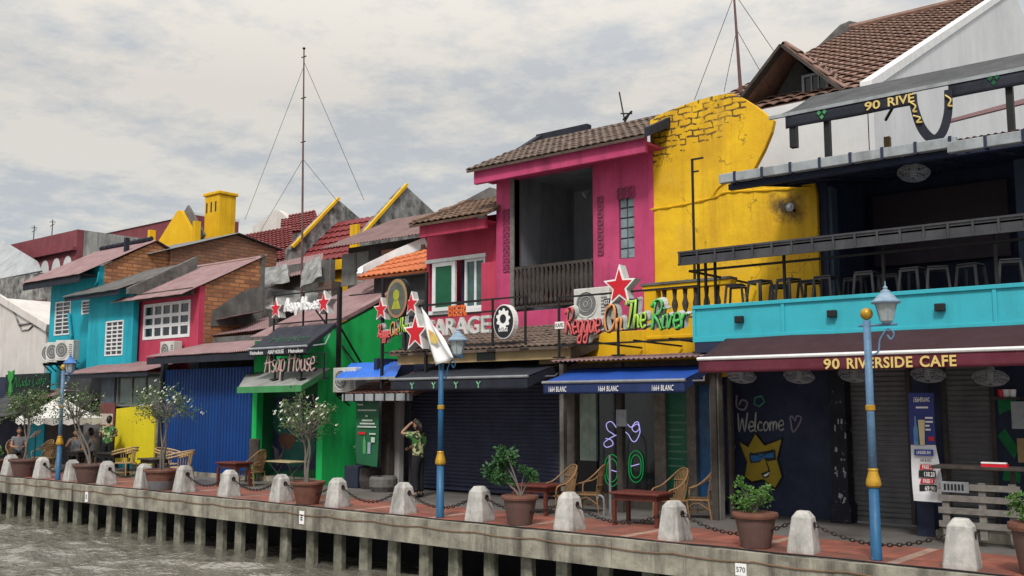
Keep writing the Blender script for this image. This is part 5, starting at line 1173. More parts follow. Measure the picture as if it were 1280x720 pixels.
# ------------------------------------------------------------------ cafe at far left
lc = thing('cafe_house', 'dark cafe with turquoise panel and black sheet lean-to below the green script board', 'shopfront', (-36,5,0))
t0,t1 = at(36,540,4.9).x, at(55,540,4.9).x; MB().box(t0,t1,4.9,5.0,.1,at(45,520,4.9).z+.2).build('turquoise_panel', TURQ, lc)
m = MB(); m.box(t1,at(70,540,4.9).x,4.95,5.05,0,2.5); 
m.build('dark_door', DWOOD, lc)
for k in range(9): pass
m = MB(); m.box(-50,t0,5.6,5.8,0,3.2); m.box(-50,t1,5.8,9,2.5,2.7); m.build('dark_wall', BLACKB, lc)
c0,c1 = at(-60,520,3.2), at(50,520,3.2)
m = MB(); za = at(20,515,3.2).z; zb2 = at(30,497,5.2).z
m.sheet((-46,3.0,za-.25),(c1.x,3.3,za-.05),(c1.x+.5,5.4,zb2+.05),(-46,5.4,zb2),30,6,lambda u,v:.06*math.sin(u*23+v*4)-.1*math.sin(math.pi*v),.03); m.build('canvas_roof', mat('black_canvas_roof',(.035,.037,.042),(.02,.021,.024),s=2,streak=.5,sc=(.14,.14,.14)), lc)
m = MB()
for i,(a_,b_) in enumerate((((46,500),(76,492)),((45,507),(78,497)),((48,513),(76,508)))): m.corr(at(a_[0],a_[1],4.0+.2*i),at(b_[0],b_[1],4.0+.2*i),at(b_[0]+3,b_[1]-8,5.3),at(a_[0],a_[1]-8,5.3),.12,.015,2)
m.build('maroon_sheet', MAUVE, lc)
m = MB()
for k in range(8): a_ = at(random.uniform(5,62),random.uniform(486,500),4.6); m.beam(a_,a_+Vector((random.uniform(1.0,2.2),.2,random.uniform(-.1,.35))),.05,.03)
m.build('batten', GWOOD, lc)
sg = thing('sign_board', 'dark board with dim green script and bright green figure on the dark cafe roof', 'sign', (at(36,478,4.6).x,4.6,3))
q = rect(9,466,62,493,4.6); z0_,z1_ = (at(9,493,4.6).z+at(62,492,4.6).z)/2,(at(20,469,4.6).z+at(62,465,4.6).z)/2
MB().box(q[0],q[1],4.55,4.62,z0_,z1_).build('board', mat('bottle_green_board',(.006,.014,.014),s=3,r=.7), sg)
t = MB(); script(t,'Nlada Cafe',(q[0]+.75,4.53,z0_+.25),(q[1]-.2,4.53,z0_+.35),.36,.018); t.build('lettering', mat('sign_green_letters',(.03,.17,.06),s=5), sg)
c = at(12.5,477,4.5); t = MB(); t.prism([c+Vector(v) for v in ((-.25,0,.42),(.0,0,.36),(.25,0,.42),(.2,0,.1),(.08,0,-.05),(.16,0,-.4),(0,0,-.62),(-.12,0,-.3),(-.05,0,-.05),(-.2,0,.12))],(0,.05,0)); t.build('green_figure', mat('bright_green_figure',(.03,.27,.05),s=5), sg)
# ------------------------------------------------------------------ white cracked gable house, far left
wg = thing('white_gable_house', 'cracked white plaster gable house behind the dark board with green script', 'building', (-44,8,0))
m = MB(); m.prism([at(-40,372,7.0),at(-3,372,7.0),at(20,386,7.0),at(58,410,7.0),Vector((at(58,410,7).x,7,1.5)),Vector((at(-40,410,7).x,7,1.5))],(0,6,0)); m.build('wall', CREAMW, wg)
m = MB(); m.beam(at(-5,370,6.95),at(60,410,6.95),.3,.16,up=(0,1,0)); m.build('coping', CREAMW, wg)
cr_ = MB(); cr_.tube([at(x,y,6.97) for x,y in ((10,382),(16,388),(20,396),(24,406),(38,404),(46,408),(55,412))],[.03,.05,.04,.06,.03,.05,.02],5); cr_.tube([at(x,y,6.97) for x,y in ((24,406),(27,413),(36,412),(44,404))],.03,5); cr_.build('crack', STAINW, wg)
sw = thing('stained_wall', 'low wall blackened with mould behind the white gable house', 'wall', (-46,9.5,0))
MB().prism([at(-40,352,9.5),at(58,342,9.5),Vector((at(58,342,9.5).x,9.5,2)),Vector((at(-40,352,9.5).x,9.5,2))],(0,.3,0)).build('wall', STAINW, sw)
MB().prism([at(18,377,9.45),at(58,374,9.45),at(58,400,9.45),at(18,400,9.45)],(0,.04,0)).build('brown_band', mat('brown_band_paint',(.07,.035,.035),s=2), sw)
sr = thing('warehouse', 'pale grey sloping sheet roof of a warehouse behind the stained wall', 'building', (-54,14,0))
m = MB(); m.sheet(at(-60,360,12),at(52,338,12),at(46,333,12.4)+Vector((0,0,.3)),at(-60,262,22),24,6,lambda u,v:.0,.1); m.build('roof', SHEETW, sr)
m = MB(); q0 = at(-60,360,12); q1 = at(50,338,12); m.box(q0.x,q1.x,12.1,12.4,0,min(q0.z,q1.z)-.02); m.build('wall', GREYW, sr)
# ------------------------------------------------------------------ long red building in the background
rb = thing('red_building', 'long old red building with row of arched niches, far behind the turquoise house', 'building', (-55,17,0))
ry_ = 16.0; q0 = at(-30,305,ry_); q1 = at(97,292,ry_); zt_ = (at(0,304,ry_).z+q1.z)/2
m = MB(); m.box(q0.x-8,q1.x,ry_,ry_+.4,0,zt_); m.box(q0.x-8,q1.x,ry_-.25,ry_-.001,zt_-1.25,zt_-1.05); m.build('wall', REDB, rb)
MB().box(q1.x-.3,q1.x,ry_+.4,27,0,zt_).build('grey_side_wall', mat('pale_stained_concrete',(.38,.38,.37),(.17,.17,.165),s=1.6,streak=.8,sc=(.07,.07,.07)), rb)
for i,px in enumerate((29,43,57,71,85)):
    c = at(px,318,ry_); w_ = .55; m = MB(); n_ = MB()
    pts = [(c.x-w_,ry_-.02,zt_-4.2),(c.x+w_,ry_-.02,zt_-4.2)]+[(c.x+w_*math.cos(t*math.pi/8),ry_-.02,zt_-2.3+w_*1.5*math.sin(t*math.pi/8)) for t in range(9)]
    m.prism(pts,(0,.019,0)); m.build('niche', WHITEW, rb)
m = MB(); m.box(-62,-48,27,34,0,zt_+.0); m.build('rear_wing', GREYW, rb)
a_,b_ = at(128,290,30),at(190,283,30); rw = thing('red_building', 'further red parapet showing above the grey side wall in the background', 'building', (b_.x,31,0))
MB().box(a_.x,b_.x+6,30,34,0,(a_.z+b_.z)/2).build('wall', REDB, rw); MB().box(a_.x,b_.x+6,29.9,34.1,(a_.z+b_.z)/2+.002,(a_.z+b_.z)/2+.2).build('coping', WHITEW, rw)
# ------------------------------------------------------------------ yellow gable house with tall yellow turret and red tiles
yg = thing('yellow_gable_house', 'yellow gabled house with square yellow turret chimney and red tiled roof', 'building', (-37,12,0))
fy = 11.0
q = [at(195,306,fy),at(222,263,fy),at(226,263,fy),at(246,300,fy)]; zb3 = 4.0
m = MB(); m.prism([q[0],q[1],q[2],q[3],Vector((q[3].x,fy,zb3)),Vector((q[0].x,fy,zb3))],(0,.35,0)); 
for px in (191,247): c = at(px,300,fy-.1); m.box(c.x-.10,c.x+.08,fy-.3,fy-.02,c.z-1.2,at(px,288 if px<200 else 277,fy-.1).z)
m.build('wall', YEL, yg)
m = MB(); m.beam(q[2]+Vector((.1,.2,.05)),q[3]+Vector((.1,.2,.05)),.5,.1,up=(0,1,0)); m.build('coping', GREYW, yg)
c0 = at(255,283,12.2); c1 = at(284,283,12.2); cw = (c1.x-c0.x)*.62; ct = at(270,243,12.2).z
m = MB(); m.box(c0.x,c0.x+cw,12.2,12.2+cw*.8,c0.z-3,ct); m.box(c0.x-.07,c0.x+cw+.07,12.13,12.27+cw*.8,ct-.001,ct+.14); ch = m.build('chimney', YEL, yg, bevel=.03)
for i in range(3): xq = c0.x+.12+i*cw*.31; MB().box(xq,xq+.10,12.19,12.199,ct-.75,ct-.3).build('vent_slot', SIGNK, ch)
rr0 = at(240,306,12.5); rr1 = at(372,318,12.5)
m = MB(); A = at(236,304,12.5); B = at(371,318,12.5); Cc = at(345,283,16.5); Dd = at(238,272,16.5); m.tiles(Vector((A.x,12.5,7.4)),Vector((B.x,12.5,7.4)),Vector((Cc.x+.5,17,Cc.z)),Vector((Dd.x,17,Cc.z)),.3,.4,.05,.05); m.build('tiled_roof', TILER, yg)
# brown brick gable in front of it
bg = thing('brick_house', 'brown brick gable house between small pink house and yellow turret', 'building', (-36.5,11,0))
BX = -34.2
f0,f1,f2 = atx(222,312,BX),atx(296,294,BX),atx(346,312,BX)
m = MB(); m.prism([Vector((BX,f0.y-.3,4)),Vector((BX,f0.y-.3,f0.z)),f1,f2,Vector((BX,f2.y,4))],(-.25,0,0)); m.build('brick_gable', BRICKB, bg)
m = MB(); m.corr((BX-6,f0.y-1.2,f0.z-.3),(BX+.15,f0.y-1.2,f0.z-.3),(BX+.15,f1.y,f1.z+.08),(BX-6,f1.y,f1.z+.08),.14,.016,2); m.corr((BX-6,f1.y,f1.z+.09),(BX+.15,f1.y,f1.z+.09),(BX+.15,f2.y+.3,f2.z),(BX-6,f2.y+.3,f2.z),.14,.016,2); m.build('sheet_roof', mat('grey_blue_sheet',(.20,.21,.22),(.13,.135,.14),s=2,streak=.4), bg)
MB().box(BX-6,BX-.26,f0.y-.2,f0.y,4,f0.z-.2).build('dark_wall', NAVY, bg)
# ------------------------------------------------------------------ ruined roof between
ru = thing('ruined_house', 'half ruined house with torn pale sheets and brick pier behind the green house', 'building', (-27,9,0))
m = MB()
def crum(pts,amp,n=8,seed=0):
    m.sheet(*[at(x,y,Y_) for x,y,Y_ in pts],n,n,lambda u,v: amp*.28*noise.noise((u*3+seed,v*2,seed)),.02)
crum(((330,385,8.0),(392,392,8.2),(398,366,9.5),(335,360,9.5)),.35,8,1); crum(((330,360,8.6),(362,352,8.6),(358,330,9.6),(330,335,9.6)),.4,8,2); crum(((375,360,7.8),(402,345,7.8),(400,320,8.6),(378,330,8.6)),.35,8,3); crum(((345,385,7.4),(410,400,7.4),(412,390,8.2),(350,372,8.2)),.2,8,4)
m.build('torn_sheet', mat('torn_pale_sheet',(.30,.31,.31),(.12,.125,.125),s=2.5,streak=.8), ru)
m = MB(); m.corr(at(338,352,9.6),at(402,336,9.6),at(404,316,11.2),at(346,328,11.2),.14,.02,2); m.build('sheet_roof', MAUVE, ru)
m = MB(); m.tiles(at(372,400,8.0),at(405,388,8.0),at(405,374,9.0),at(378,384,9.0),.2,.3,.04,.04); m.build('tile_remnant', TILEO, ru)
q = at(406,395,8.0); m = MB(); m.box(q.x-.35,q.x+.3,8,8.4,3,at(406,352,8.0).z); m.build('brick_pier', brick('dark_brick_x',(.14,.07,.05),(.10,.06,.045),(.10,.09,.08),'x'), ru)
m = MB(); q0 = at(330,400,9.9); q1 = at(412,400,9.9); m.box(q0.x,q1.x,9.9,10.1,3,at(370,330,9.9).z); m.build('rear_wall', GREYW, ru)
# ------------------------------------------------------------------ red tiled house with mouldy gables
rt = thing('red_tiled_house', 'red tiled house between two mouldy gable walls with yellow edging', 'building', (-30,14,0))
GX2 = -27.0; g0_,g1_,g2_ = atx(466,290,GX2),atx(508,233,GX2),atx(548,270,GX2)
y_e = g0_.y; z_e = g0_.z
def gablewall(X_, dx, name='gable_wall'):
    m = MB(); m.prism([Vector((X_,g0_.y-.6,5)),Vector((X_,g0_.y-.6,g0_.z-.3)),Vector((X_,g1_.y,g1_.z)),Vector((X_,g2_.y,g2_.z)),Vector((X_,g2_.y,5))],(dx,0,0)); o = m.build(name, STAINW, rt)
    m = MB(); m.beam((X_+.02+dx*.0,g0_.y-.6,g0_.z-.24),(X_+.02+dx*.0,g1_.y,g1_.z+.07),abs(dx)*.3,.10); m.build('coping', YEL if X_ != X3 else GREYW, o)
X2 = at(423,248,g1_.y).x; X3 = at(345,262,g1_.y).x
gablewall(GX2,-.4); gablewall(X2,-.4)
q = [at(x,y,19.0) for x,y in ((316,283),(345,262),(350,264),(372,284))]; m = MB(); m.prism([*q,q[3]-Vector((0,0,4)),q[0]-Vector((0,0,4))],(0,.4,0)); m.build('rear_gable', CREAMW, rt)
m = MB(); m.tiles(at(350,292,17.5),at(402,286,17.5),at(394,263,19.5),at(352,271,19.5),.3,.4,.05,.05); m.build('rear_tiles', TILER, rt)
m = MB()
for xa1,xb1 in ((X2,GX2-.4),): m.tiles((xa1,g0_.y-.5,g0_.z-.95),(xb1,g0_.y-.5,g0_.z-.95),(xb1,g1_.y,g1_.z-.95),(xa1,g1_.y,g1_.z-.95),.3,.4,.05,.05)
m.build('tiled_roof', TILER, rt)
m = MB(); m.box(X2,GX2-.4,g0_.y-.4,g0_.y-.1,5,g0_.z-1.0); m.box(X2-.01,GX2-.3,g0_.y-.66,g0_.y-.45,g0_.z-1.35,g0_.z-.98); m.box(GX2-.4,GX2,g0_.y-.75,g0_.y-.62,5,g0_.z+.2); m.build('yellow_eave', YEL, rt)
# ------------------------------------------------------------------ brown roofed house
bh = thing('brown_roof_house', 'house with brown sheet roof and pale boarded window behind green house', 'building', (-23,10,0))
A,B = at(402,316,8.2),at(512,288,8.2); Cc,Dd = at(548,264,10.8),at(455,290,10.8)
ez2 = (A.z+B.z)/2; er = (Cc.z+Dd.z)/2
m = MB(); m.corr((A.x,8.2,ez2),(B.x+.5,8.2,ez2),(B.x+.5,11.3,er+.25),(A.x,11.3,er+.25),.14,.018,4); m.build('sheet_roof', BROWNR, bh)
m = MB(); w0_,w1_,wa_,wb_ = rect(426,318,460,354,8.9); m.wall(A.x+.5,B.x+.3,3.5,ez2+.05,8.9,.2,[(w0_,w1_,wa_,wb_)]); m.box(B.x+.1,B.x+.3,9.1,13,3.5,ez2); m.build('wall', mat('sooty_wall',(.06,.05,.05),(.03,.027,.03),s=1.5,streak=.4), bh)
m = MB(); m.box(w0_,w1_,8.95,9.0,wa_,wb_); wn = m.build('boarded_window', mat('boarded_panel',(.25,.25,.24),(.16,.16,.155),s=3,streak=.4), bh); MB().box((w0_+w1_)/2-.05,(w0_+w1_)/2+.05,8.93,8.949,wa_,wb_).build('mullion', GWOOD, wn)
MB().box(at(480,300,8.7).x,B.x+.2,8.6,8.7,ez2-1.0,ez2-.25).build('brick_strip', BRICKO if False else brick('orange_brick_x',(.30,.13,.07),(.2,.09,.05),(.2,.16,.13),'x'), bh)
oh = thing('orange_roof_house', 'low house with orange clay tiles and white rounded ridge behind stars sign', 'building', (-20,8,0))
A,B = at(446,351,6.9),at(533,334,6.9); ez3 = (A.z+B.z)/2
m = MB(); C1,D1 = at(534,309,8.6),at(470,330,8.6); oc, od = at(531,306,8.7), at(492,323,8.1); m.tiles((A.x,6.9,ez3),(LX0-.02,6.9,ez3),(LX0-.02,8.7,oc.z),(od.x,8.1,od.z),.2,.3,.04,.03); m.build('tiled_roof', TILEO, oh)
m = MB(); pw_ = cr([at(450,347,7.1),at(456,338,7.4),at(490,321,8.15),at(533,303,8.75)],5)
for i in range(len(pw_)-1): m.beam(pw_[i],pw_[i+1]+(pw_[i+1]-pw_[i])*.04,.16,.30)
m.build('white_ridge', WHITEP, oh)
MB().box(A.x+.3,LX0-.05,7.3,7.5,3.3,ez3+.02).build('wall', DARKG, oh)
# ------------------------------------------------------------------ masts, antenna
def mast(px_top, py_top, px_bot, py_bot, Y_, r, label, guys, segs=True):
    a_ = at(px_bot,py_bot,Y_); b_ = at(px_top,py_top,Y_)
    o = thing('antenna_mast', label, 'antenna', a_)
    MB().tube([a_,b_],[r*.95,r*.5],6).build('mast', mat('rusty_mast',(.14,.07,.06),(.08,.05,.05),s=6) if 'rusty_mast' not in MATS else MATS['rusty_mast'], o)
    m = MB()
    for (x,y,Yg,t) in guys: m.tube([a_.lerp(b_,t),at(x,y,Yg)],.0075,4)
    m.build('guy_wire', CABLE, o)
    return o,a_,b_
o,a_,b_ = mast(380,62,377,372,8.4,.045,'tall rusty antenna mast with guy wires rising behind the green house',[(306,275,11,.93),(325,290,12,.55),(455,250,11,.95),(430,262,11,.55)])
m = MB()
for t in (.62,.8,.97): c = a_.lerp(b_,t); m.beam(c+Vector((-.12,0,0)),c+Vector((.12,0,0)),.03)
m.lathe(b_,[(.03,0),(.06,.05),(.0,.1)],8); m.build('cross_piece', CABLE, o)
o,a_,b_ = mast(917,-12,926,116,9.0,.05,'antenna mast with red marks standing behind the yellow gable top',[(868,125,10,.95),(905,115,10,.6),(975,75,11,.98),(962,110,10,.62)])
o = thing('roof_antenna','small spiky television antenna on the grey tiled pink roof','antenna',at(781,152,8.3)); m = MB(); a_ = at(781,152,8.3); m.tube([a_,at(774,115,8.3)],.02,5); m.tube([a_,at(788,140,8.3)],.025,5); m.tube([at(776,142,8.3),at(790,142,8.3)],.02,5); m.tube([at(779,150,8.3),at(790,139,8.3)],.03,5); m.build('aerial', CABLE, o)
for px,py,lab in ((42,299,'thin television aerial at the left end of the red building roof'),(65,292,'low rail shaped aerial in the middle of the red building roof')):
    a_ = at(px,py,17); o = thing('roof_antenna',lab,'antenna',a_); m = MB(); m.tube([a_+Vector((0,0,-.6)),a_+Vector((0,0,.9))],.03,5); m.tube([a_+Vector((-.4,0,.8)),a_+Vector((.4,0,.7))],.02,5); m.tube([a_+Vector((-.3,0,.5)),a_+Vector((.3,0,.6))],.02,5); m.build('aerial', CABLE, o)
ac_unit((at(745,400,5.6).x,5.6,at(745,401,5.6).z),.95,.72,.36,'white air conditioner standing behind the red to green script sign',0,brackets=False)
# ------------------------------------------------------------------ bollards and chains
BYY = 1.22
bpx = [(13,594),(52,597),(90,600),(133,604),(180,609),(230,614),(286,620),(351,627),(422,633),(504,641),(600,650),(712,662),(844,675),(1005,692),(1203,712)]
blab = ['pale bollard just left of the leftmost potted tree','pale bollard between the leftmost potted tree and the left lamp post','pale bollard between left lamp post and the pot under the parasol','bollard in front of the black table beside the man in leaf print shirt','bollard in front of the yellow panel, left of the two tone pot','bollard right of the two tone pot, before the blue shed','bollard in front of the chair and red table beside the blue shed','bollard left of the reddish pot before the green house','bollard right of the reddish pot, before the green banner','bollard in front of the woman with raised arm','bollard under the leafy bush, left of the brown pot','bollard in front of the first rattan chair pair','bollard in front of the second rattan chair pair','bollard right of the light green plant pot at the graffiti star','bollard standing before the slatted bench, nearest the tallest lamp post']
def bollard_mesh():
    m = MB(); b, t_, h = .215,.135,.60
    def ring(w,c,z): return [(-w+c,-w,z),(w-c,-w,z),(w,-w+c,z),(w,w-c,z),(w-c,w,z),(-w+c,w,z),(-w,w-c,z),(-w,-w+c,z)]
    rs_ = [ring(b,.02,-.01),ring(b,.02,.04),ring(t_+.02,.035,h-.09),ring(t_-.045,.035,h)]
    vs = [p for r_ in rs_ for p in r_]; fs = [tuple(range(7,-1,-1)),tuple(24+j for j in range(8))]
    for i in range(3):
        for j in range(8): fs.append((i*8+j,i*8+(j+1)%8,(i+1)*8+(j+1)%8,(i+1)*8+j))
    return m.add(vs,fs)
bx_ = []
b0 = None
for i,(px,py) in enumerate(bpx):
    x = at(px,py,BYY).x; bx_.append(x); p = (x,BYY,0); rzz = random.uniform(-.12,.12); rk_ = random.uniform(.95,1.05)
    if b0 is None:
        b0 = thing('bollard',blab[i],'bollard',p,0,'concrete bollards along the quay edge'); o = bollard_mesh().build('post',BOLL,None,bevel=.012); o.parent = b0
        for s in (-1,1):
            m = MB(); m.tube([(s*(.168+.022*math.cos(t)*0),.045*math.cos(t),.40+.045*math.sin(t)) for t in [k*math.pi/5 for k in range(10)]],.014,5,closed=True); m.lathe((s*.164,0,.40),[(.04,-.008),(.04,.008)],10,axis=(1,0,0)); m.build('chain_ring',CHAINM,None).parent = b0
    else: dup(b0,p,rzz,blab[i],sc=(.94*rk_,.94*rk_,rk_)).rotation_euler.y = random.uniform(-.035,.035)
for i in range(len(bx_)-1):
    a = Vector((bx_[i]+.17,BYY-.02,.40)); b = Vector((bx_[i+1]-.17,BYY-.02,.40)); L = (b-a).length; n = int(L/.062); sag = random.uniform(.16,.26); m = MB()
    near = i >= 6
    pts = [a.lerp(b,t/n)+Vector((0,0,-sag*4*(t/n)*(1-t/n))) for t in range(n+1)]
    for k in range(n):
        p,q = pts[k],pts[k+1]; d = (q-p).normalized(); c = (p+q)/2; u = d.cross(Vector((0,1,0))).normalized(); w_ = Vector((0,1,0)) if k%2 else u
        m.tube([c+d*(.042*math.cos(t*math.pi/4))+w_*(.022*math.sin(t*math.pi/4)) for t in range(8)],.0095,4 if near else 3,closed=True)
    o = m.build('bollard_chain',CHAINM,loc=(a.x,BYY,0))
    tag(o,['chain from the far left bollard past the leftmost potted tree', 'chain passing the left lamp post foot', 'chain behind the pot that stands under the parasol', 'chain from the black table bollard toward the lemon panel', 'chain behind the two tone pot', 'chain in front of the blue shed, left of the red table', 'chain in front of the red table at the blue shed', 'chain behind the reddish pot before the green house', 'chain in front of the green banner and grey shopfront', 'chain passing the middle lamp post', 'chain behind the brown pot with the leaning bush', 'chain before the right red table with bent pipe', 'chain behind the light green bush pot', 'longest chain in view, passing the tallest lamp post'][i],'chain','chains between the bollards')

# ------------------------------------------------------------------ pots and plants
def pot_mesh(r,h,mat_,rim=True):
    m = MB(); m.lathe((0,0,0),[(r*.66,0),(r*.70,.01),(r*.9,h*.62),(r*.96,h*.84),(r*.97,h*.86),(r*1.08,h*.875),(r*1.10,h*.95),(r*1.08,h),(r*.96,h),(r*.94,h*.93)],28); return m
def leaves(m, c, rad, n, size, flat=1.0, shell=.55, clumps=0):
    cs = [Vector(c)+Vector((random.gauss(0,rad[0]*.5),random.gauss(0,rad[1]*.5),random.gauss(0,rad[2]*.45))) for _ in range(clumps)]
    for _ in range(n):
        if clumps and random.random() < .8:
            q = random.choice(cs); p = q+Vector([random.gauss(0,rad[i]*.17) for i in range(3)])
        else:
            while 1:
                u = Vector([random.uniform(-1,1) for _ in range(3)])
                if shell < u.length < 1 or (u.length < 1 and random.random() < .35): break
            p = Vector(c)+Vector((u.x*rad[0],u.y*rad[1],u.z*rad[2]))
        d = (p-Vector(c)); d = d.normalized()*.6+Vector([random.gauss(0,.6) for _ in range(3)])+Vector((0,0,.2)); d.normalize()
        s = d.orthogonal().normalized(); s = (Matrix.Rotation(random.uniform(0,6.28),3,d) @ s); l = size*random.uniform(.6,1.3); w = l*.28; nn = d.cross(s)*l*.08
        m.add([p,p+d*l*.5+s*w+nn,p+d*l,p+d*l*.5-s*w+nn],[(0,1,2),(0,2,3)])
def branch(m, tips, p, d, l, r, depth):
    q = p+d*l; mid = (p+q)/2+Vector([random.gauss(0,l*.07) for _ in range(3)])
    m.tube([p,mid,q],[r,r*.85,r*.68],6 if r > .008 else 4)
    if depth == 0: tips.append(q); return
    for k in range(random.choice((2,3,3))):
        e = (d+Vector([random.gauss(0,.5),random.gauss(0,.5),random.gauss(.1,.3)])).normalized(); branch(m,tips,q,e,l*random.uniform(.62,.85),r*.64,depth-1)
def potted_tree(px,py,label,pr,phh,pm,cz,ch,cw,nl,lean=0.0,flowers=40,two=False,leaf=.055,leany=0.0):
    """cz: height of the crown's middle, ch / cw: its half height and half width"""
    g = at(px,py,BYY); p = Vector((g.x,BYY+random.uniform(-.02,.02),0)); r = thing('potted_tree',label,'potted tree',p,0,'small flowering trees in pots')
    o = pot_mesh(pr,phh,pm).build('pot',pm,None,smooth=False); o.parent = r
    if two: MB().lathe((0,0,0),[(pr*.667,-.001),(pr*.703,.01),(pr*.845,phh*.45),(pr*.83,phh*.46)],28).build('dark_base',SHUT2,None).parent = o
    MB().lathe((0,0,0),[(pr*.94,phh*.86),(pr*.94,phh*.90)],20).build('soil',SOIL,None).parent = r
    m = MB(); L = MB(); F = MB(); cc = Vector((lean,leany,cz)); zb = phh*.88; heads = []
    for k in range(3):
        top = Vector((lean*.8+random.uniform(-.16,.16),leany*.8+random.uniform(-.12,.12),cz-ch*.75+random.uniform(-.1,.08))); q = Vector((random.uniform(-.05,.05),random.uniform(-.04,.04),zb))
        pts = cr([q,q.lerp(top,.35)+Vector((random.gauss(0,.05),random.gauss(0,.04),0)),q.lerp(top,.7)+Vector((random.gauss(0,.05),random.gauss(0,.04),0)),top],4); n_ = len(pts)
        m.tube(pts,[.03-.014*i/n_ for i in range(n_)],7); heads += [top,pts[-3]]
    clumps = []
    for k in range(34):
        while 1:
            u = Vector([random.uniform(-1,1) for _ in range(3)])
            if u.length < 1 and u.z > -.75 and (u.length > .45 or random.random() < .3): break
        t = cc+Vector((u.x*cw,u.y*cw,u.z*ch*(1-.25*abs(u.x)))); h = min(heads,key=lambda q:(q-t).length+random.random()*.2)
        mid = h.lerp(t,.5)+Vector([random.gauss(0,.05) for _ in range(3)])+Vector((0,0,.05))
        pts = cr([h,mid,t],4); m.tube(pts,[.012-.008*i/len(pts) for i in range(len(pts))],4); clumps.append(t)
        for j in range(3):
            e = t+Vector([random.gauss(0,cw*.2) for _ in range(3)]); m.tube([mid.lerp(t,.6),e],[.005,.003],3); clumps.append(e)
    for k in range(nl):
        t = random.choice(clumps); c = t+Vector([random.gauss(0,cw*.085) for _ in range(3)])
        d = Vector([random.gauss(0,.8) for _ in range(3)])+Vector((0,0,.35)); d.normalize(); s = (Matrix.Rotation(random.uniform(0,6.28),3,d)@d.orthogonal().normalized()); l = leaf*random.uniform(.6,1.35)
        L.add([c,c+d*l*.5+s*l*.3,c+d*l,c+d*l*.5-s*l*.3],[(0,1,2),(0,2,3)])
    for k in range(flowers):
        t = random.choice([q for q in clumps if q.z > cz-ch*.35]); t = t+Vector([random.gauss(0,cw*.09) for _ in range(3)])+Vector((0,-.04,.03))
        for j in range(5): a = j*1.257+k; d = Vector((math.cos(a),math.sin(a)*.6-.3,math.sin(a)*.7)).normalized()*.036; s = d.cross(Vector((.2,1,.3))).normalized()*.018; F.add([t,t+d*.6+s,t+d,t+d*.6-s],[(0,1,2),(0,2,3)])
    m.build('trunk',BARK,None).parent = r; L.build('crown',LEAF1,None,weld=False).parent = r; F.build('blossom',PETAL,None,weld=False).parent = r
    return r
potted_tree(31,597,'leftmost potted tree with dense round crown below the dark cafe board',.42,.50,TERRAD,2.05,.48,.62,3000,lean=-.18,flowers=22)
potted_tree(112,602,'potted tree with sparse crown and bent trunk standing before the white parasol',.42,.50,TERRAD,2.05,.48,.72,1200,lean=-.42,leany=-.25,flowers=22)
potted_tree(202,612,'potted tree in the two tone pot before lemon panel and blue shed',.40,.50,TERRA,2.08,.50,.72,1500,lean=.0,flowers=46,two=True)
potted_tree(385,629,'potted tree with grey branches in the reddish pot before the green house',.335,.47,TERRA,1.75,.52,.58,1300,lean=-.12,flowers=40)
def potted_bush(px,py,label,pr,phh,pm,kind):
    g = at(px,py,BYY); p = Vector((g.x,BYY,0)); r = thing('potted_bush',label,'potted plant',p,0,'leafy bushes in pots')
    pot_mesh(pr,phh,pm).build('pot',pm,None).parent = r
    MB().lathe((0,0,0),[(pr*1.085,phh*.865),(pr*1.115,phh*.93),(pr*1.09,phh*1.004),(pr*.97,phh*1.004)],28).build('rim',TERRA,None).parent = r
    MB().lathe((0,0,0),[(pr*.94,phh*.86),(pr*.94,phh*.91)],20).build('soil',SOIL,None).parent = r
    m = MB(); l = MB(); z = phh*.9
    if kind == 'lean':
        ends = [(-.62,0,z+.42),(-.42,.05,z+.62),(-.25,-.05,z+.72),(.12,0,z+.48),(.2,.1,z+.36),(-.35,-.1,z+.33)]
        for e in ends: m.tube(cr([(random.uniform(-.03,.08),0,z),(e[0]*.35,e[1]*.5,z+(e[2]-z)*.5),e],4),.013,5)
        for e,n_,s_ in zip(ends,(520,560,420,150,120,320),(.19,.21,.17,.09,.09,.17)): leaves(l,e,(s_,s_,s_*.85),n_,.075,clumps=7)
        l.build('foliage',LEAF3,None).parent = r
    else:
        for k in range(8):
            a = k*.8; e = Vector((math.cos(a)*.19-.04,math.sin(a)*.16,z+random.uniform(.14,.46))); m.tube(cr([(0,0,z),(e.x*.4,e.y*.4,z+.2),e],4),.012,5); leaves(l,e,(.11,.10,.09),100,.055,clumps=4)
        leaves(l,(-.03,0,z+.17),(.19,.17,.16),170,.055,clumps=7); l.build('foliage',LEAF2,None).parent = r
    m.build('stem',BARK,None).parent = r
    return r
potted_bush(650,656,'dark green bush leaning left over a bollard in a brown glazed pot',.295,.50,TERRAD,'lean')
potted_bush(945,685,'light green bush in brown pot in front of the graffiti star',.30,.50,TERRAD,'round')
p = atg(1291,718); r = potted_bush(1300,720,'light green bush beyond the slatted bench, cut off by the picture edge',.30,.62,TERRAD,'round')
r = potted_bush(-8,596,'low green bush before the leftmost potted tree, cut off by the picture edge',.30,.42,TERRAD,'round')
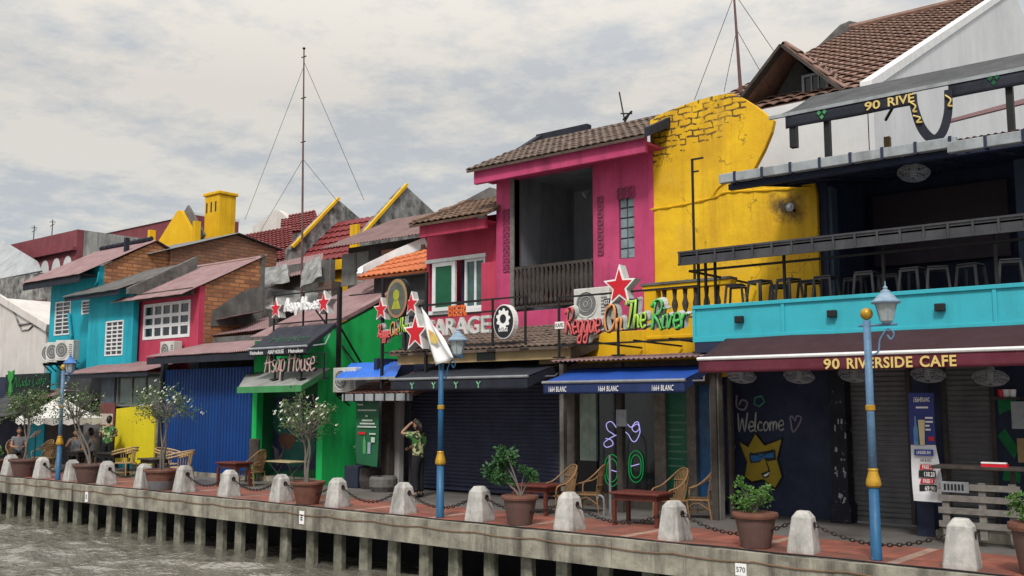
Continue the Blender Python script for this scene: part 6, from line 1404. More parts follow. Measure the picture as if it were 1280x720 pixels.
# dark plants at the foot of the green wall
p = atg(447,612); r = thing('potted_bush','dark leafy plant in dark box planter under the green banner','potted plant',(p.x,4.75,0),0,'leafy bushes in pots')
m = MB(); m.box(-.75,-.25,-.25,.2,0,.55); m.build('planter',mat('dark_planter',(.02,.028,.05),s=4),None,bevel=.02).parent = r
l = MB(); leaves(l,(.0,-.1,1.05),(.22,.2,.55),380,.13,clumps=9); l.build('foliage',LEAF3,None).parent = r
m = MB(); m.tube([(-.1,0,.3),(0,-.1,.8),(.05,-.1,1.4)],.02,5); m.lathe((.05,-.05,0),[(.25,0),(.3,.2),(.28,.5)],14); m.build('stem',DWOOD,None).parent = r
p = atg(470,615); q = thing('stone_tub','squat dark stone tub standing below the green banner','tub',(p.x,4.35,0)); MB().lathe((p.x,4.35,0),[(.26,0),(.34,.12),(.34,.3),(.3,.36),(.26,.36),(.24,.3)],16).build('tub',GREYW,q); 

# ------------------------------------------------------------------ lamp posts
def lamp(px,py,label,ballz,side,armz,hood,postm,lx,big=1.0):
    g = at(px,py,BYY-.08); p = Vector((g.x,BYY-.08,0)); r = thing('street_lamp',label,'street lamp',p,0,'blue lamp posts along the quay')
    def P(mb_,n,mm,par=None,**k): o = mb_.build(n,mm,None,**k); o.parent = par or r; return o
    P(MB().lathe((0,0,0),[(.078,0),(.074,.02),(.066,.98)],14),'base_column',POSTB,smooth=True)
    P(MB().lathe((0,0,0),[(.055,1.18),(.052,2.0),(.05,ballz-.09)],14),'shaft',postm if postm else POSTB,smooth=True)
    P(MB().lathe((0,0,0),[(.08,.96),(.10,.985),(.10,1.02),(.095,1.05),(.062,1.17),(.068,1.19),(.06,1.21)],16),'gold_collar',GOLD)
    P(MB().lathe((0,0,0),[(.054,1.98),(.066,1.99),(.066,2.05),(.054,2.06)],14),'gold_ring',GOLD)
    P(MB().ball((0,0,ballz),.085,16),'ball_finial',GOLD,smooth=True)
    m = MB(); s = side; ex = s*lx
    m.tube([(0,0,armz),(ex+.14*s,0,armz)],.018,8); m.tube([(-.12*s,0,armz),(0,0,armz)],.016,8)
    m.tube(cr([(s*.03,0,armz-.42),(s*.14,0,armz-.36),(s*.17,0,armz-.2),(s*.28,0,armz-.06),(s*.36,0,armz-.12),(s*.32,0,armz-.2),(s*.27,0,armz-.14)],5),.013,6)
    P(m,'scroll_arm',postm or POSTL)
    b = (ex,0,armz); q = .80; Z = lambda L_: [(r_*q*1.08,z_*q) for r_,z_ in L_]
    ln = P(MB().lathe(b,Z([(.03,.0),(.08,.03),(.09,.05),(.03,.055)]),12),'lantern',hood)
    P(MB().lathe(b,Z([(.095,.06),(.165,.36)]),6),'lantern_glass',LGLASS,ln)
    m = MB()
    for j in range(6):
        t = 2*math.pi*j/6; m.tube([(b[0]+.086*math.cos(t),.086*math.sin(t),b[2]+.048),(b[0]+.147*math.cos(t),.147*math.sin(t),b[2]+.288)],.008,4)
    P(m,'lantern_rib',hood,ln)
    P(MB().lathe(b,Z([(.185,.355),(.215,.36),(.225,.385),(.16,.45),(.15,.47),(.08,.54),(.075,.57),(.03,.60),(.04,.63),(.012,.66),(.008,.74)]),18),'lantern_hood',hood,ln)
    return r
lamp(72,603,'blue lamp post with bright blue lantern hood at left, beside the white parasol',3.12,1,2.92,HOODB,POSTL,.38)
l2 = lamp(550,646,'middle blue lamp post with flag, beside the woman raising an arm',3.05,1,2.95,HOODP,POSTB,.42)
lamp(1096,704,'tallest blue lamp post, with pale lantern in front of the long maroon awning',3.30,1,3.14,HOODP,POSTL,.27)
# flag on the middle post
lp = l2.location
fl = thing('flag','white flag with yellow emblem hanging from slanting pole on the middle lamp post','flag',(lp.x,lp.y-.1,3.0))
pl0 = at(549,455,1.05); pl1 = at(527,384,1.05); MB().tube([pl0,pl1],.012,6).build('flag_pole',GUTT,fl)
m = MB(); q = [at(x,y,1.02) for x,y in ((527,386),(549,424),(569,441),(569,448),(545,456),(540,437))]
A,B,Cc,Dd = at(528,386,1.04),at(541,416,1.04),at(569,446,1.04),at(545,457,1.04)
m.sheet(at(545,457,1.04),at(569,447,1.04),at(552,420,1.04),at(527,385,1.04),10,12,lambda u,v:.05*math.sin(u*8+v*3)*(1-v*.6),.004); cl = m.build('cloth',CLOTHW,fl,smooth=True)
g = MB(); g.prism([at(x,y,.975) for x,y in ((535,411),(542,416),(548,424),(545,430),(538,428))],(0,.005,0)); g.build('emblem',mat('flag_yellow',(.6,.5,.12),(.5,.25,.1),s=6),cl)
# ------------------------------------------------------------------ furniture
def child(mb_,n,mm,r,**k): o = mb_.build(n,mm,None,**k); o.parent = r; return o
def rattan_chair(label):
    r = thing('rattan_chair',label,'chair',(0,0,0),0,'rattan chairs on the quay')
    hoop = cr([(-.27,-.24,.40),(-.31,-.22,.60),(-.32,.0,.68),(-.28,.2,.84),(-.16,.33,1.0),(0,.36,1.04),(.16,.33,1.0),(.28,.2,.84),(.32,.0,.68),(.31,-.22,.60),(.27,-.24,.40)],5)
    child(MB().tube(hoop,.017,7),'arm_hoop',RATTAN,r,smooth=True)
    m = MB()
    for i in range(11):
        u = -1+2*i/10; x0_,x1_ = u*.20,u*.25; zt_ = 1.02-.13*u*u; m.beam((x0_,.235-.03*u*u,.40),(x1_,.345-.06*u*u,zt_),.020,.010,up=(0,1,0))
    for z_ in (.6,.8): m.tube(cr([(-.23,.24,z_),(0,.285+(z_-.5)*.1,z_),(.23,.24,z_)],4),.012,5)
    child(m,'backrest',RATTAN,r)
    m = MB(); m.box(-.255,.255,-.235,.235,.385,.40); 
    for i in range(15): m.box(-.25,.25,-.23+i*.032,-.212+i*.032,.400,.412)
    m.tube([(-.26,-.24,.395),(.26,-.24,.395),(.26,.24,.395),(-.26,.24,.395)],.02,6,closed=True); child(m,'seat',RATTAN,r)
    for sx,sy in ((-1,-1),(1,-1),(-1,1),(1,1)): child(MB().tube([(sx*.25,sy*.23,.39),(sx*.27,sy*(.25 if sy<0 else .29),0)],.017,7),'leg',RATTAN,r)
    m = MB(); m.tube([(-.26,-.24,.14),(.26,.26,.2)],.011,5); m.tube([(.26,-.24,.14),(-.26,.26,.2)],.011,5)
    for s in (-1,1): m.tube(cr([(s*.26,-.24,.2),(s*.27,0,.34),(s*.26,.25,.2)],4),.011,5)
    child(m,'stretcher',RATTAN,r); return r
def bamboo_chair(label):
    r = thing('bamboo_chair',label,'chair',(0,0,0),0,'bamboo armchairs on the quay')
    for z_,k in ((.70,1),(.78,1.02)): child(MB().tube(cr([(-.28*k,-.25,z_-.06),(-.30*k,.0,z_),(-.22*k,.25,z_+.05),(0,.31,z_+.07),(.22*k,.25,z_+.05),(.30*k,.0,z_),(.28*k,-.25,z_-.06)],4),.022,7),'arm_hoop',BAMBOO,r,smooth=True)
    m = MB()
    for i in range(11):
        t = math.pi*(.08+.84*i/10); x,y = .29*math.cos(t),.29*math.sin(t)*.95; m.tube([(x*.85,y*.8,.40),(x,y,.80)],.011,5)
    child(m,'backrest',BAMBOO,r)
    m = MB(); m.lathe((0,0,.385),[(.27,0),(.27,.03)],16); m.tube([(.28*math.cos(t*.5236),.28*math.sin(t*.5236),.40) for t in range(12)],.02,6,closed=True); child(m,'seat',BAMBOO,r)
    for sx,sy in ((-1,-1),(1,-1),(-1,1),(1,1)): child(MB().tube([(sx*.22,sy*.2,.39),(sx*.25,sy*.24,0)],.02,7),'leg',BAMBOO,r)
    child(MB().tube([(.23*math.cos(t*.5236),.23*math.sin(t*.5236),.14) for t in range(12)],.012,5,closed=True),'stretcher',BAMBOO,r); return r
def table(label,p,w,d,h,mm,rz=0,top=None):
    r = thing('cafe_table',label,'table',p,rz,'tables on the quay')
    child(MB().box(-w/2,w/2,-d/2,d/2,h-.045,h),'tabletop',top or mm,r,bevel=.015)
    m = MB(); a,b = w/2-.07,d/2-.07; m.box(-a,a,-b,-b+.03,h-.14,h-.046); m.box(-a,a,b-.03,b,h-.14,h-.046); m.box(-a,-a+.03,-b+.03,b-.03,h-.14,h-.046); m.box(a-.03,a,-b+.03,b-.03,h-.14,h-.046); child(m,'apron',mm,r)
    for sx in (-1,1):
        for sy in (-1,1): child(MB().box(sx*a-.03,sx*a+.03,sy*b-.03,sy*b+.03,0,h-.14-.001),'leg',mm,r)
    return r
def gp_(px,py,y=None):
    g = atg(px,py); 
    if y is not None: g = at(px,py,y); g.z = 0
    return g
rc = rattan_chair('rattan chair at the left red table, seen from the front, before navy shutter'); rc.location = gp_(700,642); rc.rotation_euler.z = R(-25); rc.scale = (.9,.9,.88)
dup(rc,gp_(737,640),R(-72),'rattan chair seen from the side right of the left red table')
dup(rc,gp_(838,650),R(-28),'tall rattan chair facing out behind the right red table by the neon window')
dup(rc,gp_(874,648),R(-70),'rattan chair seen from the side next to the post by the graffiti wall')
dup(rc,gp_(315,607),R(-75),'rattan chair by the blue shed, turned to the red table')
dup(rc,gp_(52,585),R(10),'cane chair just right of the leftmost tree trunk')
dup(rc,gp_(18,584),R(80),'cane chair at far left by the dark cafe')
bc = bamboo_chair('bamboo armchair beside the black table in front of the lemon panel'); bc.location = gp_(156,596); bc.rotation_euler.z = R(-70)
dup(bc,gp_(226,603),R(-65),'bamboo armchair right of the two tone pot, nearer the blue shed')
dup(bc,gp_(208,598),R(110),'bamboo armchair partly behind the two tone pot tree')
dup(bc,gp_(60,588),R(-10),'low cane armchair under the parasol beside the left lamp post')
t0 = gp_(672,642); table('red wooden table partly behind the brown pot and before navy shutter',t0,.85,.7,.56,REDWOOD,R(6))
t0 = gp_(803,655,2.5); table('red wooden table before the neon window',t0,.95,.65,.57,REDWOOD,R(5))
t0 = gp_(292,608); table('red wooden table beside the blue shed',t0,.8,.6,.62,REDWOOD,R(4))
t0 = gp_(140,594); table('black table in front of the man in leaf print shirt',t0,1.1,.6,.66,BLACK)
t0 = gp_(192,600); table('brown table beside the two tone pot',t0,.8,.6,.6,DWOOD)
t0 = gp_(100,592); table('small black table beside the seated couple under the parasol',t0,.7,.6,.68,BLACK)
# folding table with pale round edge
t0 = gp_(356,607); r = thing('folding_table','small pale folding table behind the bollard before the mural','table',t0,0,'tables on the quay')
child(MB().box(-.55,.55,-.3,.3,.60,.63),'tabletop',mat('pale_ochre_top',(.42,.36,.2),s=5),r,bevel=.01)
for s in (-1,1): child(MB().tube([(s*.4,-.25,.6),(s*.2,.25,0)],.013,6).tube([(s*.4,.25,.6),(s*.2,-.25,0)],.013,6),'leg',GWOOD,r)
# dark high backed chair by the blue shed
t0 = gp_(309,602); r = thing('tall_chair','dark high backed chair against the blue shed corner','chair',t0,0); child(MB().box(-.22,.22,.16,.24,.45,1.15),'backrest',DWOOD,r,bevel=.05); child(MB().box(-.23,.23,-.22,.24,.41,.45),'seat',DWOOD,r,bevel=.02)
for sx in (-1,1):
    for sy in (-1,1): child(MB().box(sx*.2-.025,sx*.2+.025,sy*.19-.025,sy*.19+.025,0,.41),'leg',DWOOD,r)
# bar stools on the terrace
def stool(label):
    r = thing('bar_stool',label,'stool',(0,0,0),0,'metal bar stools on the upper terrace')
    child(MB().prism([(-.16,-.16,.74),(.16,-.16,.74),(.16,.16,.74),(-.16,.16,.74)],(0,0,.03)),'seat',DSTEEL,r,bevel=.012)
    for sx in (-1,1):
        for sy in (-1,1): child(MB().beam((sx*.145,sy*.145,.735),(sx*.21,sy*.21,0),.04,.03),'leg',DSTEEL,r)
    m = MB(); a = .19
    for p,q in (((-a,-a),(a,-a)),((a,-a),(a,a)),((a,a),(-a,a)),((-a,a),(-a,-a))): m.beam((p[0],p[1],.25),(q[0],q[1],.25),.02,.02)
    child(m,'footrest',DSTEEL,r)
    for s in (-.15,.15): child(MB().box(-.13,.13,s-.012,s+.012,.70,.735),'brace',DSTEEL,r)
    pass; return r
st0 = None
spx = [(920,357,5.0,'first bar stool from the left before the yellow wall'),(950,355,4.7,'second bar stool from the left, overlapping the first, before the yellow wall'),(974,353,5.6,'small bar stool before the yellow wall, third from the left'),(986,352,4.8,'bar stool at the counter post before the yellow wall, fourth from the left'),(1012,352,5.3,'bar stool at the left edge of the dark terrace back'),(1032,346,4.9,'bar stool in front of the left blue grey column'),(1068,346,5.5,'small bar stool left of the right lantern'),(1083,341,4.8,'bar stool just left of the right lantern top'),(1111,338,5.4,'bar stool above the right lantern'),(1141,335,4.8,'bar stool right of the right lantern'),(1172,334,4.9,'bar stool in the middle right of the terrace, between lantern and sloped wall lamp'),(1213,331,4.9,'bar stool second from the right picture edge'),(1262,326,4.8,'rightmost bar stool at the picture edge')]
for px,py,yy,lab in spx:
    p = at(px,py,yy); p.z = 3.602
    if st0 is None: st0 = stool(lab); st0.location = p; st0.rotation_euler.z = .2
    else: dup(st0,p,random.uniform(-.4,.4),lab)
zs_t = [at(px,py,yy).z-.77 for px,py,yy,l in spx]; print('stool base z', [round(z_,2) for z_ in zs_t])
# fans
def fan(label,p,rz=0,tilt=1.32):
    r = thing('fan',label,'fan',p,rz,'hanging wall fans')
    ax = Vector((0,-math.cos(tilt),-math.sin(tilt))).normalized(); a = ax.orthogonal().normalized(); b = ax.cross(a); m = MB()
    for k,(rr,z_) in enumerate(((.10,.13),(.18,.12),(.26,.09),(.32,.02),(.32,-.02),(.26,-.08),(.16,-.10))): m.tube([ax*z_+(a*math.cos(t*math.pi/10)+b*math.sin(t*math.pi/10))*rr for t in range(20)],.007,4,closed=True)
    for t in range(28):
        u = a*math.cos(t*math.pi/14)+b*math.sin(t*math.pi/14); m.tube([ax*.13+u*.05,ax*.12+u*.18,ax*.08+u*.27,ax*.0+u*.33,ax*-.08+u*.26,ax*-.10+u*.1],.0055,3)
    child(m,'cage',mat('fan_cage_grey',(.30,.32,.36),(.22,.24,.27),s=6,r=.4) if 'fan_cage_grey' not in MATS else MATS['fan_cage_grey'],r)
    m = MB().lathe((0,0,0),[(.07,-.2),(.08,-.05),(.06,.06),(.02,.09)],12,axis=ax); child(m,'motor',GUTT,r)
    m = MB()
    for k in range(3):
        t = k*2.094; u = a*math.cos(t)+b*math.sin(t); w_ = ax.cross(u); m.prism([u*.06-w_*.03,u*.28-w_*.10+ax*.03,u*.30+w_*.04,u*.06+w_*.03],ax*.006)
    child(m,'blade',GUTT,r)
    child(MB().tube([-ax*.16,-ax*.2+Vector((0,.12,.08)),Vector((0,.16,.32))],.025,6),'bracket',BLACK,r); return r
f0 = fan('grey hanging fan under the maroon awning, leftmost, above the chalked greeting',at(927,470,3.9)); f0.scale = (.8,.8,.8)
for px,py,yy,lab in ((999,470,3.9,'grey hanging fan under the maroon awning between chalked greeting and tallest lamp'),(1068,468,3.9,'grey hanging fan under the maroon awning behind the tallest lamp post'),(1160,468,3.9,'grey hanging fan under the maroon awning above the price banner'),(1238,472,4.0,'rightmost grey hanging fan under the maroon awning'),(1142,216,4.4,'single grey fan hanging under the upper terrace roof')): dup(f0,at(px,py,yy),0,lab)
# banners
def banner(name,label,x0_,x1_,z0_,z1_,y,mt):
    r = thing('banner',label,'banner',((x0_+x1_)/2,y,z0_))
    MB().sheet((x0_,y,z0_),(x1_,y,z0_),(x1_,y,z1_),(x0_,y,z1_),10,16,lambda u,v:.012*math.sin(u*5)*math.sin(v*6),.006).build('cloth',mt,r,smooth=True); return r
bx = rect(1135,492,1171,578,3.75); y = 3.75; x0_,x1_ = bx[0],bx[1]; zt_,zm,zb_ = at(1152,491,y).z,at(1152,556,y).z,at(1152,626,y).z
pb = thing('banner','upright banner blue above and white below, with beer glass and prices, on the post','banner',((x0_+x1_)/2,y,zb_))
MB().sheet((x0_,y,zm),(x1_,y,zm),(x1_,y,zt_),(x0_,y,zt_),8,8,lambda u,v:.01*math.sin(v*4),.006).build('blue_cloth',mat('banner_blue',(.022,.035,.20),(.018,.028,.16),s=3,r=.5),pb)
MB().sheet((x0_+.03,y-.05,zb_),(x1_+.13,y-.1,zb_),(x1_,y,zm),(x0_,y,zm),8,8,lambda u,v:.02*math.sin(v*4+u*3),.006).build('white_cloth',mat('banner_white',(.66,.67,.70),(.58,.59,.62),s=3,r=.5),pb)
W_ = x1_-x0_; H1 = zt_-zm; H2 = zm-zb_; fx = lambda u:x0_+W_*u
t = MB(); yy = y-.018
text(t,'1664',(fx(.22),yy,zm+H1*.87),(fx(.52),yy,zm+H1*.87),.085,.002,shear=.2,off=.01); text(t,'BLANC',(fx(.54),yy,zm+H1*.87),(fx(.86),yy,zm+H1*.87),.07,.002,off=.01)
t.box(fx(.3),fx(.78),yy-.003,yy,zm+H1*.70,zm+H1*.735); 
for k,w_ in enumerate((.3,.3,.16,.2)): t.box(fx(.64),fx(.64+w_),yy-.003,yy,zm+H1*(.50-.075*k),zm+H1*(.535-.075*k))
t.build('white_lettering',SIGNW,pb)
t = MB(); t.prism([(fx(.16),yy,zm+.0),(fx(.34),yy,zm+.0),(fx(.34),yy,zm+H1*.30),(fx(.29),yy,zm+H1*.38),(fx(.28),yy,zm+H1*.55),(fx(.22),yy,zm+H1*.55),(fx(.21),yy,zm+H1*.38),(fx(.16),yy,zm+H1*.30)],(0,.004,0)); t.build('bottle_print',mat('bottle_print_blue',(.03,.20,.42),(.2,.3,.45),s=6),pb)
t = MB(); t.prism([(fx(.40),yy,zm+.0),(fx(.58),yy,zm+.0),(fx(.62),yy,zm+H1*.48),(fx(.36),yy,zm+H1*.48)],(0,.004,0)); t.build('glass_print',mat('beer_print',(.62,.55,.36),(.6,.5,.25),s=4),pb)
t = MB(); t.box(fx(.74),fx(.96),yy-.003,yy,zm+H1*.08,zm+H1*.16); 
y2 = y-.075
for k,(zz_) in enumerate((.60,.35)): t.prism([(fx(.34+.03),y2,zm-H2*(1-zz_)-.03),(fx(.9),y2,zm-H2*(1-zz_)-.03),(fx(.95),y2,zm-H2*(1-zz_)+.045),(fx(.34+.08),y2,zm-H2*(1-zz_)+.045)],(0,.004,0))
t.build('red_print',REDS,pb)
t = MB(); t.box(fx(.18),fx(.92),y-.05,y-.046,zm-H2*.19,zm-H2*.08); t.build('blue_print',mat('print_blue',(.03,.06,.30),s=4),pb)
t = MB(); 
for k,zz_ in enumerate((.60,.35)): MB().box(fx(.34),fx(1.0),y2,y2+.004,zm-H2*(1-zz_)-.15,zm-H2*(1-zz_)-.045).build('dark_print',SIGNK,pb)
text(t,'1664 BLANC',(fx(.42),y2,zm-H2*.27),(fx(.86),y2,zm-H2*.27),.05,.002,off=.01); t.build('dark_print',SIGNK,pb)
t = MB(); text(t,'UNDER RM',(fx(.28),y-.056,zm-H2*.135),(fx(.82),y-.056,zm-H2*.135),.05,.002,off=.01)
for k,(zz_,a_,b_) in enumerate(((.60,'FREE 2','138.20'),(.35,'FREE 1','69.90'))): z_ = zm-H2*(1-zz_); text(t,a_,(fx(.50),y2-.006,z_+.008),(fx(.86),y2-.006,z_+.008),.055,.002,off=.01); text(t,b_,(fx(.56),y2-.006,z_-.10),(fx(.96),y2-.006,z_-.10),.07,.002,off=.01)
t.build('white_lettering',SIGNW,pb)
# green drinks banner
y = 4.2; q = rect(443,504,475,580,y); x0_,x1_ = at(444,540,y).x,at(474,540,y).x; zt_ = (at(444,501,y).z+at(474,503,y).z)/2; zb_ = (at(447,580,y).z+at(472,583,y).z)/2
nb = thing('banner','green banner with white text and bottle pictures beside the narrow grey shopfront','banner',((x0_+x1_)/2,y,zb_))
MB().sheet((x0_+.06,y,zb_+.03),(x1_-.06,y,zb_-.03),(x1_,y,zt_),(x0_,y,zt_),8,10,lambda u,v:.015*math.sin(v*5+u*3),.006).build('cloth',mat('banner_green',(.010,.105,.045),(.008,.085,.038),s=3,r=.5),nb)
W_ = x1_-x0_; H = zt_-zb_; fx = lambda u:x0_+W_*u; yy = y-.022; t = MB()
for zz_,a_,b_ in ((.94,.1,.35),(.85,.12,.9),(.76,.45,.55),(.69,.3,.75),(.64,.22,.84),(.59,.12,.9),(.48,.62,.88)): t.box(fx(a_),fx(b_),yy-.003,yy,zb_+H*zz_,zb_+H*(zz_+.025))
t.box(fx(.7),fx(.85),yy-.003,yy,zb_+H*.36,zb_+H*.44); 
for a_,b_,c_,d_ in ((.0,.02,0.02,1),(.98,1.0,0.0,1)): pass
t.build('white_lettering',mat('print_pale_green',(.45,.55,.48),s=5),nb)
t = MB(); t.box(fx(.16),fx(.46),yy-.003,yy,zb_+H*.48,zb_+H*.52); t.build('red_print',REDS,nb)
t = MB(); t.prism([(fx(.36),yy,zb_+H*.18),(fx(.48),yy,zb_+H*.18),(fx(.48),yy,zb_+H*.36),(fx(.43),yy,zb_+H*.46),(fx(.41),yy,zb_+H*.46),(fx(.36),yy,zb_+H*.36)],(0,.003,0)); t.build('bottle_print',mat('bottle_print_green',(.08,.32,.10),s=6),nb)
t = MB(); t.box(fx(.56),fx(.68),yy-.003,yy,zb_+H*.18,zb_+H*.36); t.build('can_print',mat('can_print_grey',(.28,.34,.40),s=12),nb)
# slatted wooden bench / counter at right
by = 3.35; x0_,x1_ = at(1174,640,by).x,at(1277,640,by).x; bn = thing('slatted_bench','grey weathered slatted wooden bench back with dark plank top by the grey shutter','bench',((x0_+x1_)/2,by,0))
zt_ = at(1230,604,by).z; zz0 = at(1230,668,by).z
for px in (1182,1228,1266): x = at(px,630,by).x; MB().box(x-.05,x+.05,by,by+.06,.1,zt_).build('upright',GWOOD,bn)
for k,z_ in enumerate((zt_-.07,zt_-.24,zt_-.42,zt_-.62)): MB().box(x0_,x1_,by-.03,by-.002,z_-.045,z_+.045).build('slat',GWOOD,bn)
MB().box(x0_-.05,x1_+.1,by-.15,by+.3,at(1230,583,by).z-.05,at(1230,583,by).z).build('plank_top',DWOOD,bn,bevel=.01)
for px in (1182,1266): x = at(px,600,by+.1).x; MB().box(x-.03,x+.03,by+.08,by+.14,.1,at(1230,583,by).z-.051).build('upright',DWOOD,bn)
p = at(1193,609,by-.05); pt = thing('number_plate','small pale vehicle style plate leaning on the slatted bench','sign',(p.x,by-.04,p.z-.08)); MB().box(p.x-.2,p.x+.2,by-.05,by-.034,p.z-.08,p.z+.08).build('plate',STEEL,pt,bevel=.006)
m = MB(); 
for k in range(6): m.box(p.x-.15+k*.05,p.x-.12+k*.05,by-.056,by-.0505,p.z-.045,p.z+.045)
m.build('lettering',SIGNK,pt)
p = at(1244,583,by-.1); o = thing('red_white_bar','short red and white bar lying on the bench plank','bar',p); q0 = at(1227,586,by-.12); q1 = at(1260,587,by-.12); zt2 = at(1230,583,by).z; MB().box(q0.x,q1.x,by-.14,by-.06,zt2+.001,zt2+.05).build('bar',REDS,o); MB().box(q0.x,q1.x-.02,by-.145,by-.055,zt2+.0505,zt2+.07).build('white_edge',SIGNW,o)
y = 4.9; q = at(1276,545,y); o = thing('notice_sheet','pale notice sheet on the dark wall at the right picture edge','notice',q); MB().box(q.x-.12,q.x+.14,y,y+.01,at(1276,536,y).z,at(1276,502,y).z).build('sheet',GUTT,o); MB().box(q.x-.06,q.x+.14,y,y+.02,at(1276,578,y).z,at(1276,548,y).z).build('board',mat('ochre_board',(.35,.25,.12),s=5),o)
y = 4.95; q = at(1255,490,y); sh = thing('wall_shelf','small shelf with red and white cups on the dark wall by the right shutter','shelf',q); q0,q1 = at(1239,498,y),at(1276,497,y); MB().box(q0.x,q1.x,y-.1,y+.2,q0.z-.02,q0.z+.02).build('board',DWOOD,sh)
for px,mm,lab in ((1251,REDS,'red cup on the wall shelf, leftmost of three'),(1258,SIGNW,'white cup in the middle of the wall shelf'),(1266,SIGNW,'white cup at right on the wall shelf')): c = at(px,495,y); o = thing('cup',lab,'cup',(c.x,y,q0.z+.02)); MB().lathe((c.x,y,q0.z+.0205),[(.045,0),(.055,.12),(.05,.12),(.04,.02)],12).build('body',mm,o)
# parasol
p = gp_(97,594); px_ = p.x; py_ = p.y
c = at(80,510,3.0); pr = thing('parasol','white scalloped parasol over the seated couple beside the left lamp post','parasol',(c.x,3.0,0))
x0_,x1_ = at(27,522,3.0).x,at(126,522,3.0).x; cxm = (x0_+x1_)/2; hw = (x1_-x0_)/2*.42; ze = (at(27,523,3).z+at(126,521,3).z)/2; zp = at(76,497,3).z+.05
m = MB(); vs = [(cxm,3.0,zp)]; N_ = 32
for rr_,k in ((.35,.35),(.7,.72),(1,1)):
    for j in range(N_):
        t = 2*math.pi*j/N_; sc_ = 1/ max(abs(math.cos(t)),abs(math.sin(t)))**.55; scal = 1-.06*abs(math.sin(t*4)); vs.append((cxm+hw*rr_*sc_*scal*math.cos(t),3.0+hw*rr_*sc_*scal*math.sin(t),zp-(zp-ze)*k-.05*math.sin(k*3.14)))
for j in range(N_): t = 2*math.pi*j/N_; x,y_,z_ = vs[1+2*N_+j]; vs.append((x,y_,z_-.16-.07*abs(math.sin(t*8))))
fs = [(0,1+j,1+(j+1)%N_) for j in range(N_)]
for i in range(3):
    for j in range(N_): fs.append((1+i*N_+j,1+(i+1)*N_+j,1+(i+1)*N_+(j+1)%N_,1+i*N_+(j+1)%N_))
m.add(vs,fs); cn = m.build('canopy',PARAS,pr); so = cn.modifiers.new('t','SOLIDIFY'); so.thickness = .012
MB().tube([(cxm,3.0,0),(cxm,3.0,zp+.06)],.028,8).build('pole',DWOOD,pr); MB().lathe((cxm,3.0,0),[(.3,0),(.3,.06),(.06,.1),(.05,.35)],16).build('base',CONC,pr)
m = MB()
for j in range(8): t = math.pi*j/4; sc_ = 1/max(abs(math.cos(t)),abs(math.sin(t)))**.55; m.tube([(cxm,3,zp-.06),(cxm+hw*sc_*.95*math.cos(t),3+hw*sc_*.95*math.sin(t),ze-.03)],.01,4)
m.build('rib',DWOOD,pr)
# tablet stand by the lamp
p = gp_(42,588); r = thing('menu_stand','pale slanted menu board on thin stand left of the left lamp post','stand',p); child(MB().prism([(-.18,-.1,1.02),(.18,-.1,1.22),(.18,.1,1.26),(-.18,.1,1.06)],(0,0,.02)),'menu_board',SIGNW,r); child(MB().tube([(0,0,0),(0,0,1.12)],.015,6),'stand_pole',BLACK,r)

# ------------------------------------------------------------------ people
def skinmesh(name,V,E,Rd,mats,sub=2,root=0):
    me = bpy.data.meshes.new(name); me.from_pydata([Vector(v) for v in V],E,[]); o = bpy.data.objects.new(name,me); C.objects.link(o)
    bm = bmesh.new(); bm.from_mesh(me); L = bm.verts.layers.skin.verify(); bm.verts.ensure_lookup_table()
    for i,v in enumerate(bm.verts):
        rr = Rd[i]; v[L].radius = rr if isinstance(rr,tuple) else (rr,rr); v[L].use_root = (i==root)
    bm.to_mesh(me); bm.free(); o.modifiers.new('s','SKIN').use_smooth_shade = True; ss = o.modifiers.new('d','SUBSURF'); ss.levels = sub; ss.render_levels = sub
    bpy.context.view_layer.update(); m2 = bpy.data.meshes.new_from_object(o.evaluated_get(bpy.context.evaluated_depsgraph_get())); bpy.data.objects.remove(o)
    vs = [v.co.copy() for v in m2.vertices]; fs = [list(p.vertices) for p in m2.polygons]; bpy.data.meshes.remove(m2); return vs,fs
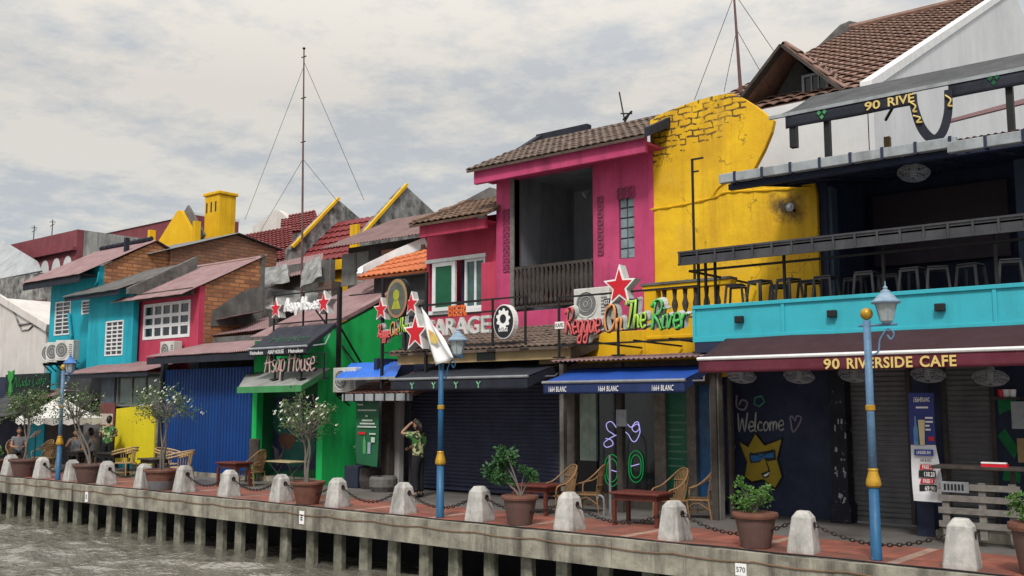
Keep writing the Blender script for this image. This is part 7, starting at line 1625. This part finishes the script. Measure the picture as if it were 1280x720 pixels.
def person(label,loc,rz,J,shirt,trous,hair='short',female=False,sleeve=.6):
    """J: joints in metres, facing -Y; one continuous body, clothing and hair as children"""
    r = thing('person',label,'person',loc,rz)
    n = ['pelvis','waist','chest','neck','headb','lsh','lel','lwr','lha','rsh','rel','rwr','rha','lhip','lkn','lan','lto','rhip','rkn','ran','rto']
    V = [J[k] for k in n]; ix = {k:i for i,k in enumerate(n)}
    E = [('pelvis','waist'),('waist','chest'),('chest','neck'),('neck','headb'),('chest','lsh'),('lsh','lel'),('lel','lwr'),('lwr','lha'),('chest','rsh'),('rsh','rel'),('rel','rwr'),('rwr','rha'),('pelvis','lhip'),('lhip','lkn'),('lkn','lan'),('lan','lto'),('pelvis','rhip'),('rhip','rkn'),('rkn','ran'),('ran','rto')]
    E = [(ix[a],ix[b]) for a,b in E]
    rd = dict(pelvis=(.135,.105),waist=(.12,.09),chest=(.15,.10),neck=(.058,.058),headb=(.06,.06),lsh=.062,lel=.045,lwr=.03,lha=.036,rsh=.062,rel=.045,rwr=.03,rha=.036,lhip=.09,lkn=.06,lan=.042,lto=.036,rhip=.09,rkn=.06,ran=.042,rto=.036)
    vs,fs = skinmesh('b',V,E,[rd[k] for k in n],None)
    m = MB(); m.add(vs,fs)
    H = Vector(J['headb']); F = Vector(J.get('face',(0,-1,0))).normalized(); U = Vector((0,0,1)); U = (U-F*U.dot(F)).normalized(); S_ = F.cross(U)
    hc = H+U*.11+F*.015
    o_ = len(m.v); m.ball((0,0,0),1,16); 
    for i in range(o_,len(m.v)):
        v = m.v[i]; jaw = 1-.22*max(0,-v.z); m.v[i] = hc+S_*(v.x*.076*jaw)+F*(-v.y*.094*(1-.12*max(0,-v.z)))+U*(v.z*.122)
    m.ball(hc+F*.10-U*.018,.016,8); 
    for s in (-1,1): m.ball(hc+S_*(s*.078)-U*.01,.024,8,sc=(.6,1,1.2))
    for hand,el,s in (('lha','lwr',1),('rha','rwr',-1)):
        h = Vector(J[hand]); d = (h-Vector(J[el])).normalized(); sd = d.orthogonal().normalized(); nn = d.cross(sd)
        for k in range(4): b_ = h+d*.02+sd*(.018*(k-1.5)); L_ = (.07,.082,.078,.06)[k]; m.tube([b_,b_+d*L_*.5+nn*.008,b_+d*L_+nn*.03],[.0095,.009,.007],6)
        m.tube([h-d*.02+sd*.03,h+sd*.05+d*.02,h+sd*.055+d*.05+nn*.01],[.011,.010,.008],6)
    child(m,'body',SKIN,r,smooth=True)
    g = MB()
    for s in (-1,1): g.ball(hc+F*.088+S_*(s*.032)+U*.012,.010,8)
    g.tube([hc+F*.092-U*.062-S_*.022,hc+F*.094-U*.064,hc+F*.092-U*.062+S_*.022],.005,5); child(g,'face_detail',HAIR,r)
    # shirt
    L = lambda a,b,t: Vector(J[a]).lerp(Vector(J[b]),t)
    sv = [L('pelvis','waist',-.85),J['waist'],J['chest'],L('chest','neck',.75),J['lsh'],L('lsh','lel',sleeve),J['rsh'],L('rsh','rel',sleeve)]
    vs,fs = skinmesh('s',sv,[(0,1),(1,2),(2,3),(2,4),(4,5),(2,6),(6,7)],[(.185,.15),(.165,.13),(.18,.135),(.075,.075),.088,.085,.088,.085],None); child(MB().add(vs,fs),'shirt',shirt,r,smooth=True)
    # trousers
    tv = [J['pelvis'],L('pelvis','waist',.8),J['lhip'],J['lkn'],L('lkn','lan',.93),J['rhip'],J['rkn'],L('rkn','ran',.93)]
    vs,fs = skinmesh('t',tv,[(0,1),(0,2),(2,3),(3,4),(0,5),(5,6),(6,7)],[(.155,.125),(.135,.11),.115,.085,.07,.115,.085,.07],None); child(MB().add(vs,fs),'trousers',trous,r,smooth=True)
    g = MB()
    for a,b in (('lan','lto'),('ran','rto')): p,q = Vector(J[a]),Vector(J[b]); g.tube([p-Vector((0,0,.02))-(q-p)*.3,p-Vector((0,0,.03)),q-Vector((0,0,.0))],[.045,.052,.04],8)
    child(g,'shoe',BLACK,r,smooth=True)
    # hair
    g = MB(); o_ = len(g.v); g.ball((0,0,0),1,16)
    for i in range(o_,len(g.v)):
        v = g.v[i]; front = -v.y; zz_ = v.z
        if front > .35 and zz_ < .45: zz_ = .45+.1*(zz_)
        wob = 1+.05*noise.noise(v*4); g.v[i] = hc+S_*(v.x*.088*wob)+F*((-v.y*.100-.012)*wob)+U*(zz_*.132*wob+.014)
    if hair == 'bun': g.ball(hc-F*.11+U*.03,.05,10)
    if hair == 'long': g.tube([hc-F*.06+U*.05,hc-F*.09-U*.08,hc-F*.08-U*.2],[.07,.075,.04],8)
    child(g,'hair',HAIR,r,smooth=True)
    return r
base_ = dict(pelvis=(0,0,.92),waist=(0,.0,1.08),chest=(0,.01,1.28),neck=(0,.02,1.43),headb=(0,0,1.50),lsh=(.17,.01,1.36),lel=(.23,.03,1.09),lwr=(.22,-.05,.85),lha=(.22,-.08,.78),rsh=(-.17,.01,1.36),rel=(-.23,.03,1.09),rwr=(-.22,-.05,.85),rha=(-.22,-.08,.78),lhip=(.09,0,.86),lkn=(.10,-.01,.48),lan=(.10,.03,.08),lto=(.12,-.12,.035),rhip=(-.09,0,.86),rkn=(-.10,-.01,.48),ran=(-.10,.03,.08),rto=(-.12,-.12,.035))
# facing -x (left along the quay): rz=-90deg turns -Y to -X
J = dict(base_); J.update(rel=(-.22,-.10,1.12),rwr=(-.12,-.26,1.12),rha=(-.08,-.30,1.10),lsh=(.18,-.02,1.39),lel=(.24,-.30,1.43),lwr=(.09,-.17,1.63),lha=(.03,-.12,1.68),face=(.12,-1,-.12))
pw = gp_(522,622); person('person in leaf print shirt and dark trousers raising one arm to head at grey shopfront',(pw.x,pw.y,0),R(-78),J,BATIK,TROUS,hair='long',sleeve=.75)
J = dict(base_); J.update(lel=(.25,-.02,1.12),lwr=(.18,-.22,1.10),lha=(.16,-.28,1.11),rel=(-.25,-.02,1.12),rwr=(-.18,-.22,1.12),rha=(-.15,-.28,1.13),face=(-.2,-1,-.25))
pm = gp_(133,590); pmz = person('person with back turned, leaf print shirt, holding pale menu beside the lemon panel',(pm.x,pm.y,0),R(-135),J,BATIK,TROUS,sleeve=.7)
mp_ = Matrix.Rotation(R(-135),3,'Z') @ Vector((0,-.36,1.12)); o = thing('menu_card','pale menu card held by the person beside the lemon panel','menu',Vector((pm.x,pm.y,0))+mp_,R(-135)); child(MB().prism([(-.2,-.12,.02),(.2,-.12,.02),(.2,.12,-.04),(-.2,.12,-.04)],(0,0,.008)),'card',mat('menu_card_cream',(.66,.62,.45),s=5),o)
sit = dict(pelvis=(0,.05,.50),waist=(0,.08,.66),chest=(0,.08,.88),neck=(0,.05,1.03),headb=(0,.0,1.10),lsh=(.17,.07,.96),lel=(.23,-.02,.70),lwr=(.14,-.24,.68),lha=(.11,-.30,.69),rsh=(-.17,.07,.96),rel=(-.23,-.02,.70),rwr=(-.14,-.24,.68),rha=(-.11,-.30,.69),lhip=(.10,.0,.48),lkn=(.13,-.40,.50),lan=(.13,-.38,.08),lto=(.14,-.52,.035),rhip=(-.10,.0,.48),rkn=(-.13,-.40,.50),ran=(-.13,-.38,.08),rto=(-.14,-.52,.035),face=(0,-1,-.1))
J = dict(sit); J.update(rel=(-.26,-.12,.78),rwr=(-.16,-.2,.96),rha=(-.1,-.2,1.0))
for px,py,rz_,lab,sc_ in ((93,590,R(60),'person in taupe top sitting under the parasol beside the left lamp post',1),(112,588,R(-60),'person in taupe top sitting under the parasol, nearer the standing person',1),(22,584,R(70),'person in taupe top sitting in the dark at far left behind the tree',1)):
    g_ = gp_(px,py); person(lab,(g_.x,g_.y,0),rz_,J if px == 93 else sit,TAUPE,TROUS)
    st_ = thing('cane_stool','plain cane seat '+{93:'under the seated person beside the left lamp post',112:'under the seated person nearer the standing person',22:'under the person seated at far left'}[px],'stool',(g_.x,g_.y,0),rz_,'cane seats under the sitters'); child(MB().lathe((0,.04,0),[(.2,.0),(.17,.2),(.2,.40),(.19,.405)],14),'body',RATTAN,st_)

# ------------------------------------------------------------------ sky, sun, camera
w = bpy.data.worlds.new('World'); S.world = w; w.use_nodes = True; nt = w.node_tree; bg = nt.nodes['Background']; bg.inputs['Strength'].default_value = .1
sky = nt.nodes.new('ShaderNodeTexSky'); sky.sky_type = 'NISHITA'; sky.sun_disc = False
SEL, SAZ = R(48), R(152)          # veiled sun high behind the camera's right shoulder
sky.sun_elevation = SEL; sky.sun_rotation = SAZ
co = nt.nodes.new('ShaderNodeTexCoord').outputs['Generated']
sp = nt.nodes.new('ShaderNodeSeparateXYZ'); nt.links.new(co,sp.inputs[0])
zc = math_(nt,'MAXIMUM',math_(nt,'ADD',sp.outputs['Z'],.10),.03)
pv = nt.nodes.new('ShaderNodeCombineXYZ'); nt.links.new(math_(nt,'DIVIDE',sp.outputs['X'],zc),pv.inputs[0]); nt.links.new(math_(nt,'DIVIDE',sp.outputs['Y'],zc),pv.inputs[1])
pl_ = mapped(nt,pv.outputs[0],(1,1,1))
n1 = noi(nt,pl_,.6,8,.6); n2 = noi(nt,pl_,3.2,8,.66)
mix_ = math_(nt,'ADD',math_(nt,'MULTIPLY',n1,.55),math_(nt,'MULTIPLY',n2,.45))
col = mixc(nt,rng(nt,mix_,.455,.545),(2.85,3.08,3.35),(5.05,4.72,4.15))
warm = mixc(nt,rng(nt,sp.outputs['Z'],.0,.30),(3.7,4.15,4.5),(4.9,4.7,4.4))
col = mixc(nt,.33,col,warm)
zb__ = rng(nt,sp.outputs['Z'],.30,.95,1.0,2.6)
col = mixc(nt,1.0,col,zb__,'MULTIPLY')
fin = mixc(nt,.93,sky.outputs[0],col); nt.links.new(fin,bg.inputs['Color'])
sd = bpy.data.lights.new('sun','SUN'); sd.energy = 1.9; sd.angle = R(11); sd.color = (1,.96,.90); so = bpy.data.objects.new('sun',sd); C.objects.link(so)
dv = Vector((math.sin(SAZ)*math.cos(SEL),math.cos(SAZ)*math.cos(SEL),math.sin(SEL))); so.rotation_euler = dv.to_track_quat('Z','Y').to_euler()
cd = bpy.data.cameras.new('camera'); cam = bpy.data.objects.new('camera',cd); C.objects.link(cam); S.camera = cam
cd.sensor_width = 36; cd.lens = 36*FL/1280; cd.clip_start = .1; cd.clip_end = 3000; cam.location = CAM
fw = Vector((D2[0]*math.cos(PIT),D2[1]*math.cos(PIT),math.sin(PIT))); cam.rotation_euler = fw.to_track_quat('-Z','Y').to_euler()
S.view_settings.view_transform = 'Standard'; S.view_settings.look = 'None'; S.view_settings.exposure = .60; S.view_settings.gamma = 1
S.cycles.max_bounces = 6
